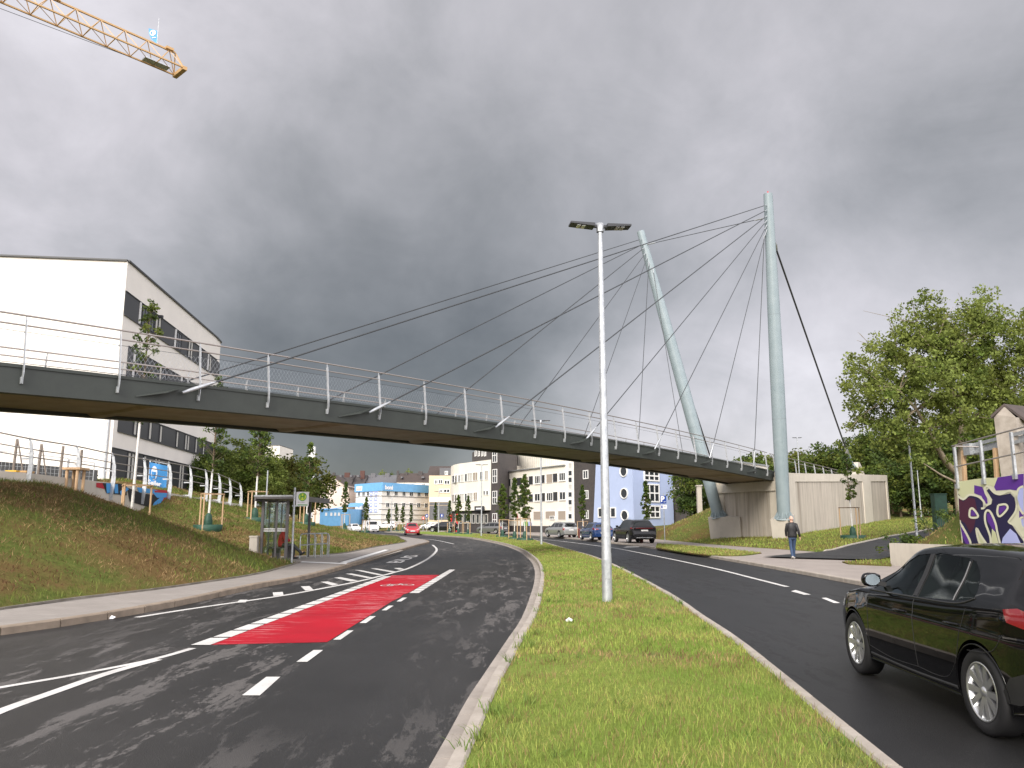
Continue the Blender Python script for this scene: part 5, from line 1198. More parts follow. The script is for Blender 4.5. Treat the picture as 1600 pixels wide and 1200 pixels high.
for (x0, x1, y0, y1) in [(565, 672, 492, 540), (560, 670, 555, 600), (558, 670, 618, 668), (558, 668, 688, 732)]:
    (a, b), (c, d) = r7(x0, y0), r7(x1, y1); r = poster(LAf, LBf_, a, c, b, d, 'sign_white', 'poster', bn)
    for sx in (-.27, .23):
        q = r[0] + r[1] * sx * r[4]; mb = MB()
        for k in range(14):
            a0, a1 = k / 14 * 5.6, (k + 1) / 14 * 5.6; rr = r[4] * .17; hh = r[5] * .33; p0 = q + r[1] * math.cos(a0) * rr; p1 = q + r[1] * math.cos(a1) * rr
            mb.bar((p0.x + r[2].x * .06, p0.y + r[2].y * .06, r[3] + math.sin(a0) * hh), (p1.x + r[2].x * .06, p1.y + r[2].y * .06, r[3] + math.sin(a1) * hh), .05, .30)
        mb.build('poster_pattern', 'g_lav', bn, W=True)
c_, t_, n_, z_1, w_, h_ = poster(RAf, RBf, 599, 612.5, 757.5, 765, 'metal_blue', 'sign_panel', bn, .2)
letters('boni', c_, t_, n_, z_1 - .05, w_ * .92, h_ * .95, 'sign_white', bn, off=.18, bold=.05)
c_, t_, n_, z_1, w_, h_ = poster(LAf, LBf_, 559, 568, 760, 767, 'sign_white', 'sign_panel', bn, .34)
letters('boni', c_, t_, n_, z_1, w_ * .85, h_ * .7, 'plaster_rose', bn, off=.08, bold=.04)
# low blue hall left of it
bh = thing('blue_hall', 'low pale blue hall with curved roof and fence left of the blue roofed building', 'building', (D(530, 800, 160).x, 160, 0))
ha, hb, hc = D(500, 796, 158), D(545, 784, 165), D(556, 784, 172)
wall_block(bh, [(ha.x, ha.y), (hb.x, hb.y), (hc.x + .8, hc.y), (hc.x, hc.y + 15), (ha.x, ha.y + 20)], -1, D(545, 795, 165).z, 'metal_blue')
mb = MB(); z1_ = D(545, 794, 165).z; z2_ = D(545, 785, 165).z
vs = [(ha.x, ha.y - .5, z1_ - .6), (hb.x, hb.y - .3, z1_ + .2), (hc.x + 1, hc.y - .3, z1_ + .4), (hc.x + 1, hc.y + 7, z2_ + .4), (hb.x - 1, hb.y + 7, z2_), (ha.x + 3, ha.y + 8, z2_ - .8)]
mb.add(vs, [(0, 1, 4, 5), (1, 2, 3, 4)]); mb.build('roof', 'metal_blue', bh, W=True)
for x in (508, 516, 522, 528): winpx(bh, (ha.x, ha.y), (hb.x, hb.y), x, x + 3, 801, 806, fw=.2, gl='sign_white')
# terraced houses with dark roofs behind
def house(x0, x1, ye, yr, yb, Y, wallm, roofm, lab, gable=False, wins=(), chim=(), dormer=()):
    a, b = D(x0, ye, Y), D(x1, ye, Y); zr_ = D((x0 + x1) / 2, yr, Y).z; dpt = 11
    t = thing('gabled_house' if gable else 'terraced_house', lab, 'house', ((a.x + b.x) / 2, Y, 0), 0, 'houses beyond the junction')
    wall_block(t, [(a.x, Y), (b.x, Y), (b.x, Y + dpt), (a.x, Y + dpt)], -1, a.z, wallm)
    if gable:
        m_ = (a.x + b.x) / 2; MB().add([(a.x, Y, a.z - .1), (b.x, Y, a.z - .1), (m_, Y, zr_ - .3)], [(0, 1, 2)]).build('gable', wallm, t, W=True)
        MB().add([(a.x - .6, Y - .3, a.z - .6), (m_, Y - .3, zr_), (b.x + .6, Y - .3, a.z - .6), (a.x - .6, Y + dpt, a.z - .6), (m_, Y + dpt, zr_), (b.x + .6, Y + dpt, a.z - .6), (a.x - .6, Y - .3, a.z - .9), (m_, Y - .3, zr_ - .35), (b.x + .6, Y - .3, a.z - .9)], [(0, 1, 4, 3), (1, 2, 5, 4), (0, 6, 7, 1), (1, 7, 8, 2)]).build('roof', roofm, t, W=True)
    else:
        vs = [(a.x - .1, Y - .4, a.z - .1), (b.x + .1, Y - .4, a.z - .1), (b.x + .1, Y + dpt / 2, zr_), (a.x - .1, Y + dpt / 2, zr_), (a.x - .1, Y + dpt, a.z), (b.x + .1, Y + dpt, a.z)]
        r = MB().add(vs, [(0, 1, 2, 3), (3, 2, 5, 4), (0, 3, 4), (1, 5, 2)]).build('roof', roofm, t, W=True)
    for (cx, ct, wdt, m_) in chim:
        q = D(cx, ct, Y + 3); MB().box((q.x, Y + 4.5, q.z - 1.4), (wdt * .38, .8, 2.8)).build('chimney', m_, t, W=True)
    for (x, y, w2, h2) in wins: winpx(t, (a.x, Y), (b.x, Y), x - w2 / 2, x + w2 / 2, y - h2 / 2, y + h2 / 2, nv=2, fw=.12, proud=.12)
    for (x, y, w2, h2) in dormer:
        q = D(x, y, Y + 1.2); MB().box((q.x, Y + 1.8, q.z), (w2 / F * Y, 2.6, h2 / F * Y)).build('dormer', 'roof_grey', t, W=True)
    return t
house(500, 548, 757, 740.5, 830, 205, 'roof_dark', 'roof_dark', 'long dark roofed terrace rising behind the pink gabled house', chim=((520, 738, 1.6, 'roof_dark'), (541, 738, 3.6, 'brick_red'), (565, 735, 3.0, 'brick_red')), dormer=((533, 744, 3, 3), (549, 744, 3, 3), (560, 744, 3, 3)))
house(548, 568, 758, 740.5, 830, 206, 'brick_red', 'roof_dark', 'dark roofed terrace house with red brick wall left of the blue roof band', dormer=((549, 755, 4, 3),))
house(567, 620, 757, 740.5, 830, 208, 'plaster_white', 'roof_grey', 'grey slate roofed terrace above the blue roof band', chim=((582, 739, 3.2, 'roof_grey'), (604, 739, 3.2, 'roof_grey')), dormer=((573, 755, 5, 4),))
house(620, 671, 753, 737.5, 830, 204, 'plaster_cream', 'roof_brown', 'brown tile roofed terrace left of the yellow apartment block', chim=((620.5, 735, 1.4, 'roof_dark'), (634, 737, 1.4, 'roof_dark'), (656, 736, 3, 'roof_dark')), wins=((627, 757, 5, 4), (645, 757, 4, 4), (662, 757, 5, 4)), dormer=((628, 746, 2.5, 2.5), (661, 746, 4, 2.5)))
house(490, 545, 759, 741.5, 830, 185, 'plaster_rose', 'roof_brown', 'pale pink gabled house behind the rusty tree', gable=True, wins=((515.5, 752, 4, 5), (524, 752, 4, 5), (508.5, 765, 5.5, 7), (508, 779, 5.5, 7)))
ya = thing('apartment_block', 'yellow banded apartment block with grey attic left of the rounded cream building', 'building', (D(690, 800, 178).x, 178, 0), 0, 'houses beyond the junction')
a, b = D(670.5, 743, 178), D(712, 743, 178)
wall_block(ya, [(a.x, 178), (b.x, 178), (b.x, 192), (a.x, 192)], -1, a.z, 'plaster_yellow')
aa, ab_ = D(687, 731, 179), D(712, 731, 179); wall_block(ya, [(aa.x, 179), (ab_.x, 179), (ab_.x, 190), (aa.x, 190)], a.z - .1, aa.z, 'roof_grey', 'attic')
r0, r1 = D(669, 726.5, 182), D(712, 726.5, 182); MB().add([(D(667, 743, 180).x, 179.5, a.z), (ab_.x, 179.5, a.z), (r1.x, 186, r1.z), (r0.x, 186, r0.z)], [(0, 1, 2, 3)]).build('roof', 'roof_brown', ya, W=True)
for (x0, x1, y0, y1) in [(678.5, 684.5, 749.5, 757), (685, 692, 749, 756.5), (694, 703, 750, 757), (686, 692, 764, 770), (693, 703, 764, 770), (695, 700, 736, 742)]: winpx(ya, (a.x, 178), (b.x, 178), x0, x1, y0, y1, nv=2, fw=.14, proud=.14)
for (y0, y1, m_) in ((777, 784, 'plaster_white'), (785, 789, 'roof_grey'), (790, 812, 'roof_grey')): poster((a.x, 178), (b.x, 178), 671, 711, y0, y1, m_, 'facade_band', ya)

# rounded cream building
def ring(pts, Ys): return [(D(x, 800, Y).x, Y) for x, Y in zip(pts, Ys)]
rc = thing('rounded_building', 'cream three-storey building with rounded corner and dark ground floor', 'building', (D(735, 800, 118).x, 118, 0))
cp = ring([703.6, 704.5, 708, 716, 728, 745, 767], [132, 128.5, 125.5, 123, 121, 118, 114.5]); ztR = D(767, 718, 114.5).z
zgf = D(767, 797, 114.5).z
wall_block(rc, cp + [(cp[-1][0] + 6, 135), (cp[0][0] + 2, 142)], zgf, ztR, 'plaster_cream')
cin = [(p[0] + .25, p[1] + .6) for p in cp]; wall_block(rc, cin + [(cp[-1][0] + 6, 135), (cp[0][0] + 2, 142)], -1, zgf + .01, 'roof_dark', 'ground_floor')
RA, RB_ = cp[3], cp[-1]
r8 = lambda x, y: (680 + x / 7.06, 690 + y / 7.06)
def seg_for(x):
    for i in range(len(cp) - 1):
        xa = 800 + F * cp[i][0] / cp[i][1]; xb = 800 + F * cp[i + 1][0] / cp[i + 1][1]
        if xa - .5 <= x <= xb + .5: return cp[i], cp[i + 1]
    return cp[-2], cp[-1]
for (x0, x1, y0, y1, gl) in [(190, 218, 375, 455, 'win_dark'), (218, 248, 370, 452, 'panel_light'), (258, 278, 368, 450, 'win_dark'), (282, 320, 360, 448, 'panel_light'), (330, 356, 352, 442, 'win_dark'), (358, 412, 345, 440, 'panel_light'), (418, 474, 338, 432, 'blind'), (498, 530, 328, 424, 'win_dark'), (552, 588, 318, 420, 'blind'),
                             (188, 214, 585, 665, 'blind'), (216, 244, 580, 665, 'panel_light'), (250, 272, 578, 665, 'win_dark'), (276, 322, 575, 665, 'panel_light'), (330, 354, 570, 660, 'win_dark'), (356, 420, 565, 655, 'panel_light'), (426, 470, 558, 650, 'blind'), (535, 556, 540, 590, 'win_dark'), (566, 590, 540, 590, 'win_dark')]:
    (a, b), (c, d) = r8(x0, y0), r8(x1, y1); sg = seg_for((a + c) / 2); winpx(rc, sg[0], sg[1], a, c, b, d, nv=2 if c - a > 4 else 1, gl=gl, fw=.07, proud=.10)
(a, b), (c, d) = r8(448, 712), r8(552, 765); cc = poster(cp[-2], cp[-1], a, c, b, d, 'lamp_dark', 'sign_panel', rc, .2); letters('Apotheke', cc[0], cc[1], cc[2], cc[3], cc[4] * .75, cc[5] * .42, 'sign_white', rc, off=.1) if False else None
mbb = MB(); q = cc[0]; mbb.box((q.x + cc[2].x * .06, q.y + cc[2].y * .06, cc[3]), (cc[4] * .6, .06, cc[5] * .35), rz=math.atan2(cc[1].y, cc[1].x)); mbb.build('sign_text_band', 'sign_white', rc, W=True)
g0, g1 = cin[3], cin[-1]
for i in range(8):
    x = 712 + i * 6.6; sg = (cin[3], cin[-1]); winpx(rc, g0, g1, x, x + 4.6, 803, 818, fr='panel_light', gl='win_dark', proud=.12, fw=.1)
for x in (704.5, 714.5): qq = D(x, 800, 117); MB().tube([(qq.x, 117, 0), (qq.x, 117, D(x, 803, 117).z)], .22, n=10).build('column', 'paint_red', rc, W=True)
# dark brick tower and cream block behind
tw = thing('brick_tower', 'dark brick stair tower with white windows between the two cream buildings', 'building', (D(775, 800, 116).x, 116, 0))
ta, tb = D(767, 800, 114.6), D(780, 800, 112.6); tc_, td = D(808, 800, 124), D(738, 800, 136); ztT = D(767, 690, 115).z
wall_block(tw, [(ta.x, ta.y), (tb.x, tb.y), (tc_.x, tc_.y), (tc_.x, 140), (td.x, 140), (td.x, 134)], -1, ztT, 'roof_dark')
for (y0, y1) in ((700, 723), (733, 755), (767, 788), (802, 822)): winpx(tw, (ta.x, ta.y), (tb.x, tb.y), 770, 777, y0, y1, nv=2, nh=1, fw=.10, proud=.1)
td2 = (td.x, 134); tq = (ta.x, ta.y)
for x in (742.5, 747.5, 753, 757.5): winpx(tw, td2, tq, x, x + 2.2, 704, 713, fw=.14, proud=.12)
cb = thing('cream_block', 'tall cream block with ribbed wall standing behind the cream building', 'building', (D(845, 800, 128).x, 128, 0))
ca_, cb_ = D(808, 800, 131), D(886, 800, 117); wall_block(cb, [(ca_.x, ca_.y), (cb_.x, cb_.y), (cb_.x + 9, cb_.y + 8), (ca_.x + 8, ca_.y + 14)], -1, D(845, 703, 122).z, 'plaster_cream')
mb = MB(); a, b = Vector((ca_.x, ca_.y)), Vector((cb_.x, cb_.y))
for k in range(1, 26): q = a.lerp(b, k / 26); mb.box((q.x - .05, q.y - .05, D(845, 715, 122).z - 2), (.05, .05, 7), rz=.4)
mb.build('panel_joint', 'panel_light', cb, W=True)
# cream building with window strips
cm = thing('cream_building', 'cream three-storey building with dark window strips behind the avenue of young trees', 'building', (D(835, 800, 112).x, 112, 0))
ma, mb_ = (D(783, 800, 121).x, 121.0), (D(884.5, 800, 105).x, 105.0); ztM = D(884, 727, 105).z
wall_block(cm, [ma, mb_, (mb_[0] + 5, 108), (ma[0] + 8, 128)], -1, ztM, 'plaster_cream'); 
ed = MB(); ed.bar((ma[0] - .1, ma[1] - .1, ztM + .05), (mb_[0] - .1, mb_[1] - .1, ztM + .05), .3, .12); ed.build('roof_edge', 'galv', cm, W=True)
_, zpl = face_px(ma, mb_, 860, 822); a, b = Vector(ma), Vector(mb_); t_ = (b - a).normalized(); n_ = Vector((-t_.y, t_.x)); n_ = n_ if n_.dot(-a) > 0 else -n_; c = (a + b) / 2 + n_ * .1
MB().box((c.x, c.y, zpl / 2 - .5), ((b - a).length, .4, zpl + 1), rz=math.atan2(t_.y, t_.x)).build('plinth', 'roof_dark', cm, W=True)
for (x0, x1, y0, y1, gl, nv) in [(750, 788, 420, 500, 'sign_white', 2), (790, 838, 412, 495, 'panel_dark', 1), (900, 960, 398, 487, 'panel_dark', 1), (975, 1030, 390, 480, 'blind', 1), (1034, 1084, 380, 476, 'panel_dark', 1), (1102, 1160, 375, 466, 'win_dark', 3), (1178, 1214, 366, 460, 'panel_dark', 1), (1230, 1298, 358, 458, 'blind', 1), (1300, 1354, 350, 448, 'panel_dark', 1), (1370, 1440, 342, 432, 'win_dark', 3),
                                 (760, 796, 600, 680, 'blind', 1), (798, 850, 598, 675, 'panel_dark', 1), (905, 960, 588, 668, 'panel_dark', 1), (975, 1030, 585, 668, 'blind', 1), (1034, 1084, 580, 666, 'panel_dark', 1), (1100, 1160, 572, 658, 'win_dark', 2), (1180, 1218, 565, 660, 'panel_dark', 1), (1232, 1300, 562, 655, 'win_dark', 3), (1302, 1356, 554, 655, 'panel_dark', 1), (1374, 1442, 552, 644, 'win_dark', 2),
                                 (740, 820, 785, 865, 'win_dark', 3), (960, 1056, 776, 862, 'blind', 1), (1086, 1190, 770, 862, 'blind', 1), (1218, 1328, 768, 850, 'blind', 1), (1358, 1444, 765, 862, 'blind', 1)]:
    (a, b), (c, d) = r8(x0, y0), r8(x1, y1); winpx(cm, ma, mb_, a, c, b, d, nv=nv, gl=gl, fw=.08 if nv > 1 else .03, proud=.08, sill=nv > 1)
winpx(cm, ma, mb_, 860, 867, 806, 812, nv=2, fw=.08, proud=.14)
cc = poster(ma, mb_, *[v for v in (r8(835, 0)[0], r8(950, 0)[0])], r8(0, 785)[1], r8(0, 850)[1], 'plaster_white', 'sign_panel', cm, .25)
qx = cc[0] + cc[1] * cc[4] * .3; letters('A', qx, cc[1], cc[2], cc[3], cc[4] * .2, cc[5] * .8, 'paint_red', cm, off=.1, bold=.06)
for (x0, x1, m_) in ((790, 798, 'sign_white'), (816, 820, 'sign_white'), (821, 827, 'sign_green'), (828, 832, 'g_lav')): poster(ma, mb_, x0, x1, 815, 822, m_, 'small_sign', cm, .25)
# narrow glazed strip
gs = thing('stair_glazing', 'narrow white stair tower with a column of square glass panes', 'building', (D(890, 800, 104.5).x, 104.5, 0))
ga, gb = (D(884.5, 800, 105).x, 104.9), (D(897.5, 800, 103.5).x, 103.5); wall_block(gs, [ga, gb, (gb[0] + 3, 108), (ga[0] + 2, 109)], -1, D(890, 722, 104.5).z, 'plaster_white')
for i, (y0, y1) in enumerate([(723, 732.5), (734.5, 744), (745, 754.5), (756, 765), (768, 777.5), (780, 789.5), (790.5, 799.5), (802, 811.5)]): winpx(gs, ga, gb, 888, 894.6, y0, y1, fw=.1, proud=.07, gl='panel_light' if i in (0, 3, 6) else 'win_dark')
# dark brick wing
bw = thing('brick_wing', 'dark brick wing with three tall white windows beside the blue building', 'building', (D(915, 800, 101).x, 101, 0))
ba, bb = (D(897.5, 800, 103.4).x, 103.4), (D(934, 800, 98.5).x, 98.5); wall_block(bw, [ba, bb, (bb[0] + 10, 104), (ba[0] + 8, 112)], -1, D(915, 716, 101).z, 'roof_dark')
for (x0, x1, y0, y1) in [(911.5, 919.5, 734.5, 748.5), (913.5, 919.8, 766, 780), (914, 920, 797, 811)]: winpx(bw, ba, bb, x0, x1, y0, y1, nv=2, fw=.12, proud=.09)
# blue building
bb_ = thing('blue_building', 'light blue building with round porthole windows and a big gridded window', 'building', (D(990, 800, 92).x, 92, 0))
e0, e1, e2 = (D(925, 800, 97).x, 97.0), (D(990, 800, 91.5).x, 91.5), (D(1052.5, 800, 97.5).x, 97.5)
e0t = (D(933.5, 800, 97).x, 97.0); zt_ = D(990, 700, 92).z; zb_ = -1.0
vs = [(*e0, zb_), (*e1, zb_), (*e2, zb_), (e2[0] - 3, e2[1] + 8, zb_), (e0[0] + 2, e0[1] + 10, zb_), (*e0t, zt_), (*e1, zt_), (*e2, zt_), (e2[0] - 3, e2[1] + 8, zt_), (e0[0] + 3, e0[1] + 10, zt_)]
MB().add(vs, [(5, 6, 7, 8, 9), (0, 1, 6, 5), (1, 2, 7, 6), (2, 3, 8, 7), (3, 4, 9, 8), (4, 0, 5, 9)]).build('wall', 'plaster_blue', bb_, W=True, tri=True)
def porthole(A1, B1, x, y, rpx, par):
    s, z = face_px(A1, B1, x, y); s2, z2 = face_px(A1, B1, x, y + rpx); rr = abs(z2 - z); a, b = Vector(A1), Vector(B1); t_ = (b - a).normalized(); n_ = Vector((t_.y, -t_.x)); n_ = n_ if n_.dot(-a) > 0 else -n_; c = a + t_ * s
    Rm = Vector((n_.x, n_.y, 0)).to_track_quat('Z', 'Y').to_matrix(); f = MB().lathe([(rr, -.02), (rr, .14), (rr * .86, .14), (rr * .82, .03)], 28, (c.x, c.y, z), Rm).build('window', 'win_frame', par, W=True)
    g = MB(); g.add([Rm @ Vector((rr * .84 * math.cos(k / 28 * 6.2832), rr * .84 * math.sin(k / 28 * 6.2832), .04)) + Vector((c.x, c.y, z)) for k in range(28)], [tuple(range(28))]); o = g.build('pane', 'win_dark', None, tri=True); o.data.transform(Matrix.Translation(par.location).inverted()); o.parent = f
r6 = lambda x, y: (880 + x / 6.667, 690 + y / 6.667)
for (x, y) in [(632, 312), (637, 540), (643, 770)]: porthole(e0, e1, *r6(x, y), 8.4, bb_)
for (x0, x1, y0, y1) in [(366, 412, 688, 792), (494, 552, 684, 792)]: (a, b), (c, d) = r6(x0, y0), r6(x1, y1); winpx(bb_, e0, e1, a, c, b, d, fw=.12, proud=.10)
for (x0, x1, y0, y1) in [(838, 995, 300, 412), (845, 998, 440, 632), (850, 1004, 664, 798)]: (a, b), (c, d) = r6(x0, y0), r6(x1, y1); winpx(bb_, e1, e2, a, c, b, d, nv=3, nh=1, fw=.16, proud=.12)
# dark brick building behind the mound and concrete posts
db = thing('low_brick_building', 'low dark brick building right of the blue building under the bridge', 'building', (D(1075, 800, 100).x, 100, 0))
da, dd = (D(1052, 800, 98.5).x, 98.5), (D(1092, 800, 96).x, 96.0); wall_block(db, [da, dd, (dd[0] + 2, 108), (da[0], 110)], -1, D(1070, 722, 98).z, 'roof_dark')
for x in (1052.5, 1060.5, 1069): winpx(db, da, dd, x, x + 4.5, 762, 770, fw=.18, proud=.08)
gpst = D(1093, 790, 80); t = thing('gate_post', 'pale concrete gate post on top of the grass mound under the deck', 'post', (gpst.x, 80, tz(gpst.x, 80))); zz_ = D(1093, 759, 80).z - tz(gpst.x, 80); MB().box((0, 0, zz_ / 2 - .2), (.45, .45, zz_ + .4)).box((0, 0, zz_), (.6, .6, .12)).build('post', 'concrete_light', t)
# distant wall seen over the deck near the upright pylon, chimney stack on the left skyline
ch = D(488, 700, 260); t = thing('chimney_stack', 'white round chimney above the rusty tree', 'chimney', (ch.x, 260, 0)); MB().tube([(0, 0, 0), (0, 0, D(488, 698, 260).z)], 1.1, n=14).build('chimney_shaft', 'sign_white', t)
hb_ = D(420, 720, 240); t = thing('grey_hall', 'plain grey tower block half hidden behind the trees left of the bus stop', 'building', (hb_.x, 240, 0)); a, b = D(415, 696, 240), D(437, 696, 240); wall_block(t, [(a.x, 240), (b.x, 240), (b.x, 255), (a.x, 255)], 0, a.z, 'plaster_white', cap='roof_grey')
t = thing('site_hut', 'long cream wall panel behind the deck railing next to the upright pylon', 'building', (D(1175, 735, 76).x, 76, 0)); a, b = D(1148, 722, 74), D(1199, 722, 80)
wall_block(t, [(a.x, 74), (b.x, 80), (b.x + 1, 83), (a.x, 79)], 0, a.z, 'plaster_cream', cap='galv')
# ------------------------------------------------------------------ low painted wall with curved railing posts, left
def wx(px, Y): return (px - 800) / F * Y * 1.0
pw = []
for (x, Y) in [(-150, 25), (-60, 27.5), (40, 29.4), (115, 32.6), (172, 35.5), (222, 38.6), (262, 41.5), (295, 44.2), (320, 46.5), (341, 48.6), (358, 50.5), (375, 52.5)]:
    pw.append(Vector((D(x, 760, Y).x, Y)))
topz = [3.5, 3.45, 3.4, 3.35, 3.32, 3.2, 3.1, 3.0, 2.93, 2.86, 2.8, 2.75]
rw = thing('painted_wall', 'low grey concrete wall with blue and red graffiti on the bank behind the staked trees', 'wall', (pw[4].x, pw[4].y, 2))
inn = offset(pw, .3); k = len(pw); vs = []
for i in range(k): vs += [(pw[i].x, pw[i].y, .5), (pw[i].x, pw[i].y, topz[i]), (inn[i].x, inn[i].y, topz[i]), (inn[i].x, inn[i].y, .5)]
MB().add(vs, [(i * 4 + j, (i + 1) * 4 + j, (i + 1) * 4 + (j + 1) % 4, i * 4 + (j + 1) % 4) for i in range(k - 1) for j in range(4)] + [(0, 1, 2, 3), (4 * k - 1, 4 * k - 2, 4 * k - 3, 4 * k - 4)]).build('wall', 'concrete_light', rw, W=True)
def on_poly_wall(px, py, line, lift):
    best = None; d = ray(px, py)
    for a, b in zip(line[:-1], line[1:]):
        t_ = (b - a); M_ = np.array([[d.x, -t_.x], [d.y, -t_.y]]); kk, s = np.linalg.solve(M_, np.array([a.x, a.y]))
        L_ = t_.length
        if s < 0 and a is line[0] and s * L_ > -.6: kk = kk * 1.0; s = 0.0; best_ = a + t_ * (.004); n_ = Vector((t_.y, -t_.x)).normalized(); n_ = n_ if n_.dot(-a) > 0 else -n_; zz = CH + d.z * kk; return Vector((best_.x + n_.x * lift, best_.y + n_.y * lift, zz))
        if -.001 <= s <= 1.001: n_ = Vector((t_.y, -t_.x)).normalized(); n_ = n_ if n_.dot(-a) > 0 else -n_; return Vector((d.x * kk + n_.x * lift, d.y * kk + n_.y * lift, CH + d.z * kk))
    return None
def paint(par, polys, line, m_, lift, name='painted_shape'):
    mb = MB()
    for q in polys:
        v = [on_poly_wall(x, y, line, lift) for x, y in q]
        if any(p is None for p in v): continue
        mb.add(v, [tuple(range(len(v)))])
    if mb.v: return mb.build(name, m_, par, W=True, tri=True)
g8 = lambda L_: [(150 + x / 6.316, 660 + y / 6.316) for x, y in L_]
paint(rw, [g8([(0, 596), (90, 598), (95, 660), (0, 640)]), g8([(565, 660), (695, 670), (745, 760), (745, 880), (690, 870), (640, 850), (560, 800)])], pw, 'g_red', .012)
paint(rw, [g8([(60, 598), (215, 602), (300, 610), (300, 720), (100, 700)]), g8([(300, 640), (450, 700), (600, 720), (640, 780), (560, 850), (330, 780)])], pw, 'g_black', .018)
paint(rw, [g8([(95, 600), (140, 602), (160, 690), (100, 700)]), g8([(170, 610), (210, 610), (215, 700), (180, 700)]), g8([(230, 680), (300, 640), (320, 660), (240, 720)]), g8([(400, 640), (560, 660), (700, 700), (690, 740), (600, 745), (560, 700), (420, 690)]), g8([(630, 740), (665, 745), (620, 830), (710, 830), (710, 870), (600, 860), (540, 850), (570, 790)])], pw, 'banner_blue', .024)
paint(rw, [g8([(570, 672), (690, 682), (690, 696), (575, 690)])], pw, 'g_red', .03)
def scrib(par, pts, line, m_, w=.045, lift=.012, name='graffiti_tag'):
    mb = MB(); v = [on_poly_wall(x, y, line, lift) for x, y in pts]; v = [p for p in v if p]
    for a, b in zip(v[:-1], v[1:]): mb.bar(a, b, .008, w, up=(0, 0, 1))
    if mb.v: mb.build(name, m_, par, W=True)
scrib(rw, g8([(825, 815), (850, 800), (845, 830), (870, 790), (900, 770), (880, 800), (905, 790)]), pw, 'g_black'); scrib(rw, g8([(925, 870), (925, 820), (950, 800), (965, 830), (950, 870)]), pw, 'g_black'); scrib(rw, g8([(960, 780), (1000, 760), (1040, 770), (1050, 830), (1020, 880)]), pw, 'g_black'); scrib(rw, g8([(1300, 830), (1310, 870), (1320, 840)]), pw, 'g_black'); scrib(rw, g8([(845, 860), (870, 855), (860, 875), (885, 870)]), pw, 'g_black')
lr = thing('ramp_railing', 'galvanised ramp railing with tall curved sickle-shaped posts along the low painted wall', 'railing', (pw[4].x, pw[4].y, 3))
tops_px = [None, None, (40, 684), (115, 696), (172, 708), (222, 716), (262, 722), (295, 728), (320, 734), (341, 740), (358, 747), (375, 755)]
tz_post = []
for i, p in enumerate(pw):
    t_ = (pw[min(i + 1, k - 1)] - pw[max(i - 1, 0)]).normalized(); n_ = Vector((t_.y, -t_.x, 0)); n_ = n_ if n_.x > 0 else -n_
    zt = D(*tops_px[i], p.y).z if tops_px[i] else 4.95; tz_post.append(zt); zb = topz[i] - .75
    h = zt - zb; mb = MB(); pr = [(.05, 0), (.10, .25), (.13, .5), (.10, .75), (.03, .92), (-.05, 1.0)]; pts = [Vector((p.x, p.y, 0)) + n_ * o + Vector((0, 0, zb + h * f)) for o, f in pr]; ws = [.16, .20, .19, .14, .09, .04]
    for j in range(len(pts) - 1): mb.bar(pts[j], pts[j + 1] + (pts[j + 1] - pts[j]).normalized() * .01, .03, (ws[j] + ws[j + 1]) / 2, up=n_)
    for f in (.62, .33): q = Vector((p.x, p.y, zb + h * f)); mb.bar(q + n_ * .1, q - n_ * .28, .04, .06)
    mb.build('railing_post', 'galv', lr, W=True)
for f, r_, m_ in ((.985, .028, 'rail_steel'), (.80, .022, 'rail_steel'), (.66, .022, 'rail_steel')):
    pts = [Vector((p.x - .04, p.y, topz[i] - .75 + (tz_post[i] - topz[i] + .75) * f)) for i, p in enumerate(pw)]; MB().tube([Vector(p) for p in catmull(pts, 4)], r_).build('handrail', m_, lr, W=True)
# banner on a scaffold frame behind the wall
bn_Y = 44.0; t = thing('banner', 'blue banner with white oval emblem hanging in front of the white building', 'banner', (D(246, 760, bn_Y).x, bn_Y, 3)); c = [D(233.5, 722, bn_Y), D(261.5, 728, bn_Y + .8), D(259, 769, bn_Y + .8), D(231, 764, bn_Y)]
mb = MB(); K = 6
for i in range(K + 1):
    for j in range(K + 1):
        u_, v_ = i / K, j / K; p = c[0].lerp(c[1], u_).lerp(c[3].lerp(c[2], u_), v_); mb.v.append((p.x, p.y + .05 * math.sin(u_ * 7 + v_ * 3), p.z))
for i in range(K):
    for j in range(K): mb.f.append((i * (K + 1) + j, i * (K + 1) + j + 1, (i + 1) * (K + 1) + j + 1, (i + 1) * (K + 1) + j)); mb.m.append(0); mb.smooth.append(True)
mb.build('cloth', 'banner_blue', t, W=True)
def on_banner(u_, v_, f=-.10): p = c[0].lerp(c[1], u_).lerp(c[3].lerp(c[2], u_), v_); return Vector((p.x, p.y + f, p.z))
mb = MB(); mb.add([on_banner(.34 + .17 * math.cos(a), .36 + .26 * math.sin(a)) for a in [k_ * 6.2832 / 20 for k_ in range(20)]], [tuple(range(20))]); mb.build('emblem', 'sign_white', t, W=True, tri=True)
mb = MB()
for u_ in (.24, .30, .36, .42): mb.bar(on_banner(u_, .32, -.12), on_banner(.33 + (u_ - .33) * .6, .58, -.12), .02, .06)
mb.build('emblem_stripe', 'banner_blue', t, W=True)
o = text_mesh('Seiler', .34, 'sign_white', 'lettering', bold=.012); p = on_banner(.40, .74, -.12) - t.location; o.data.transform(frame(p, (c[1] - c[0]).to_3d())); o.parent = t
mb = MB(); mb.bar(c[0] + Vector((0, .1, .1)), c[1] + Vector((0, .1, .1)), .06, .06)
for q_ in (c[0], c[1]): mb.bar(q_ + Vector((0, .1, .15)), Vector((q_.x, q_.y + .1, 2.0)), .06, .06, up=(0, 1, 0))
mb.build('banner_frame', 'galv', t, W=True)
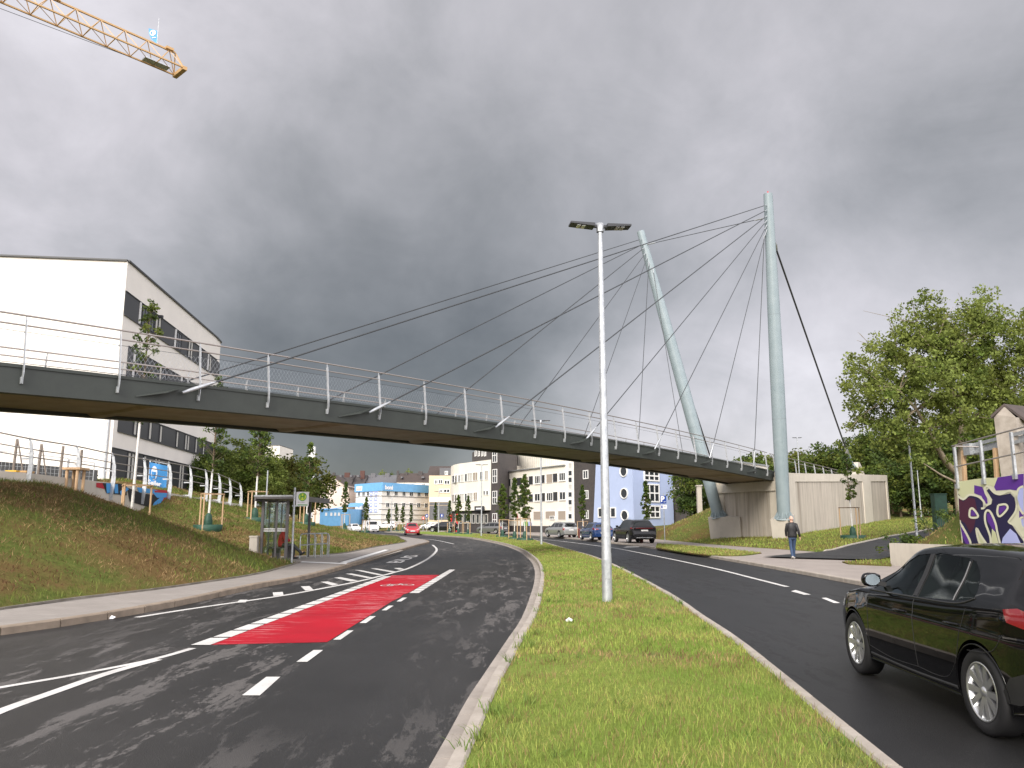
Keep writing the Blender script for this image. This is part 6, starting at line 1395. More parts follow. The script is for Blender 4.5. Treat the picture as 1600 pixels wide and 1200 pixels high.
# things standing on the plateau behind the crest
def stake(pb, pt, Y, lab, m_='stake_wood', r_=.05, gname='leaning wooden stakes in front of the white wall'):
    a, b = D(*pb, Y), D(*pt, Y); t = thing('wooden_stake', lab, 'stake', (a.x, a.y, a.z - .5), 0, gname); MB().tube([a - Vector((0, 0, .9)), b], r_, n=8).build('stake', m_, t, W=True)
simple('wood_grey', (.22, .18, .15), .85, col2=(.14, .12, .10), scale=8)
for (pb, pt, lab) in [((20, 735), (27, 686), 'thick grey stake leaning right, leftmost above the yellow crates'), ((44, 735), (28, 687), 'thin brace leaning left against the thick stake above the yellow crates'), ((58, 744), (65, 694), 'second thick grey stake from the left'), ((79, 742), (66, 696), 'thin brace beside the second thick stake'), ((93, 744), (99, 697), 'third grey stake, left of the wooden bench frame'), ((124, 744), (128, 703), 'fourth grey stake, behind the wooden bench frame')]: stake(pb, pt, 34 if 'thick' in lab else 34.2, lab, 'wood_grey', .055 if 'brace' not in lab else .03)
def crate(x0, x1, y0, y1, Y, lab, mm):
    a, b = D(x0, y1, Y), D(x1, y0, Y); g = a.z; t = thing('plastic_crate', lab, 'crate', ((a.x + b.x) / 2, Y, g), 0, 'yellow crates on the bank crest'); w, h = b.x - a.x, b.z - a.z
    mb = MB(); mb.box((0, 0, h / 2 - .15), (w, .5, h + .3)); mb.box((0, 0, h), (w + .04, .54, .05)); mb.build('crate_body', mm, t); [MB().box((w * s, -.255, h / 2), (.03, .02, h)).build('rib', mm, t) for s in (-.3, 0, .3)]
crate(15, 31, 736.5, 742.5, 31, 'yellow crate on the bank crest, left one of the two', 'yellow_plastic'); crate(31.5, 47, 737, 742.8, 31.2, 'darker yellow crate on the bank crest, right one of the two', 'yellow_crane')
a = D(102, 750, 32); t = thing('wooden_trestle', 'small frame of round wooden posts with a flat top board on the bank crest', 'wooden frame', (a.x, 32, a.z)); zz_ = D(103, 734, 32).z - a.z; w_ = D(127, 740, 32).x - a.x
for sx in (0.04, w_ - .16):
    for sy in (0, .5): MB().tube([(sx, sy, -.6), (sx, sy, zz_)], .06, n=8).build('leg', 'stake_wood', t)
MB().box((w_ / 2 - .06, .25, zz_ + .05), (w_ + .1, .75, .09)).build('top_board', 'stake_wood', t)
# wire site fence: panels in front of the white building
for i, (x0, x1) in enumerate([(-20, 56), (58, 103), (105, 145)]):
    Y = 37 + i * .8; a, b = D(x0, 752, Y), D(x1, 752, Y + .7); zt = D((x0 + x1) / 2, 704 + i * 7, Y).z; t = thing('site_fence_panel', ['wire mesh site fence panel in front of the white wall, leftmost', 'wire mesh site fence panel in front of the white wall, middle one', 'wire mesh site fence panel in front of the white wall, nearest the downpipe'][i], 'fence panel', (a.x, a.y, 3.2), 0, 'wire site fence')
    fr = MB(); A0, B0 = Vector((a.x, a.y, 3.1)), Vector((b.x, b.y, 3.1)); A1, B1 = Vector((a.x, a.y, zt)), Vector((b.x, b.y, zt - .1))
    fr.tube([A0, A1], .025, n=6).tube([B0, B1], .025, n=6).tube([A1, B1], .02, n=6).tube([A0, B0], .02, n=6); fr.build('fence_frame', 'galv', t, W=True)
    m2 = MB(); nn = int((B0 - A0).length / .16)
    for j in range(1, nn): m2.bar(A0.lerp(B0, j / nn), A1.lerp(B1, j / nn), .008, .008, up=(0, 1, 0))
    for j in range(1, 8): m2.bar(A0.lerp(A1, j / 8), B0.lerp(B1, j / 8), .008, .008)
    m2.build('fence_wire', 'galv', t, W=True)
dfence = thing('dark_fence', 'low dark picket fence running along the foot of the white wall', 'fence', (D(60, 745, 40).x, 40, 3))
mb = MB(); a, b = D(-40, 736, 40), D(152, 752, 42)
for j in range(0, 90): p = a.lerp(b, j / 90); mb.box((p.x, p.y, p.z + .08), (.10, .03, 1.0))
mb.build('pickets', 'panel_dark', dfence, W=True); MB().bar(a + Vector((0, .05, .3)), b + Vector((0, .05, .3)), .04, .06).build('rail', 'panel_dark', dfence, W=True)

# ------------------------------------------------------------------ bus stop
def gxy(px, py, z=.12): return Vector(G(px, py, z))
s0 = gxy(446, 875.8); s1 = gxy(481, 870.0)            # near front post and far front post
ax_ = (s1 - s0).normalized(); nb = Vector((-ax_.y, ax_.x)); Ls = (s1 - s0).length / .92; HS = 2.34
if nb.x > 0: nb = -nb
sh = thing('bus_shelter', 'dark grey bus shelter with glass side and back panels on the left pavement', 'bus shelter', (s0.x, s0.y, .12)); DEP = .98
def Q(a, b, z): p = s0 + ax_ * a + nb * b; return Vector((p.x, p.y, z + .12))
angS = math.atan2(ax_.y, ax_.x)
def sbox(mb, a, b, z, d): p = Q(a, b, z); mb.box(p, d, rz=angS)
Lb = Ls * .92
for (a, b) in ((0, 0), (0, DEP), (Lb * .5, DEP), (Lb, DEP), (Lb, 0)):
    mb = MB(); sbox(mb, a, b, HS / 2, (.10, .10, HS)); mb.build('post', 'shelter_frame', sh, W=True)
for (a, b) in ((Lb * .25, DEP), (Lb * .75, DEP)): mb = MB(); sbox(mb, a, b, HS / 2, (.05, .06, HS)); mb.build('mullion', 'shelter_frame', sh, W=True)
mb = MB(); sbox(mb, 0, .42, HS / 2, (.06, .06, HS)); mb.build('mullion', 'shelter_frame', sh, W=True)
mb = MB(); sbox(mb, Lb / 2, DEP / 2 - .25, HS + .10, (Lb + 1.0, DEP + .9, .10)); sbox(mb, Lb / 2, -.42 + DEP * 0 - .28, HS + .05, (Lb + 1.02, .08, .20)); sbox(mb, Lb / 2, DEP + .18, HS + .05, (Lb + 1.02, .06, .18)); mb.build('roof', 'shelter_frame', sh, W=True)
mb = MB(); sbox(mb, -.48, DEP / 2 - .25, HS + .16, (.06, DEP + .95, .06)); mb.build('roof_trim', 'galv', sh, W=True)
for i in range(4): a0 = Lb * i / 4 + .06; mb = MB(); sbox(mb, a0 + Lb / 8 - .03, DEP, HS * .54, (Lb / 4 - .10, .012, HS * .84)); mb.build('glass_panel', 'shelter_glass', sh, W=True)
for (b0, b1) in ((.06, .38), (.47, DEP - .06)): mb = MB(); sbox(mb, 0, (b0 + b1) / 2, HS * .54, (.012, b1 - b0, HS * .84)); mb.build('glass_panel', 'shelter_glass', sh, W=True)
for z in (1.02, 1.10): mb = MB(); sbox(mb, 0, DEP / 2, z + .12, (.025, DEP - .1, .035)); mb.build('safety_stripe', 'sign_white', sh, W=True)
mb = MB(); sbox(mb, Lb * .62, DEP + .0, 1.15, (Lb * .5, .02, .09)); mb.build('safety_stripe', 'sign_white', sh, W=True)
bench = thing('bench', 'narrow dark bench inside the bus shelter', 'bench', Q(Lb * .5, DEP - .30, 0)); mb = MB(); sbox(mb, Lb * .5, DEP - .34, .46, (Lb * .7, .36, .05)); mb.build('seat', 'shelter_frame', bench, W=True)
for a in (.25, .75): mb = MB(); sbox(mb, Lb * a, DEP - .34, .22, (.06, .3, .44)); mb.build('leg', 'shelter_frame', bench, W=True)
p = Q(-.1, DEP + .25, 0); t = thing('litter_bin', 'narrow grey litter bin behind the near corner of the bus shelter', 'bin', p); MB().box((0, 0, .45), (.30, .30, .9)).box((0, 0, .93), (.34, .34, .05)).build('bin_body', 'concrete', t)
# stop sign
hp = gxy(455.5, 880.5); t = thing('bus_stop_sign', 'white bus stop sign with green ring and letter H on a galvanised pole', 'bus stop sign', (hp.x, hp.y, .12)); hh = D(457, 762, hp.y).z - .12
MB().tube([(0, 0, -.1), (0, 0, hh)], .04, n=12).build('pole', 'galv', t)
pa = D(463.5, 768.5, hp.y); pb = D(482, 791, hp.y); cx, cz = (pa.x + pb.x) / 2 - hp.x, (pa.z + pb.z) / 2 - .12; w_, h_ = pb.x - pa.x, pa.z - pb.z
pn = MB().box((cx, 0, cz), (w_, .03, h_)).build('sign_panel', 'sign_white', t); MB().box((cx - w_ / 2 - .06, 0, cz + .1), (.16, .04, .05)).box((cx - w_ / 2 - .06, 0, cz - .25), (.16, .04, .05)).build('bracket', 'galv', t)
def disc(cx, cz, r, y, m_, nm, par, n=32):
    v = [(cx + r * math.cos(k_ * 2 * math.pi / n), y, cz + r * math.sin(k_ * 2 * math.pi / n)) for k_ in range(n)]; return MB().add(v, [tuple(range(n))]).build(nm, m_, par, tri=True)
rr = w_ * .335; rcz = cz + h_ * .15
disc(cx, rcz, rr, -.018, 'sign_green', 'ring', pn); disc(cx, rcz, rr * .80, -.021, 'sign_lime', 'ring_field', pn)
o = text_mesh('H', rr * 1.55, 'sign_green', 'letter_h', bold=.012, extrude=.001); o.data.transform(frame((cx, -.025, rcz), (1, 0, 0))); o.parent = pn
MB().box((cx + w_ * .03, -.017, cz - h_ * .41), (w_ * .78, .006, h_ * .065)).build('green_bar', 'sign_green', pn)
o = text_mesh('Trasse Bockmühle', w_ * .105, 'panel_dark', 'stop_name', extrude=.001) if False else None
mb = MB(); xx = cx - w_ * .36
for wd in (.13, .04, .05, .19, .05): mb.box((xx + wd * w_ * .5, -.0165, cz - h_ * .22), (wd * w_, .003, h_ * .022)); xx += wd * w_ + .03 * w_
mb.build('stop_name', 'panel_dark', pn)
# bicycle stand: tubular hoops behind the shelter
h0, h1 = gxy(468, 873), gxy(511, 869); t = thing('bicycle_stand', 'row of galvanised tubular bicycle hoops right of the bus shelter', 'bicycle stand', (h0.x, h0.y, .12))
A3, B3 = Vector((h0.x, h0.y, .12)), Vector((h1.x, h1.y, .12)); mb = MB(); up3 = Vector((0, 0, 1)); e3 = (B3 - A3).normalized()
mb.tube([A3, A3 + up3 * .85, A3 + up3 * .97 + e3 * .04, A3 + up3 + e3 * .15, B3 + up3 - e3 * .15, B3 + up3 * .97 - e3 * .04, B3 + up3 * .85, B3], .026, n=8); mb.build('frame_tube', 'galv', t, W=True)
for f in (.25, .5, .75): p = A3.lerp(B3, f); q = Vector((nb.x, nb.y, 0)) * -.35; MB().tube([p + up3 * 1.0, p + up3 * .98 + q * .9, p + up3 * .85 + q, p + q], .022, n=8).build('hoop', 'galv', t, W=True); MB().tube([p + up3 * 1.0, p], .02, n=8).build('upright', 'galv', t, W=True)
MB().bar(A3 + up3 * .55, B3 + up3 * .55, .02, .05).build('cross_bar', 'galv', t, W=True)
# parking sign
ps = on_ground(1039, 849); t = thing('parking_sign', 'blue parking sign with white letter P and white plate beneath, near the black parked car', 'parking sign', (ps.x, ps.y, .1)); Yp = ps.y
hh = D(1037, 771, Yp).z - .1; MB().tube([(0, 0, -.1), (0, 0, hh)], .035, n=10).build('pole', 'galv', t)
def rect_px(x0, x1, y0, y1, Y): a, b = D(x0, y0, Y), D(x1, y1, Y); return (a.x + b.x) / 2, (a.z + b.z) / 2, b.x - a.x, a.z - b.z
cx, cz, w_, h_ = rect_px(1031.2, 1041, 774.5, 786.8, Yp); cx -= ps.x; cz -= .1
pn = MB().box((cx, -.05, cz), (w_, .02, h_)).build('sign_panel', 'sign_blue', t); o = text_mesh('P', h_ * .95, 'sign_white', 'letter_p', bold=.02, extrude=.001); o.data.transform(frame((cx - w_ * .12, -.065, cz + h_ * .04), (1, 0, 0))); o.parent = pn
mb = MB(); mb.box((cx + w_ * .2, -.063, cz - h_ * .28), (w_ * .38, .004, .03)); mb.add([(cx + w_ * .02, -.065, cz - h_ * .28), (cx + w_ * .16, -.065, cz - h_ * .18), (cx + w_ * .16, -.065, cz - h_ * .38)], [(0, 1, 2)]); mb.build('arrow', 'sign_white', pn)
cx, cz, w_, h_ = rect_px(1032, 1041.8, 788.8, 795, Yp); cx -= ps.x; cz -= .1; pl2 = MB().box((cx, -.05, cz), (w_, .02, h_)).build('lower_plate', 'sign_white', t); MB().box((cx - w_ * .3, -.063, cz), (w_ * .25, .004, h_ * .7)).build('symbol', 'sign_blue', pl2); MB().box((cx + w_ * .15, -.063, cz), (w_ * .45, .004, h_ * .14)).build('text_line', 'roof_grey', pl2)
# far signs near the junction
for (x, y, r_, m_, yb, lab) in [(666.5, 806, 2.6, 'sign_blue', 832, 'round blue traffic sign on a thin far pole left of the yellow block'), (661, 809.5, 2.4, 'paint_red', 832, 'round red and white traffic sign beside the round blue one'), (690, 805.5, 2.6, 'sign_blue', 831, 'square blue sign with white symbol near the yellow block')]:
    g = on_ground(x, yb); Y = g.y; t = thing('traffic_sign', lab, 'traffic sign', (g.x, g.y, g.z), 0, 'small far traffic signs'); zc = D(x, y, Y).z - g.z; R_ = r_ / F * Y
    MB().tube([(0, 0, -.1), (0, 0, zc + R_)], .05, n=6).build('pole', 'galv', t)
    if 'square' in lab: MB().box((0, -.08, zc), (R_ * 2, .04, R_ * 2)).build('sign_face', m_, t); MB().box((0, -.11, zc), (R_ * .6, .02, R_ * 1.2)).build('symbol', 'sign_white', t)
    else: disc(0, zc, R_, -.09, m_, 'sign_face', t); disc(0, zc, R_ * .45, -.10, 'sign_white', 'symbol', t)
# bollards
def bollard(px_, py_, yt, lab, wdt=.13):
    g = on_ground(px_, py_); hh = D(px_, yt, g.y).z - .1; t = thing('bollard', lab, 'bollard', (g.x, g.y, .1), 0, 'dark red bollards by the parking bays'); MB().lathe([(wdt, -.1), (wdt, hh * .80), (wdt * 1.12, hh * .83), (wdt * 1.12, hh * .90), (wdt, hh * .93), (wdt * .5, hh), (0, hh)], 14).build('bollard', 'red_post', t)
bollard(1002.5, 850, 829, 'dark red bollard in front of the black parked car'); bollard(905.5, 842.5, 826, 'dark red bollard right of the silver parked car'); bollard(890, 841, 825.5, 'dark red bollard in front of the silver parked car')

# ------------------------------------------------------------------ right: low wall, painted wall, railing, gable
lw0, lw1 = Vector((D(1391, 870, 28.9).x, 28.9)), Vector((15.35, 24.2)); t = thing('low_wall', 'low plain concrete wall behind the black car at the back of the right pavement', 'wall', (lw0.x, lw0.y, .1)); d_ = (lw1 - lw0).normalized(); n_ = Vector((-d_.y, d_.x)); n_ = n_ if n_.x > 0 else -n_
q = [lw0, lw1, lw1 + n_ * .25, lw0 + n_ * .25]; MB().prism([tuple(p) for p in q], -.2, .87, True).build('wall', 'concrete_light', t, W=True)
GW0 = Vector((D(1494, 755, 28.2).x, 28.2)); GW1 = Vector((15.35, 4.0)); GWl = [GW0, GW1]
zA = D(1494, 757, 28.2).z; _s, zB = face_px(tuple(GW0), tuple(GW1), 1600, 738.5); slope_ = (zB - zA) / _s; LG = (GW1 - GW0).length
gw = thing('graffiti_wall', 'retaining wall covered in purple, navy and pale lime graffiti at the right edge', 'wall', (GW0.x, GW0.y, 0)); dg = (GW1 - GW0).normalized(); ng = Vector((-dg.y, dg.x)); ng = ng if ng.x > 0 else -ng
zE = zA + slope_ * LG
vs = [(GW0.x, GW0.y, -.5), (GW1.x, GW1.y, -.5), (GW1.x + ng.x * .4, GW1.y, -.5), (GW0.x + ng.x * .4, GW0.y + ng.y * .4, -.5)]; vs += [(vs[0][0], vs[0][1], zA), (vs[1][0], vs[1][1], zE), (vs[2][0], vs[2][1], zE), (vs[3][0], vs[3][1], zA)]
MB().add(vs, [(4, 5, 6, 7), (0, 1, 5, 4), (1, 2, 6, 5), (2, 3, 7, 6), (3, 0, 4, 7)]).build('wall', 'g_cream', gw, W=True)
g3 = lambda L_: [(1480 + x / 7.06, 690 + y / 7.06) for x, y in L_]
paint(gw, [g3([(93, 445), (300, 415), (440, 400), (560, 400), (560, 520), (460, 480), (400, 560), (260, 600), (180, 640), (105, 575)])], GWl, 'g_lime', .006)
paint(gw, [g3([(560, 395), (847, 352), (847, 500), (780, 540), (700, 530), (540, 540), (520, 500)]), g3([(300, 480), (390, 500), (440, 620), (450, 680), (420, 690), (380, 600), (300, 570)])], GWl, 'g_purple', .008)
paint(gw, [g3([(105, 575), (180, 650), (250, 590), (340, 605), (395, 660), (400, 735), (460, 700), (490, 690), (500, 640), (440, 540), (470, 510), (540, 580), (620, 590), (700, 570), (745, 620), (765, 720), (740, 810), (690, 880), (760, 980), (847, 1100), (847, 1150), (160, 1150), (130, 900)])], GWl, 'g_navy', .011)
paint(gw, [g3([(108, 600), (180, 665), (240, 615), (310, 630), (335, 760), (300, 950), (260, 1010), (200, 900), (140, 860)])], GWl, 'g_maroon', .014)
paint(gw, [g3([(270, 760), (292, 755), (330, 815), (268, 820)]), g3([(580, 720), (650, 705), (655, 740), (590, 800), (570, 770)]), g3([(440, 790), (480, 790), (530, 900), (535, 1000), (500, 960), (450, 880)]), g3([(146, 905), (245, 1095), (255, 1150), (205, 1120), (150, 1040)]), g3([(800, 760), (847, 800), (847, 850), (800, 860)])], GWl, 'g_purple', .017)
paint(gw, [g3([(500, 960), (540, 1000), (580, 1150), (492, 1150)]), g3([(345, 990), (420, 1120), (370, 1150)])], GWl, 'g_lime', .019)
paint(gw, [g3([(847, 500), (800, 530), (780, 620), (805, 710), (847, 790)]), g3([(600, 1150), (620, 1060), (700, 960), (770, 1020), (830, 1150)]), g3([(847, 850), (815, 860), (825, 920), (847, 950)])], GWl, 'g_lav', .019)
def stroke(pts, w=23):
    P_ = catmull([Vector(p) for p in pts], 4); a = offset(P_, w / 2); b = offset(P_, -w / 2); return [g3([tuple(a[i]), tuple(a[i + 1]), tuple(b[i + 1]), tuple(b[i])]) for i in range(len(P_) - 1)]
for s_ in ([(95, 570), (180, 636), (250, 588), (340, 602), (398, 645), (425, 700), (412, 732), (380, 738)], [(412, 722), (455, 695), (483, 680), (480, 650), (432, 570), (425, 510), (460, 495), (530, 565), (600, 580), (690, 542), (742, 570), (772, 640), (766, 760), (700, 862), (690, 890), (770, 940), (847, 1050)],
           [(258, 748), (290, 738), (345, 810), (330, 838), (256, 830), (258, 748)], [(570, 702), (650, 692), (672, 740), (590, 825), (560, 780), (570, 702)], [(140, 885), (200, 980), (258, 1095), (265, 1150)], [(375, 1150), (345, 1060), (330, 955), (380, 1040), (440, 1130)],
           [(490, 1150), (480, 1040), (430, 900), (425, 800), (450, 758), (490, 785), (540, 900), (560, 1000), (596, 1150)], [(847, 492), (792, 525), (772, 620), (797, 720), (847, 800)], [(847, 835), (812, 850), (822, 920), (847, 965)]): paint(gw, stroke(s_), GWl, 'g_cream', .022, 'painted_line')
# railing and guard rail on the painted wall
gr_ = thing('wall_railing', 'galvanised railing of flat posts and two rails on top of the graffiti wall', 'railing', (GW0.x, GW0.y, zA))
def GWp(s, z, o=0.0): p = GW0 + dg * s + ng * o; return Vector((p.x, p.y, z))
ss = [.15] + [face_px(tuple(GW0), tuple(GW1), x, 760)[0] for x in (1540, 1590)]; ss += [ss[-1] + (ss[-1] - ss[-2]) * k_ for k_ in (1, 2, 3, 4, 5)]
zr_ = lambda s: zA + slope_ * s
_, h_top = face_px(tuple(GW0), tuple(GW1), 1495, 696)
HR = h_top - zA
for s in ss: MB().bar(GWp(s, zr_(s) - .12, -.03), GWp(s, zr_(s) + HR - .05, -.03), .07, .10, up=(dg.x, dg.y, 0)).build('railing_post', 'galv', gr_, W=True); MB().box(GWp(s, zr_(s) - .08, -.05), (.08, .16, .16)).build('foot_plate', 'galv', gr_, W=True)
for hz in (HR, HR * .45): MB().tube([GWp(0, zr_(0) + hz, -.03), GWp(ss[-1], zr_(ss[-1]) + hz, -.03)], .025).build('handrail', 'rail_steel', gr_, W=True)
MB().tube([GWp(0.02, zr_(0) + HR, -.03), GWp(.3, zr_(0) + HR - .06, .9)], .022).build('handrail', 'rail_steel', gr_, W=True)
sG = [face_px(tuple(GW0 + ng * 1.2), tuple(GW1 + ng * 1.2), x, 720)[0] for x in (1520, 1600)]
gd = thing('guard_rail', 'galvanised steel crash barrier with box end behind the wall railing', 'guard rail', (GWp(sG[0], 0, 1.2).x, GWp(sG[0], 0, 1.2).y, 3))
zg0 = face_px(tuple(GW0 + ng * 1.2), tuple(GW1 + ng * 1.2), 1530, 700)[1]; zg1 = zg0 + slope_ * (sG[1] - sG[0]); sE = sG[1] + 6
for (dzz, hh, oo) in ((.13, .12, -.03), (0, .12, .05), (-.13, .12, -.03)): MB().bar(GWp(sG[0], zg0 + dzz, 1.2 + oo), GWp(sE, zg0 + dzz + slope_ * (sE - sG[0]), 1.2 + oo), .03, hh).build('beam', 'galv', gd, W=True)
MB().box(GWp(sG[0] - .05, zg0, 1.2), (.42, .34, .42), rz=math.atan2(dg.y, dg.x)).build('end_box', 'galv', gd, W=True)
for k_ in range(6): s = sG[0] + .35 + k_ * 1.3; MB().bar(GWp(s, 2.4, 1.35), GWp(s, zg0 + slope_ * (s - sG[0]) + .1, 1.35), .10, .12, up=(dg.x, dg.y, 0)).build('post', 'galv', gd, W=True)
# stone gable post
Yg = 27.0; A4 = D(1547, 648, Yg); B4 = D(1593, 652, Yg - .6); ap = D(1567, 633, Yg - .2); t = thing('stone_gable', 'rendered gable end of an old wall with brown sloping cap above the graffiti wall', 'wall', (A4.x, A4.y, 2)); zb_ = 2.0
dd_ = Vector((5.0, 2.6, 0)).normalized() * 4.5
vs = [Vector((A4.x + .18, A4.y, zb_)), Vector((B4.x - .12, B4.y, zb_)), Vector((B4.x - .12, B4.y, B4.z)), ap, Vector((A4.x + .12, A4.y, A4.z))]; vs2 = [v + dd_ for v in vs]
o = MB().add(vs + vs2, [(0, 1, 2, 3, 4), (1, 6, 7, 2), (0, 4, 9, 5), (5, 9, 8, 7, 6)]).build('wall', 'kerb', t, W=True, tri=True)
cA = [Vector((A4.x - .02, A4.y - .05, A4.z - .03)), ap + Vector((0, -.05, .04)), Vector((B4.x + .15, B4.y - .05, B4.z - .06))]; off_ = Vector((0, 0, -.10))
MB().add([*cA, *[v + dd_ for v in cA], *[v + off_ for v in cA], *[v + dd_ + off_ for v in cA]], [(0, 1, 4, 3), (1, 2, 5, 4), (0, 6, 7, 1), (1, 7, 8, 2), (2, 8, 11, 5), (6, 9, 10, 7), (7, 10, 11, 8)]).build('cap', 'roof_brown', t, W=True)
for (x, yt, yb_) in ((1507, 704, 752), (1557, 700, 746)):
    Yq = 29.6 if x < 1520 else 27.3; a, b = D(x, yb_ + 6, Yq), D(x - 2, yt, Yq); tt = thing('wooden_post', 'pale square wooden post behind the railing, ' + ('left of the crash barrier box' if x < 1520 else 'in front of the stone gable'), 'post', a, 0, 'pale posts behind the wall railing'); MB().bar(a - Vector((0, 0, .6)), b, .12, .12, up=(0, 1, 0)).build('post', 'stake_wood', tt, W=True)
q = D(1468, 795, 50); t = thing('green_box', 'dark green metal cabinet half hidden behind the bushes', 'cabinet', (q.x, q.y, tz(q.x, q.y))); h_ = D(1468, 772, 50).z - tz(q.x, q.y); MB().box((0, 0, h_ / 2), (.75, .5, h_)).box((0, 0, h_), (.82, .57, .06)).build('cabinet_body', 'green_bag', t)

# ------------------------------------------------------------------ tower crane jib
Ytip = 60.0; tipb = D(272, 117, Ytip); zc = tipb.z; farb = Vector((*G(0, 3, zc), zc)); dj = (farb - tipb); dj.z = 0; dj.normalize(); sj = Vector((-dj.y, dj.x, 0)); 
cr_ = thing('crane_jib', 'yellow lattice jib of a tower crane reaching in at the upper left', 'crane', tipb)
# width of the jib from the second bottom chord seen at (285,105)
wv = Vector((*G(286, 105, zc), zc)) - tipb; WJ = max(1.0, min(1.8, abs(wv.dot(sj)))); sg = 1 if wv.dot(sj) > 0 else -1; sj = sj * sg; HJ = 1.45
LJ = 46.0; NB = 26
def J(s, kind): 
    b = tipb + dj * s
    return b if kind == 0 else b + sj * WJ if kind == 1 else b + sj * WJ / 2 + Vector((0, 0, HJ))
MB().bar(J(0, 0), J(LJ, 0), .11, .11).bar(J(0, 1), J(LJ, 1), .11, .11).build('bottom_chord', 'yellow_crane', cr_, W=True); MB().bar(J(.4, 2), J(LJ, 2), .13, .13).build('top_chord', 'yellow_crane', cr_, W=True)
mb = MB(); st = LJ / NB
for i in range(NB):
    a, b, m_ = i * st, (i + 1) * st, (i + .5) * st
    for kd in (0, 1): mb.bar(J(a, kd), J(m_, 2), .05, .05); mb.bar(J(m_, 2), J(b, kd), .045, .045)
    mb.bar(J(a, 0), J(a, 1), .05, .05); mb.bar(J(a, 0), J(b, 1), .035, .035)
mb.build('lattice', 'yellow_crane', cr_, W=True)
mb = MB(); mb.box(J(-.1, 0) + sj * WJ / 2 + Vector((0, 0, -.05)), (.35, WJ + .2, .3), rz=math.atan2(dj.y, dj.x)); mb.bar(J(0, 0), J(.4, 2), .08, .08); mb.bar(J(0, 1), J(.4, 2), .08, .08); mb.box(J(.9, 2) + Vector((0, 0, .1)), (.6, .4, .2), rz=math.atan2(dj.y, dj.x)); MB().box(J(17 * .55, 2) + Vector((0, 0, .1)), (.6, .35, .2), rz=math.atan2(dj.y, dj.x)).build('pulley_block', 'yellow_crane', cr_, W=True); mb.build('jib_end', 'yellow_crane', cr_, W=True)
mb = MB(); mb.bar(J(.7, 0) + sj * .5 + Vector((0, 0, .05)), J(2.7, 0) + sj * .5 + Vector((0, 0, .05)), .7, .12); mb.build('trolley_box', 'galv', cr_, W=True)
MB().tube([J(3, 0) + Vector((0, 0, -.02)), J(14, 0) + Vector((0, 0, -.55)), J(24, 0) + Vector((0, 0, -.8)), J(LJ, 0) + Vector((0, 0, -.8))], .02, n=5).build('hoist_rope', 'steel_cable', cr_, W=True)
mb = MB()
mt = J(LJ - 1, 0) + sj * WJ / 2
for sx in (-.8, .8):
    for sy in (-.8, .8): mb.bar(mt + Vector((sx, sy, 3)), Vector((mt.x + sx, mt.y + sy, 0)), .16, .16, up=(0, 1, 0))
for i in range(22):
    z0, z1 = i * zc / 22, (i + 1) * zc / 22
    for (x0, y0, x1, y1) in ((-.8, -.8, .8, -.8), (.8, -.8, .8, .8), (.8, .8, -.8, .8), (-.8, .8, -.8, -.8)): mb.bar(Vector((mt.x + x0, mt.y + y0, z0)), Vector((mt.x + x1, mt.y + y1, z1)), .06, .06)
mb.build('mast', 'yellow_crane', cr_, W=True)
fp = J(1.9, 2); fl = thing('crane_flag', 'small blue flag with white round emblem on a staff at the crane jib end', 'flag', fp); MB().tube([fp, fp + Vector((0, 0, 2.3))], .02, n=6).build('staff', 'galv', fl, W=True)
f_ = D(271, 42, fp.y); f1, f2, f3, f4 = D(258, 44, fp.y), D(271.5, 48, fp.y), D(271, 68.5, fp.y), D(262, 61, fp.y); dx_ = fp.x - f3.x
mb = MB(); mb.add([v + Vector((dx_, 0, 0)) for v in (f1, f2, f3, f4, D(258.5, 53, fp.y))], [(0, 1, 2, 3, 4)]); mb.build('flag_cloth', 'banner_blue', fl, W=True, tri=True)
ec = (f1 + f2) / 2 + Vector((dx_ + .02, -.03, -.32)); mb = MB(); n_c = 24
mb.add([ec + Vector((.24 * math.cos(k_ * 6.2832 / n_c), 0, .24 * math.sin(k_ * 6.2832 / n_c))) for k_ in range(n_c)] + [ec + Vector((.17 * math.cos(k_ * 6.2832 / n_c), 0, .17 * math.sin(k_ * 6.2832 / n_c))) for k_ in range(n_c)], [(k_, (k_ + 1) % n_c, n_c + (k_ + 1) % n_c, n_c + k_) for k_ in range(n_c)]); mb.box(ec, (.05, .01, .3)); mb.box(ec + Vector((.09, 0, 0)), (.04, .01, .18)); mb.box(ec + Vector((.12, 0, -.42)), (.28, .01, .07)); mb.build('flag_emblem', 'sign_white', fl, W=True)
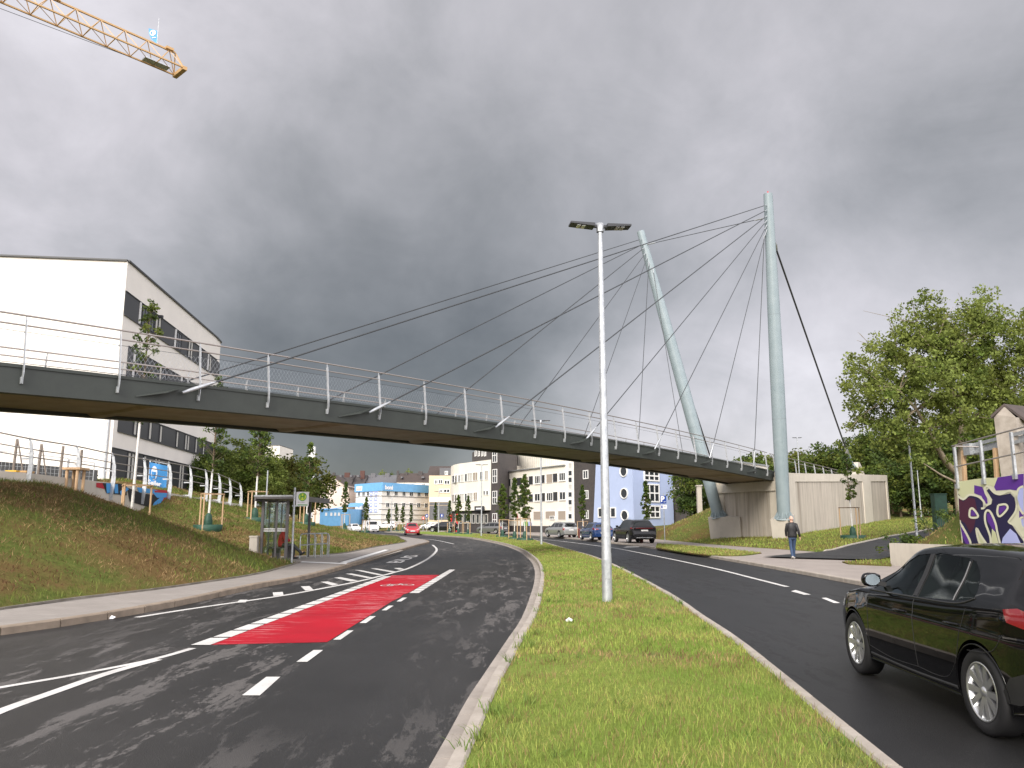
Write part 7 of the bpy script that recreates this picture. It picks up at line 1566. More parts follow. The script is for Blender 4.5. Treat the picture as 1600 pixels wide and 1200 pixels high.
# ------------------------------------------------------------------ cars
def cr1(xs, ys, x): return float(np.interp(x, xs, ys))
class Car:
    """body surface given by a half-width function of (x, z); x runs from the tail (0) to the nose (L)"""
    def __init__(s, L, W, top, belt, plan, shoulder, zb=.21, wb=(.80, 3.36), rw=.33, roofw=.70, cowl=(3.05, 2.35), rear=(.12, .62)):
        s.L, s.W, s.top, s.belt, s.plan, s.sh, s.zb0, s.wb, s.rw, s.roofw, s.cowl, s.rear = L, W, top, belt, plan, shoulder, zb, wb, rw, roofw, cowl, rear
        tx = [p[0] for p in top]; tzz = [p[1] for p in top]
        # smooth the roof line
        P_ = catmull([Vector(p) for p in top], 5); s.tx = np.array([p.x for p in P_]); s.tz = np.array([p.y for p in P_])
    def zt(s, x): return float(np.interp(x, s.tx, s.tz))
    def zb(s, x): return s.zb0 + .10 * max(0, (.45 - x) / .45) + .05 * max(0, (x - (s.L - .5)) / .5)
    def section(s, x):
        wm = s.W / 2 * cr1([p[0] for p in s.plan], [p[1] for p in s.plan], x); zt = s.zt(x); zb = s.zb(x); zs = min(s.sh, zb + (zt - zb) * .72)
        zbelt = min(cr1([p[0] for p in s.belt], [p[1] for p in s.belt], x), zt - .05); f = max(0, min(1, (zt - zbelt - .05) / .30)); f = f * f * (3 - 2 * f)
        wr = wm * (.84 * (1 - f) + s.roofw * f); zr = zt - (.018 * (1 - f) + .06 * f)
        pts = [(0, zb), (wm * .86, zb), (wm * .955, zb + .04), (wm * .975, zb + .14), (wm * .992, (zb + zs) * .5), (wm, zs - .06), (wm * .99, zs), (wm * (.955), zbelt), (wr + (wm * .955 - wr) * .45, zbelt + (zr - zbelt) * .50), (wr, zr), (wr * .86, zt - .012 * (1 - f) - .022 * f), (wr * .5, zt), (0, zt + .004)]
        return pts
    def dense(s, x):
        P_ = catmull([Vector(p) for p in s.section(x)], 4); return [(max(p.x, 0), p.y) for p in P_]
    def hw(s, x, z):
        pts = s.dense(x); best = 0
        for (y0, z0), (y1, z1) in zip(pts[:-1], pts[1:]):
            if (z0 <= z <= z1) or (z1 <= z <= z0):
                t = 0 if abs(z1 - z0) < 1e-6 else (z - z0) / (z1 - z0); best = max(best, y0 + (y1 - y0) * t)
        return best
    def zsurf(s, x, y):
        pts = s.dense(x); best = 0; y = abs(y)
        for (y0, z0), (y1, z1) in zip(pts[:-1], pts[1:]):
            if min(y0, y1) - 1e-6 <= y <= max(y0, y1) + 1e-6:
                t = 0 if abs(y1 - y0) < 1e-6 else (y - y0) / (y1 - y0); best = max(best, z0 + (z1 - z0) * t)
        return best
    def xend(s, y, z, rear=True):
        rng_ = np.arange(0, 1.3, .012) if rear else s.L - np.arange(0, 1.3, .012)
        for x in rng_:
            if s.zb(x) < z < s.zt(x) and s.hw(x, z) >= abs(y): return x
        return rng_[-1]
    def body(s, mat_):
        xs = np.unique(np.concatenate([np.array([0, .015, .05, .10, .16, .24]), np.linspace(.32, s.L - .32, 52), s.L - np.array([.24, .16, .10, .05, .015, 0])])); rings = [s.dense(x) for x in xs]; n = len(rings[0]); vs = []; fs = []
        for x, r_ in zip(xs, rings):
            for (y, z) in r_: vs.append((x, y, z))
            for (y, z) in r_[-2:0:-1]: vs.append((x, -y, z))
        k = 2 * n - 2
        for i in range(len(xs) - 1):
            for j in range(k): fs.append((i * k + j, (i + 1) * k + j, (i + 1) * k + (j + 1) % k, i * k + (j + 1) % k))
        fs.append(tuple(range(k))); fs.append(tuple(range((len(xs) - 1) * k, len(xs) * k))[::-1])
        mb = MB(); mb.add(vs, fs, True); mb.smooth[-1] = mb.smooth[-2] = False
        o = mb.build('body', mat_); me = o.data
        bm = bmesh.new(); bm.from_mesh(me); bmesh.ops.remove_doubles(bm, verts=bm.verts, dist=1e-5); bmesh.ops.recalc_face_normals(bm, faces=bm.faces); bm.to_mesh(me); bm.free()
        return o
    def cut(s, o, cutters):
        for c in cutters:
            bm = bmesh.new(); bm.from_mesh(c.data); bmesh.ops.recalc_face_normals(bm, faces=bm.faces); bm.to_mesh(c.data); bm.free()
            md = o.modifiers.new('b', 'BOOLEAN'); md.operation = 'DIFFERENCE'; md.object = c; md.solver = 'EXACT'
        bpy.context.view_layer.update(); me = bpy.data.meshes.new_from_object(o.evaluated_get(bpy.context.evaluated_depsgraph_get())); o.modifiers.clear(); old = o.data; o.data = me
        for c in cutters: bpy.data.objects.remove(c)
        me.polygons.foreach_set('use_smooth', [True] * len(me.polygons))
        try: me.set_sharp_from_angle(angle=R(38))
        except Exception: pass
    def panel(s, poly, name, m_, par, side=1, lift=.004, mode='side', cuts=3):
        """project a polygon onto the body: side (x,z), top (x,y), rear / front (y,z)"""
        bm = bmesh.new(); vs = [bm.verts.new((a, b, 0)) for a, b in poly]; bm.faces.new(vs); bmesh.ops.triangulate(bm, faces=bm.faces[:]); bmesh.ops.subdivide_edges(bm, edges=bm.edges[:], cuts=cuts, use_grid_fill=True)
        for v in bm.verts:
            a, b = v.co.x, v.co.y
            if mode == 'side': v.co = Vector((a, side * (s.hw(a, b) + lift), b))
            elif mode == 'top': v.co = Vector((a, b, s.zsurf(a, b) + lift))
            elif mode == 'rear': v.co = Vector((s.xend(a, b, True) - lift, a, b))
            else: v.co = Vector((s.xend(a, b, False) + lift, a, b))
        me = bpy.data.meshes.new(name); bmesh.ops.recalc_face_normals(bm, faces=bm.faces[:]); bm.to_mesh(me); bm.free(); me.materials.append(MAT[m_]); me.polygons.foreach_set('use_smooth', [True] * len(me.polygons)); o = bpy.data.objects.new(name, me); COL.objects.link(o); o.parent = par; return o
    def line(s, pts, name, m_, par, side=1, r_=.004, lift=.001):
        P_ = resample(catmull([Vector(p) for p in pts], 5), .04); mb = MB().tube([(p.x, side * (s.hw(p.x, p.y) + lift), p.y) for p in P_], r_, n=5); return mb.build(name, m_, par)
def wheel(par, x, y, r, w, side, hi=False, spokes=5):
    Rm = Matrix.Rotation(R(90) * -side, 3, 'X'); c = (x, y, r)
    n = 40 if hi else 20
    mb = MB().lathe([(r * .66, -w / 2), (r * .93, -w / 2), (r * .99, -w / 2 + .02), (r, -w / 4), (r, w / 4), (r * .99, w / 2 - .02), (r * .93, w / 2), (r * .70, w / 2 - .005), (r * .68, w / 2 - .02)], n, c, Rm); t = mb.build('wheel', 'rubber', par)
    mb = MB().lathe([(r * .69, w / 2 - .004), (r * .665, w / 2 + .002), (r * .63, w / 2 - .012), (r * .60, -w / 4)], n, c, Rm); rimo = mb.build('rim', 'rim', t)
    mb = MB().lathe([(0, 0), (r * .62, 0)], n, c, Rm); mb.build('brake_disc', 'black_plastic', t)
    mb = MB(); mb.lathe([(0, w / 2 - .012), (r * .10, w / 2 - .012), (r * .14, w / 2 - .03), (r * .16, w / 4)], 14, c, Rm)
    for k in range(spokes):
        for dd in ((-.16, .16) if spokes <= 5 else (0,)):
            a = 2 * math.pi * k / spokes + dd + .3; b = 2 * math.pi * k / spokes + dd * 1.9 + .3; w0, w1 = r * .06, r * .085
            p0 = Vector((math.cos(a) * r * .10, math.sin(a) * r * .10, w / 2 - .022)); p1 = Vector((math.cos(b) * r * .65, math.sin(b) * r * .65, w / 2 - .008)); t_ = (p1 - p0).normalized(); n_ = Vector((-t_.y, t_.x, 0)).normalized()
            vs = [p0 - n_ * w0, p0 + n_ * w0, p1 + n_ * w1, p1 - n_ * w1]; vs2 = [v - Vector((0, 0, .035)) for v in vs]; al = [Rm @ v + Vector(c) for v in vs + vs2]; mb.add(al, [(0, 1, 2, 3), (0, 4, 5, 1), (1, 5, 6, 2), (2, 6, 7, 3), (3, 7, 4, 0)])
    mb.build('spokes', 'rim', rimo); return t
def cyl_cut(x, y, r, w):
    mb = MB(); n = 40; vs = [(x + r * math.cos(2 * math.pi * k / n), yy, r * .965 + r * math.sin(2 * math.pi * k / n)) for yy in (y - w / 2, y + w / 2) for k in range(n)]
    mb.add(vs, [tuple(range(n)), tuple(range(n, 2 * n))[::-1]] + [(k, (k + 1) % n, n + (k + 1) % n, n + k) for k in range(n)]); return mb.build('cutter', 'rubber')
def build_car(kind, name, label, paint_, group=None, hi=False, plate='', lights_on=False):
    K = {
      'hatch': dict(L=4.06, W=1.765, top=[(0, .50), (.02, .80), (.07, .98), (.26, 1.26), (.36, 1.385), (.55, 1.42), (1.2, 1.445), (1.9, 1.43), (2.35, 1.35), (2.95, 1.02), (3.2, .955), (3.6, .89), (3.87, .78), (4.02, .62), (4.06, .42)], belt=[(0, 1.0), (.5, 1.00), (1.3, .955), (2.9, .915), (4.06, .9)],
                    plan=[(0, .84), (.1, .92), (.35, .985), (.8, 1.0), (3.2, 1.0), (3.6, .97), (3.85, .90), (4.0, .80), (4.06, .70)], shoulder=.80, wb=(.77, 3.31), rw=.325, roofw=.695),
      'suv': dict(L=4.75, W=1.93, top=[(0, .62), (.03, .98), (.10, 1.12), (.55, 1.50), (.8, 1.60), (1.5, 1.655), (2.3, 1.64), (2.8, 1.55), (3.45, 1.16), (3.8, 1.11), (4.3, 1.03), (4.6, .88), (4.72, .68), (4.75, .5)], belt=[(0, 1.1), (.6, 1.12), (3.3, 1.03), (4.75, .98)],
                    plan=[(0, .86), (.1, .93), (.4, .99), (.8, 1.0), (3.8, 1.0), (4.3, .96), (4.6, .86), (4.75, .72)], shoulder=.95, zb=.26, wb=(.92, 3.82), rw=.38, roofw=.70),
      'estate': dict(L=4.5, W=1.74, top=[(0, .50), (.02, .84), (.06, .96), (.30, 1.35), (.5, 1.42), (1.2, 1.45), (2.2, 1.44), (2.7, 1.36), (3.3, .99), (3.6, .93), (4.1, .86), (4.35, .74), (4.47, .58), (4.5, .42)], belt=[(0, .95), (3.2, .91), (4.5, .88)],
                    plan=[(0, .88), (.1, .94), (.4, .99), (.8, 1.0), (3.6, 1.0), (4.1, .96), (4.4, .86), (4.5, .76)], shoulder=.78, wb=(.95, 3.60), rw=.31, roofw=.74),
      'van': dict(L=4.9, W=1.9, top=[(0, .6), (.02, 1.2), (.08, 1.75), (.25, 1.93), (1.5, 1.96), (3.0, 1.94), (3.45, 1.84), (4.1, 1.22), (4.4, 1.12), (4.75, .92), (4.87, .7), (4.9, .5)], belt=[(0, 1.15), (3.8, 1.08), (4.9, 1.0)],
                    plan=[(0, .93), (.1, .97), (.4, 1.0), (3.8, 1.0), (4.4, .96), (4.75, .86), (4.9, .76)], shoulder=1.0, wb=(.95, 3.95), rw=.33, roofw=.80)}[kind]
    c = Car(**K); t = thing(name, label, 'car' if kind != 'van' else 'van', (0, 0, 0), 0, group); wb, rw = K['wb'], K['rw']; yw = K['W'] / 2 - .115
    o = c.body(paint_); o.parent = t; cut_ = [cyl_cut(x, s * (K['W'] / 2 - .05), rw * 1.12, .55) for x in wb for s in (1, -1)]
    z0 = lambda x: cr1([p[0] for p in K['belt']], [p[1] for p in K['belt']], x) + .028
    xc, xa = c.tx, c.tz
    # side glass outline in (x, z)
    L_ = K['L']; xr = {'hatch': .46, 'suv': .50, 'estate': .34, 'van': 2.45}[kind]; xf = {'hatch': 2.93, 'suv': 3.38, 'estate': 3.25, 'van': 4.02}[kind]
    def glass_poly(xa_, xb_):
        xs = np.linspace(xa_, xb_, 9); lo = [(x, z0(x)) for x in xs]; hi_ = [(x, max(c.zt(x) - .115, z0(x) + .012)) for x in xs[::-1]]; return lo + hi_
    if hi: pr = [[(.84, 1.02), (1.13, .985), (1.13, 1.32), (1.06, 1.31), (.93, 1.21), (.84, 1.08)], [(1.17, .985), (1.80, .955), (1.80, 1.34), (1.72, 1.355), (1.17, 1.33)], [(1.90, .952), (2.86, .945), (2.62, 1.10), (2.36, 1.25), (2.16, 1.318), (1.90, 1.342)]]
    elif kind == 'hatch': pr = [glass_poly(.60, 1.75), glass_poly(1.83, 2.86)]
    elif kind == 'van': pr = [glass_poly(2.9, 3.95)]
    elif kind == 'estate': pr = [glass_poly(.42, 1.2), glass_poly(1.27, 2.1), glass_poly(2.18, 3.15)]
    else: pr = [glass_poly(.62, 1.35), glass_poly(1.42, 2.3), glass_poly(2.38, 3.32)]
    if hi:
        for q in pr:
            mb = MB(); n = len(q); mb.add([(x, yy, z) for yy in (-1.2, 1.2) for x, z in q], [tuple(range(n)), tuple(range(n, 2 * n))[::-1]] + [(k, (k + 1) % n, n + (k + 1) % n, n + k) for k in range(n)]); cut_.append(mb.build('cutter', 'rubber'))
    c.cut(o, cut_)
    if hi:
        o.data.materials.append(MAT['black_plastic'])
        for p_ in o.data.polygons:
            q_ = p_.center
            if abs(q_.y) < .60 and .9 < q_.z < 1.365 and .55 < q_.x < 2.92: p_.material_index = 1
    for s in (1, -1):
        for q in pr: c.panel(q, 'side_window', 'car_glass' if hi else 'car_glass_dark', t, s, lift=-.006 if hi else .004)
        for x in wb: wheel(t, x, s * yw, rw, .20, s, hi)
    # windscreen and rear window
    def topglass(xa_, xb_, k_, nm):
        wa, wb2 = [c.dense(x) for x in (xa_, xb_)]; ya = max(p[0] for p in wa if p[1] > c.zt(xa_) - .10) * k_; yb = max(p[0] for p in wb2 if p[1] > c.zt(xb_) - .10) * k_
        return c.panel([(xa_, -ya), (xb_, -yb), (xb_, yb), (xa_, ya)], nm, 'car_glass_dark', t, mode='top', lift=.006, cuts=5)
    if kind == 'hatch': topglass(2.40, 2.92, .90, 'windscreen'); topglass(.10, .27, .88, 'rear_window')
    if kind == 'suv': topglass(2.85, 3.40, .90, 'windscreen'); topglass(.16, .56, .86, 'rear_window')
    if kind == 'estate': topglass(2.75, 3.26, .90, 'windscreen'); topglass(.075, .29, .88, 'rear_window')
    if kind == 'van': topglass(3.52, 4.08, .92, 'windscreen')
    W2 = K['W'] / 2
    # lamps
    for s in (1, -1):
        if kind == 'hatch':
            c.panel([(.03, .84), (.34, .90), (.40, .99), (.26, 1.01), (.06, .97)], 'tail_lamp', 'red_lamp', t, s, lift=.005, cuts=4)
            c.panel([(s * .42, .86), (s * .80, .84), (s * .80, .98), (s * .44, .96)], 'tail_lamp', 'red_lamp', t, mode='rear', lift=.006)
            c.panel([(3.62, .70), (3.86, .66), (3.93, .72), (3.72, .81), (3.62, .80)], 'headlight', 'clear_lamp', t, s, lift=.005); c.panel([(s * .48, .64), (s * .72, .66), (s * .72, .76), (s * .5, .73)], 'headlight', 'clear_lamp', t, mode='front', lift=.006)
        elif kind == 'suv':
            c.panel([(.04, .98), (.40, 1.02), (.38, 1.09), (.06, 1.08)], 'tail_lamp', 'red_lamp', t, s, lift=.005)
        elif kind == 'estate':
            c.panel([(.02, .68), (.18, .68), (.20, .95), (.06, .95)], 'tail_lamp', 'red_lamp', t, s, lift=.005); c.panel([(s * .66, .66), (s * .80, .66), (s * .80, .93), (s * .66, .93)], 'tail_lamp', 'red_lamp', t, mode='rear', lift=.006)
            c.panel([(s * .45, .60), (s * .72, .62), (s * .72, .72), (s * .48, .72)], 'headlight', 'clear_lamp', t, mode='front', lift=.006)
        else:
            c.panel([(s * .5, .72), (s * .82, .74), (s * .82, .92), (s * .55, .88)], 'headlight', 'clear_lamp', t, mode='front', lift=.006); c.panel([(s * .82, .8), (s * .9, .8), (s * .9, 1.3), (s * .82, 1.3)], 'tail_lamp', 'red_lamp', t, mode='rear', lift=.006)
        # mirror
        mx = {'hatch': 2.62, 'suv': 3.1, 'estate': 3.0, 'van': 3.75}[kind]; mz = z0(mx) + .10; yb = c.hw(mx, z0(mx) + .03)
        mb = MB(); prof = [(0, -.12), (.07, -.105), (.095, -.05), (.10, .03), (.085, .085), (.05, .11), (0, .118)]; Rm = Matrix.Rotation(R(90), 3, 'Y')
        mb.lathe([(r_ * 1.0, z) for r_, z in prof], 14, (0, 0, 0), Matrix.Identity(3)); mm = MB(); 
        for v in mb.v: mm.v.append((mx + .02 + max(v[0], -.035) * .9, s * (yb + .125) + v[2] * .80, mz + v[1] * .72))
        mm.f = mb.f; mm.m = mb.m; mm.smooth = mb.smooth; mo = mm.build('mirror', paint_, t)
        MB().bar((mx + .02, s * (yb - .01), mz - .05), (mx + .02, s * (yb + .10), mz - .02), .07, .045).build('mirror_foot', 'black_plastic', mo)
        if hi or True:
            g_ = MB(); n = 16; g_.add([(mx - .016, s * (yb + .125) + .074 * math.cos(a), mz + .055 * math.sin(a)) for a in [2 * math.pi * k / n for k in range(n)]], [tuple(range(n))]); g_.build('mirror_glass', 'mirror_glass', mo)
    if kind == 'suv': c.panel([(-.80, 1.03), (.80, 1.03), (.80, 1.075), (-.80, 1.075)], 'tail_lamp', 'red_lamp', t, mode='rear', lift=.006, cuts=5); c.panel([(-.62, .30), (.62, .30), (.62, .42), (-.62, .42)], 'skid_plate', 'galv', t, mode='rear', lift=.006)
    zpl = {'hatch': .60, 'suv': .88, 'estate': .72, 'van': .80}[kind]
    for md in ('rear', 'front'): c.panel([(-.26, zpl - .055 - (.12 if md == 'front' else 0)), (.26, zpl - .055 - (.12 if md == 'front' else 0)), (.26, zpl + .055 - (.12 if md == 'front' else 0)), (-.26, zpl + .055 - (.12 if md == 'front' else 0))], 'number_plate', 'plate_white', t, mode=md, lift=.01)
    c.panel([(-.45, .36), (.45, .36), (.5, .47), (-.5, .47)], 'grille', 'black_plastic', t, mode='front', lift=.007)
    if kind in ('suv', 'estate'):
        for s in (1, -1): MB().tube([(.8, s * c.hw(1.2, c.zt(1.2) - .06) * .96, c.zt(.8) + .02), (1.6, s * c.hw(1.2, c.zt(1.2) - .06) * .96, c.zt(1.6) + .03), (2.5, s * c.hw(1.2, c.zt(1.2) - .06) * .96, c.zt(2.5) + .01)], .014, n=6).build('roof_rail', 'galv', t)
    if hi:
        for s in (1, -1):
            for q in ([(1.845, .33), (1.845, .6), (1.85, .94)], [(2.93, .36), (2.90, .6), (2.88, .80), (2.88, .92)], [(1.845, .33), (2.4, .315), (2.93, .36)], [(1.845, .33), (1.35, .33), (1.13, .48), (1.02, .70), (.90, .98)], [(.90, .62), (.55, .66), (.40, .80)]): c.line(q, 'door_gap', 'black_plastic', t, s, .0035, .0)
            for x_ in (2.02, 1.03):
                y_ = c.hw(x_ + .1, .80); mb = MB(); mb.tube([(x_, s * (y_ - .005), .80), (x_ + .03, s * (y_ + .028), .803), (x_ + .17, s * (y_ + .028), .800), (x_ + .20, s * (y_ - .005), .797)], [.010, .013, .013, .010], n=8); mb.build('door_handle', paint_, t)
            # window surrounds and pillar covers
            c.line([(.82, 1.03), (1.1, .965), (1.85, .945), (2.90, .93)], 'window_trim', 'black_plastic', t, s, .009, .002)
            c.panel([(1.805, .965), (1.895, .96), (1.895, 1.34), (1.805, 1.345)], 'pillar_cover', 'black_plastic', t, s, lift=.003)
            c.line([(1.15, .985), (1.15, 1.325)], 'window_trim', 'rim_dark', t, s, .008, .001)
            # sill and wheel arch lips
            c.line([(1.15, .285), (2.0, .27), (2.93, .285)], 'sill_trim', 'black_plastic', t, s, .018, -.006)
            for x_ in wb:
                P_ = [(x_ + rw * 1.13 * math.cos(a), rw * .965 + rw * 1.13 * math.sin(a)) for a in np.linspace(-.25, math.pi + .25, 26)]; mb = MB().tube([(a, s * (c.hw(min(max(a, .01), K['L'] - .01), max(b, .24)) - .004), b) for a, b in P_], .009, n=5); mb.build('arch_lip', paint_, t)
            c.panel([(.55, .30), (.30, .32), (.06, .40), (.05, .55), (.20, .56), (.36, .50)], 'bumper_corner', 'black_plastic', t, s, lift=.003)
        # spoiler over the rear window
        vs = []; 
        mb = MB(); ys = np.linspace(-.56, .56, 13)
        for y_ in ys: zz = c.zsurf(.42, y_); vs += [(.44, y_, zz + .004), (.30, y_, zz - .0), (.13, y_, zz - .035 - .02 * abs(y_)), (.13, y_, zz - .06 - .02 * abs(y_)), (.32, y_, zz - .075)]
        mb.add(vs, [(i * 5 + j, i * 5 + j + 1, (i + 1) * 5 + j + 1, (i + 1) * 5 + j) for i in range(12) for j in range(4)], True); mb.add([vs[0], vs[1], vs[2], vs[3], vs[4]], [(0, 1, 2, 3, 4)]); mb.add(vs[-5:], [(4, 3, 2, 1, 0)]); mb.build('spoiler', paint_, t, tri=True)
        c.panel([(-.66, .28), (.66, .28), (.72, .50), (-.72, .50)], 'bumper_insert', 'black_plastic', t, mode='rear', lift=.004, cuts=5)
        MB().tube([(.8, -.1, 1.43), (.55, -.1, 1.52)], .006, n=5).build('aerial', 'black_plastic', t)
        # interior: seats, wheel, dashboard
        for (sx, sy) in ((1.78, .36), (1.78, -.36)):
            mb = MB(); mb.tube([(sx + .1, sy, .93), (sx, sy, 1.12), (sx - .05, sy, 1.22)], [.20, .17, .12], n=10); mb.tube([(sx - .06, sy, 1.23), (sx - .075, sy, 1.33)], [.10, .085], n=10); mb.build('front_seat', 'black_plastic', t)
        mb = MB(); mb.box((.98, 0, 1.0), (.14, 1.15, .24)); mb.build('rear_seat', 'black_plastic', t)
        ring_ = [(2.42 + .17 * math.sin(a) * .35, .36 + .17 * math.cos(a), 1.0 + .17 * math.sin(a)) for a in np.linspace(0, 6.2832, 20)]; MB().tube(ring_, .014, n=6, cap=False).build('steering_wheel', 'black_plastic', t)
    return t
simple('mirror_glass', (.18, .21, .25), .02, metal=1.0); simple('rim_dark', (.10, .10, .105), .4)
MAT['paint_black'] = mat('paint_black', (.003, .003, .0035), .5, coat=.9, spec=.0)
MAT['paint_black2'] = mat('paint_black2', (.010, .010, .012), .25, coat=.5, spec=.2)
MAT['paint_blue'] = mat('paint_blue', (.010, .035, .12), .22, coat=1.0); MAT['paint_silver'] = mat('paint_silver', (.38, .39, .38), .3, metal=.6, coat=.6)
MAT['paint_redcar'] = mat('paint_redcar', (.42, .008, .015), .25, coat=1.0); MAT['paint_whitecar'] = mat('paint_whitecar', (.72, .72, .71), .3, coat=.6); MAT['paint_grey'] = mat('paint_grey', (.20, .20, .20), .3, metal=.5, coat=.6)
# the black hatchback in the right lane: tail towards the camera
r0, r1 = Vector(G(1548, 1153)), Vector(G(1340, 1052)); dcar = (r1 - r0).normalized(); wbl = 2.54
car = build_car('hatch', 'black_hatchback', 'glossy black five-door hatchback driving away in the right lane, nearest car', 'paint_black', hi=True)
ang = math.atan2(dcar.y, dcar.x); ncar = Vector((-dcar.y, dcar.x)); mid_ = (r0 + r1) / 2; ctr = mid_ - dcar * (.77 + wbl / 2) - ncar * (1.765 / 2 - .03)
car.location = (ctr.x, ctr.y, .004); car.rotation_euler.z = ang
# a driver and a rear passenger are only hinted at behind the tinted glass
def put(c_, px_, py_, heading, corner=None, z=0.0, Y=None):
    g = on_ground(px_, py_) if Y is None else Vector((*D(px_, py_, Y).xy, 0)); c_.location = (g.x, g.y, z); c_.rotation_euler.z = heading; return c_
c1 = build_car('suv', 'parked_car', 'black parked SUV with full-width red tail lamp behind the dark red bollard', 'paint_black2', 'cars parked in the bays'); q1 = Vector(G(1000, 850, .1)); put(c1, 1008, 850, R(101), z=.105, Y=56.5)
c2 = build_car('hatch', 'parked_car', 'dark blue parked hatchback partly hidden by the nearest lamp pole', 'paint_blue', 'cars parked in the bays'); put(c2, 944, 846, R(103), z=.105, Y=64.5)
c3 = build_car('estate', 'parked_car', 'silver parked estate car left of the blue parked hatchback', 'paint_silver', 'cars parked in the bays'); put(c3, 893, 842, R(112), z=.105, Y=76)
c4 = copy_tree(c3); put(c4, 790, 834, R(140), z=.105, Y=99); c4['label'] = 'grey estate car parked behind the pair of young trees on the island'
c4.scale = (.95, .95, .95)
for ch_ in c4.children:
    if ch_.name.startswith('body'): ch_.data = ch_.data.copy(); ch_.data.materials.clear(); ch_.data.materials.append(MAT['paint_grey'])
c5 = build_car('hatch', 'red_car', 'small bright red car coming towards the viewer on the left road', 'paint_redcar'); put(c5, 642, 838.5, R(-80), z=.004, Y=98)
c6 = build_car('van', 'white_van', 'white van with dark windscreen approaching behind the stakes at the far bend', 'paint_whitecar', 'far cars at the junction'); put(c6, 574, 832, R(-66), z=.004, Y=124); c6.scale = (.88, .88, .88)
c7 = copy_tree(c3); put(c7, 549, 831, R(-66), z=.004, Y=127); c7.scale = (.85, .85, .85); c7['label'] = 'white car waiting at the far bend left of the white van'; c7['group'] = 'far cars at the junction'
for ch_ in c7.children:
    if ch_.name.startswith('body'): ch_.data = ch_.data.copy(); ch_.data.materials.clear(); ch_.data.materials.append(MAT['paint_whitecar'])
c8 = copy_tree(c2); put(c8, 714, 832, R(165), z=.12, Y=112)
for ch_ in c8.children:
    if ch_.name.startswith('body'): ch_.data = ch_.data.copy(); ch_.data.materials.clear(); ch_.data.materials.append(MAT['paint_black2'])
c8['_'] = 0; del c8['_']; c8['label'] = 'dark car parked behind the young trees at the red posts'; c8['group'] = 'far cars at the junction'
c9 = copy_tree(c7); put(c9, 620, 829, R(178), z=tz(D(620, 829, 142).x, 142), Y=142); c9['label'] = 'pale car behind the red car in front of the blue roofed building'
c10 = copy_tree(c7); put(c10, 690, 828, R(175), z=tz(D(690, 828, 138).x, 138), Y=138); c10['label'] = 'white car parked below the yellow apartment block'

# ------------------------------------------------------------------ people
def skin_body(name, joints, edges, m_, parent, sub=1, root=0, n_smooth=True):
    me = bpy.data.meshes.new(name); me.from_pydata([j[0] for j in joints], edges, []); o = bpy.data.objects.new(name, me); COL.objects.link(o)
    sk = o.modifiers.new('s', 'SKIN'); sk.use_smooth_shade = True; ss_ = o.modifiers.new('u', 'SUBSURF'); ss_.levels = sub
    sv = me.skin_vertices[0].data if me.skin_vertices else None
    if sv is None:
        bpy.context.view_layer.update(); sv = me.skin_vertices[0].data
    for i, j in enumerate(joints): r_ = j[1]; sv[i].radius = (r_, r_) if not isinstance(r_, tuple) else r_; sv[i].use_root = (i == root)
    bpy.context.view_layer.update(); m2 = bpy.data.meshes.new_from_object(o.evaluated_get(bpy.context.evaluated_depsgraph_get())); bpy.data.objects.remove(o)
    m2.materials.clear(); m2.materials.append(MAT[m_]); m2.polygons.foreach_set('use_smooth', [True] * len(m2.polygons)); o = bpy.data.objects.new(name, m2); COL.objects.link(o); o.parent = parent; return o
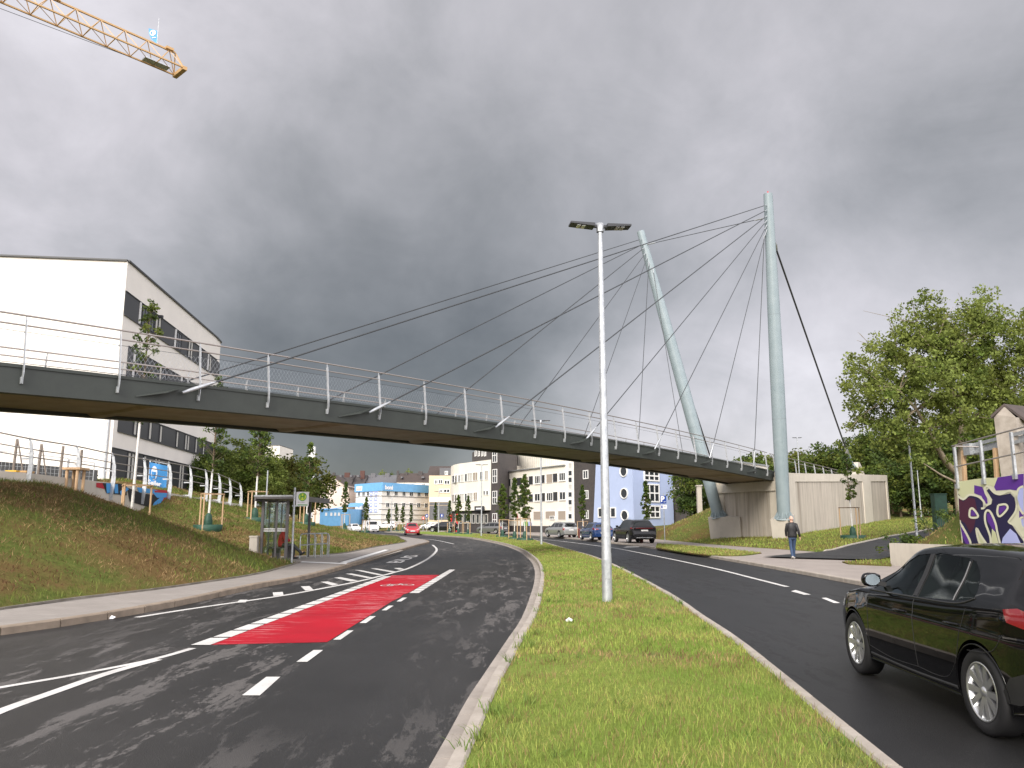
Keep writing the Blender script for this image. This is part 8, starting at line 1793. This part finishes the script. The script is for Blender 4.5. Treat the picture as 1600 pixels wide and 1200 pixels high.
def person_parts(t, J, jacket, trousers, hair, longhair=False, shirt=None):
    """J: joint dict. x = facing direction, y = left"""
    order = ['pelvis', 'waist', 'chest', 'neck0', 'neck', 'headb', 'head', 'headt', 'shL', 'elL', 'wrL', 'haL', 'shR', 'elR', 'wrR', 'haR', 'hipL', 'knL', 'anL', 'heL', 'toL', 'hipR', 'knR', 'anR', 'heR', 'toR']
    rad = dict(pelvis=(.09, .09), waist=(.10, .10), chest=(.11, .11), neck0=.055, neck=.052, headb=.066, head=(.074, .092), headt=(.055, .07), shL=.045, elL=.038, wrL=.027, haL=(.04, .02), hipL=.068, knL=.052, anL=.037, heL=.04, toL=.033)
    for k_ in list(rad): 
        if k_.endswith('L'): rad[k_[:-1] + 'R'] = rad[k_]
    E_ = [('pelvis', 'waist'), ('waist', 'chest'), ('chest', 'neck0'), ('neck0', 'neck'), ('neck', 'headb'), ('headb', 'head'), ('head', 'headt')]
    for s in 'LR': E_ += [('neck0', 'sh' + s), ('sh' + s, 'el' + s), ('el' + s, 'wr' + s), ('wr' + s, 'ha' + s), ('pelvis', 'hip' + s), ('hip' + s, 'kn' + s), ('kn' + s, 'an' + s), ('an' + s, 'he' + s), ('an' + s, 'to' + s)]
    js = [(Vector(J[k_]), rad[k_]) for k_ in order]; ed = [(order.index(a), order.index(b)) for a, b in E_]
    # fingers
    for s, sg in (('L', 1), ('R', -1)):
        hnd = Vector(J['ha' + s]); wr = Vector(J['wr' + s]); d = (hnd - wr).normalized(); side = Vector((1, 0, 0)) if abs(d.x) < .8 else Vector((0, 1, 0)); base = order.index('ha' + s)
        for f_, (off, ln) in enumerate(((-.03, .065), (-.01, .078), (.01, .074), (.03, .058))):
            a = hnd + d * .03 + side * off; b = a + d * ln * .5 + Vector((0, -sg * .008, 0)); c_ = b + d * ln * .45 + Vector((0, -sg * .022, 0)); i0 = len(js); js += [(a, .009), (b, .0085), (c_, .007)]; ed += [(base, i0), (i0, i0 + 1), (i0 + 1, i0 + 2)]
        a = hnd - d * .02 + side * .045; b = a + (d + side * .8).normalized() * .04; i0 = len(js); js += [(a, .011), (b, .009)]; ed += [(base, i0), (i0, i0 + 1)]
    body = skin_body('body', js, ed, 'skin', t, 1)
    def loft(mb, secs, n=16):
        """secs: centre, half depth, half width; rings square to the path, side axis = y"""
        P_ = [Vector(s_[0]) for s_ in secs]; b0 = len(mb.v); rings = []
        for i, (c_, rx, ry) in enumerate(secs):
            t_ = (P_[min(i + 1, len(P_) - 1)] - P_[max(i - 1, 0)]).normalized(); y_ = Vector((0, 1, 0)); y_ = (y_ - t_ * y_.dot(t_)).normalized(); x_ = y_.cross(t_)
            for k_ in range(n): a_ = 2 * math.pi * k_ / n; mb.v.append(tuple(Vector(c_) + x_ * math.cos(a_) * rx + y_ * math.sin(a_) * ry))
        for i in range(len(secs) - 1):
            for k_ in range(n): mb.f.append((b0 + i * n + k_, b0 + i * n + (k_ + 1) % n, b0 + (i + 1) * n + (k_ + 1) % n, b0 + (i + 1) * n + k_)); mb.m.append(0); mb.smooth.append(True)
        mb.f.append(tuple(b0 + k_ for k_ in range(n))[::-1]); mb.m.append(0); mb.smooth.append(False); mb.f.append(tuple(b0 + (len(secs) - 1) * n + k_ for k_ in range(n))); mb.m.append(0); mb.smooth.append(False)
    Vj = {k_: Vector(v) for k_, v in J.items()}; pe, wa, ch, ne = Vj['pelvis'], Vj['waist'], Vj['chest'], Vj['neck0']; upv = (wa - pe).normalized()
    mb = MB(); loft(mb, [(pe - upv * .06, .135, .19), (pe + upv * .03, .14, .195), (wa, .135, .185), (wa.lerp(ch, .5), .14, .20), (ch, .145, .215), (ch.lerp(ne, .5), .125, .215), (ch.lerp(ne, .85), .115, .195), (ne + (ne - ch) * .15, .10, .13), (ne + (ne - ch) * .38, .082, .088)])
    for s in 'LR':
        sh_, el, wr = Vj['sh' + s], Vj['el' + s], Vj['wr' + s]; loft(mb, [(sh_.lerp(ne, .25) + Vector((0, 0, .01)), .06, .05), (sh_, .078, .07), (sh_.lerp(el, .35), .07, .062), (el, .058, .054), (el.lerp(wr, .5), .052, .048), (wr, .043, .04)], 12)
    mb.build('jacket', jacket, t)
    mb = MB(); mid_h = (Vj['hipL'] + Vj['hipR']) / 2
    loft(mb, [(pe + upv * .08, .12, .165), (pe, .128, .172), (mid_h - upv * .03, .125, .168), (mid_h - upv * .09, .11, .12)])
    for s in 'LR':
        h_, k__, a__ = Vj['hip' + s], Vj['kn' + s], Vj['an' + s]; loft(mb, [(h_ + (h_ - k__).normalized() * .05, .10, .085), (h_, .105, .088), (h_.lerp(k__, .5), .085, .075), (k__, .068, .062), (k__.lerp(a__, .4), .066, .060), (a__ + (k__ - a__) * .05, .060, .055), (a__ - (k__ - a__).normalized() * .035, .062, .055)], 12)
    mb.build('trousers', trousers, t)
    for s in 'LR': a, b = Vector(J['he' + s]), Vector(J['to' + s]); skin_body('shoe', [(a - (b - a) * .25, .048), ((a + b) / 2, .052), (b + (b - a) * .15, .042)], [(0, 1), (1, 2)], 'shoe' if trousers == 'denim' else 'black_plastic', t, 2)
    h = Vector(J['head']); hb = Vector(J['headt'])
    mb = MB(); n = 18; f = Vector((1, 0, 0)); R0 = .104
    for i in range(9):
        th_ = math.pi * .5 * i / 8
        for k_ in range(n): a = 2 * math.pi * k_ / n; x_ = math.cos(a) * math.sin(th_); y_ = math.sin(a) * math.sin(th_); zc_ = math.cos(th_); cutf = 1.0 if x_ < .35 else .75; mb.v.append((h.x - .012 + x_ * R0 * 1.10 * cutf, h.y + y_ * .086, h.z + .02 + zc_ * .098 - (.05 * (th_ / 1.57) if x_ < .3 else 0)))
    for i in range(8):
        for k_ in range(n): mb.f.append((i * n + k_, (i + 1) * n + k_, (i + 1) * n + (k_ + 1) % n, i * n + (k_ + 1) % n)); mb.m.append(0); mb.smooth.append(True)
    mb.build('hair', hair, t)
    # face: nose, ears, eyes, mouth
    mb = MB(); mb.tube([h + Vector((.085, 0, .015)), h + Vector((.108, 0, -.02)), h + Vector((.088, 0, -.03))], [.008, .014, .010], n=6)
    mb.build('nose', 'skin', t)
    for s in (1, -1): MB().lathe([(0, -.012), (.022, -.01), (.03, 0), (.022, .01), (0, .012)], 10, h + Vector((-.005, s * .082, -.005)), Matrix.Rotation(R(90), 3, 'X')).build('ear', 'skin', t); MB().lathe([(0, -.01), (.011, 0), (0, .01)], 8, h + Vector((.085, s * .03, .012))).build('eye', 'black_plastic', t)
    MB().bar(h + Vector((.086, -.025, -.052)), h + Vector((.086, .025, -.052)), .01, .008).build('mouth', 'red_lamp', t); return body
# the walking man, seen from behind, walking away across the paving
gm = Vector(G(1240, 873.5, .105)); man = thing('person', 'bald older man in black leather jacket and blue jeans walking away on the right pavement', 'person', (gm.x, gm.y, .105)); man.rotation_euler.z = R(80)
Jm = dict(pelvis=(0, 0, .93), waist=(0, 0, 1.08), chest=(.0, 0, 1.30), neck0=(.0, 0, 1.44), neck=(.01, 0, 1.50), headb=(.02, 0, 1.56), head=(.03, 0, 1.64), headt=(.02, 0, 1.70),
          shL=(0, .175, 1.40), elL=(.04, .235, 1.14), wrL=(.16, .215, .94), haL=(.20, .21, .88), shR=(0, -.175, 1.40), elR=(-.09, -.235, 1.14), wrR=(-.04, -.29, .91), haR=(-.03, -.30, .84),
          hipL=(0, .082, .88), knL=(.03, .070, .49), anL=(-.16, .060, .12), heL=(-.21, .06, .09), toL=(-.03, .07, .035), hipR=(0, -.082, .88), knR=(.14, -.065, .49), anR=(.20, -.050, .09), heR=(.16, -.05, .045), toR=(.36, -.06, .035))
person_parts(man, Jm, 'leather', 'denim', 'hair_bald')
# the seated person in the shelter
p_ = Q(Lb * .40, DEP - .42, 0); sit = thing('person', 'seated person in a red top and dark trousers waiting in the bus shelter', 'person', (p_.x, p_.y, .12)); sit.rotation_euler.z = math.atan2(-nb.y, -nb.x) + .15
Js = dict(pelvis=(-.02, 0, .56), waist=(-.04, 0, .70), chest=(.02, 0, .92), neck0=(.07, 0, 1.06), neck=(.09, 0, 1.11), headb=(.11, 0, 1.17), head=(.13, 0, 1.24), headt=(.12, 0, 1.31),
          shL=(.05, .19, 1.02), elL=(.13, .25, .80), wrL=(.30, .12, .72), haL=(.36, .08, .71), shR=(.05, -.19, 1.02), elR=(.13, -.25, .80), wrR=(.30, -.12, .72), haR=(.36, -.08, .71),
          hipL=(.05, .10, .55), knL=(.46, .13, .53), anL=(.46, .12, .11), heL=(.42, .12, .05), toL=(.62, .13, .035), hipR=(.05, -.10, .55), knR=(.47, -.10, .55), anR=(.78, -.12, .26), heR=(.77, -.12, .18), toR=(.93, -.13, .27))
person_parts(sit, Js, 'red_cloth', 'panel_dark', 'bark')
# small litter on the lawn and by the kerb
for (x, y, lab) in ((889, 970, 'white scrap of paper lying in the island grass'), (174, 966.5, 'crushed white and red carton lying in the left gutter')):
    g = Vector(G(x, y, .16 if x > 500 else .01)); t = thing('litter', lab, 'litter', (g.x, g.y, .15 if x > 500 else .004)); MB().add([(-.04, -.02, 0), (.05, -.03, .01), (.06, .03, .03), (-.01, .04, .045), (-.05, .03, .02), (0, 0, .06)], [(0, 1, 5), (1, 2, 5), (2, 3, 5), (3, 4, 5), (4, 0, 5)]).build('scrap', 'sign_white', t)
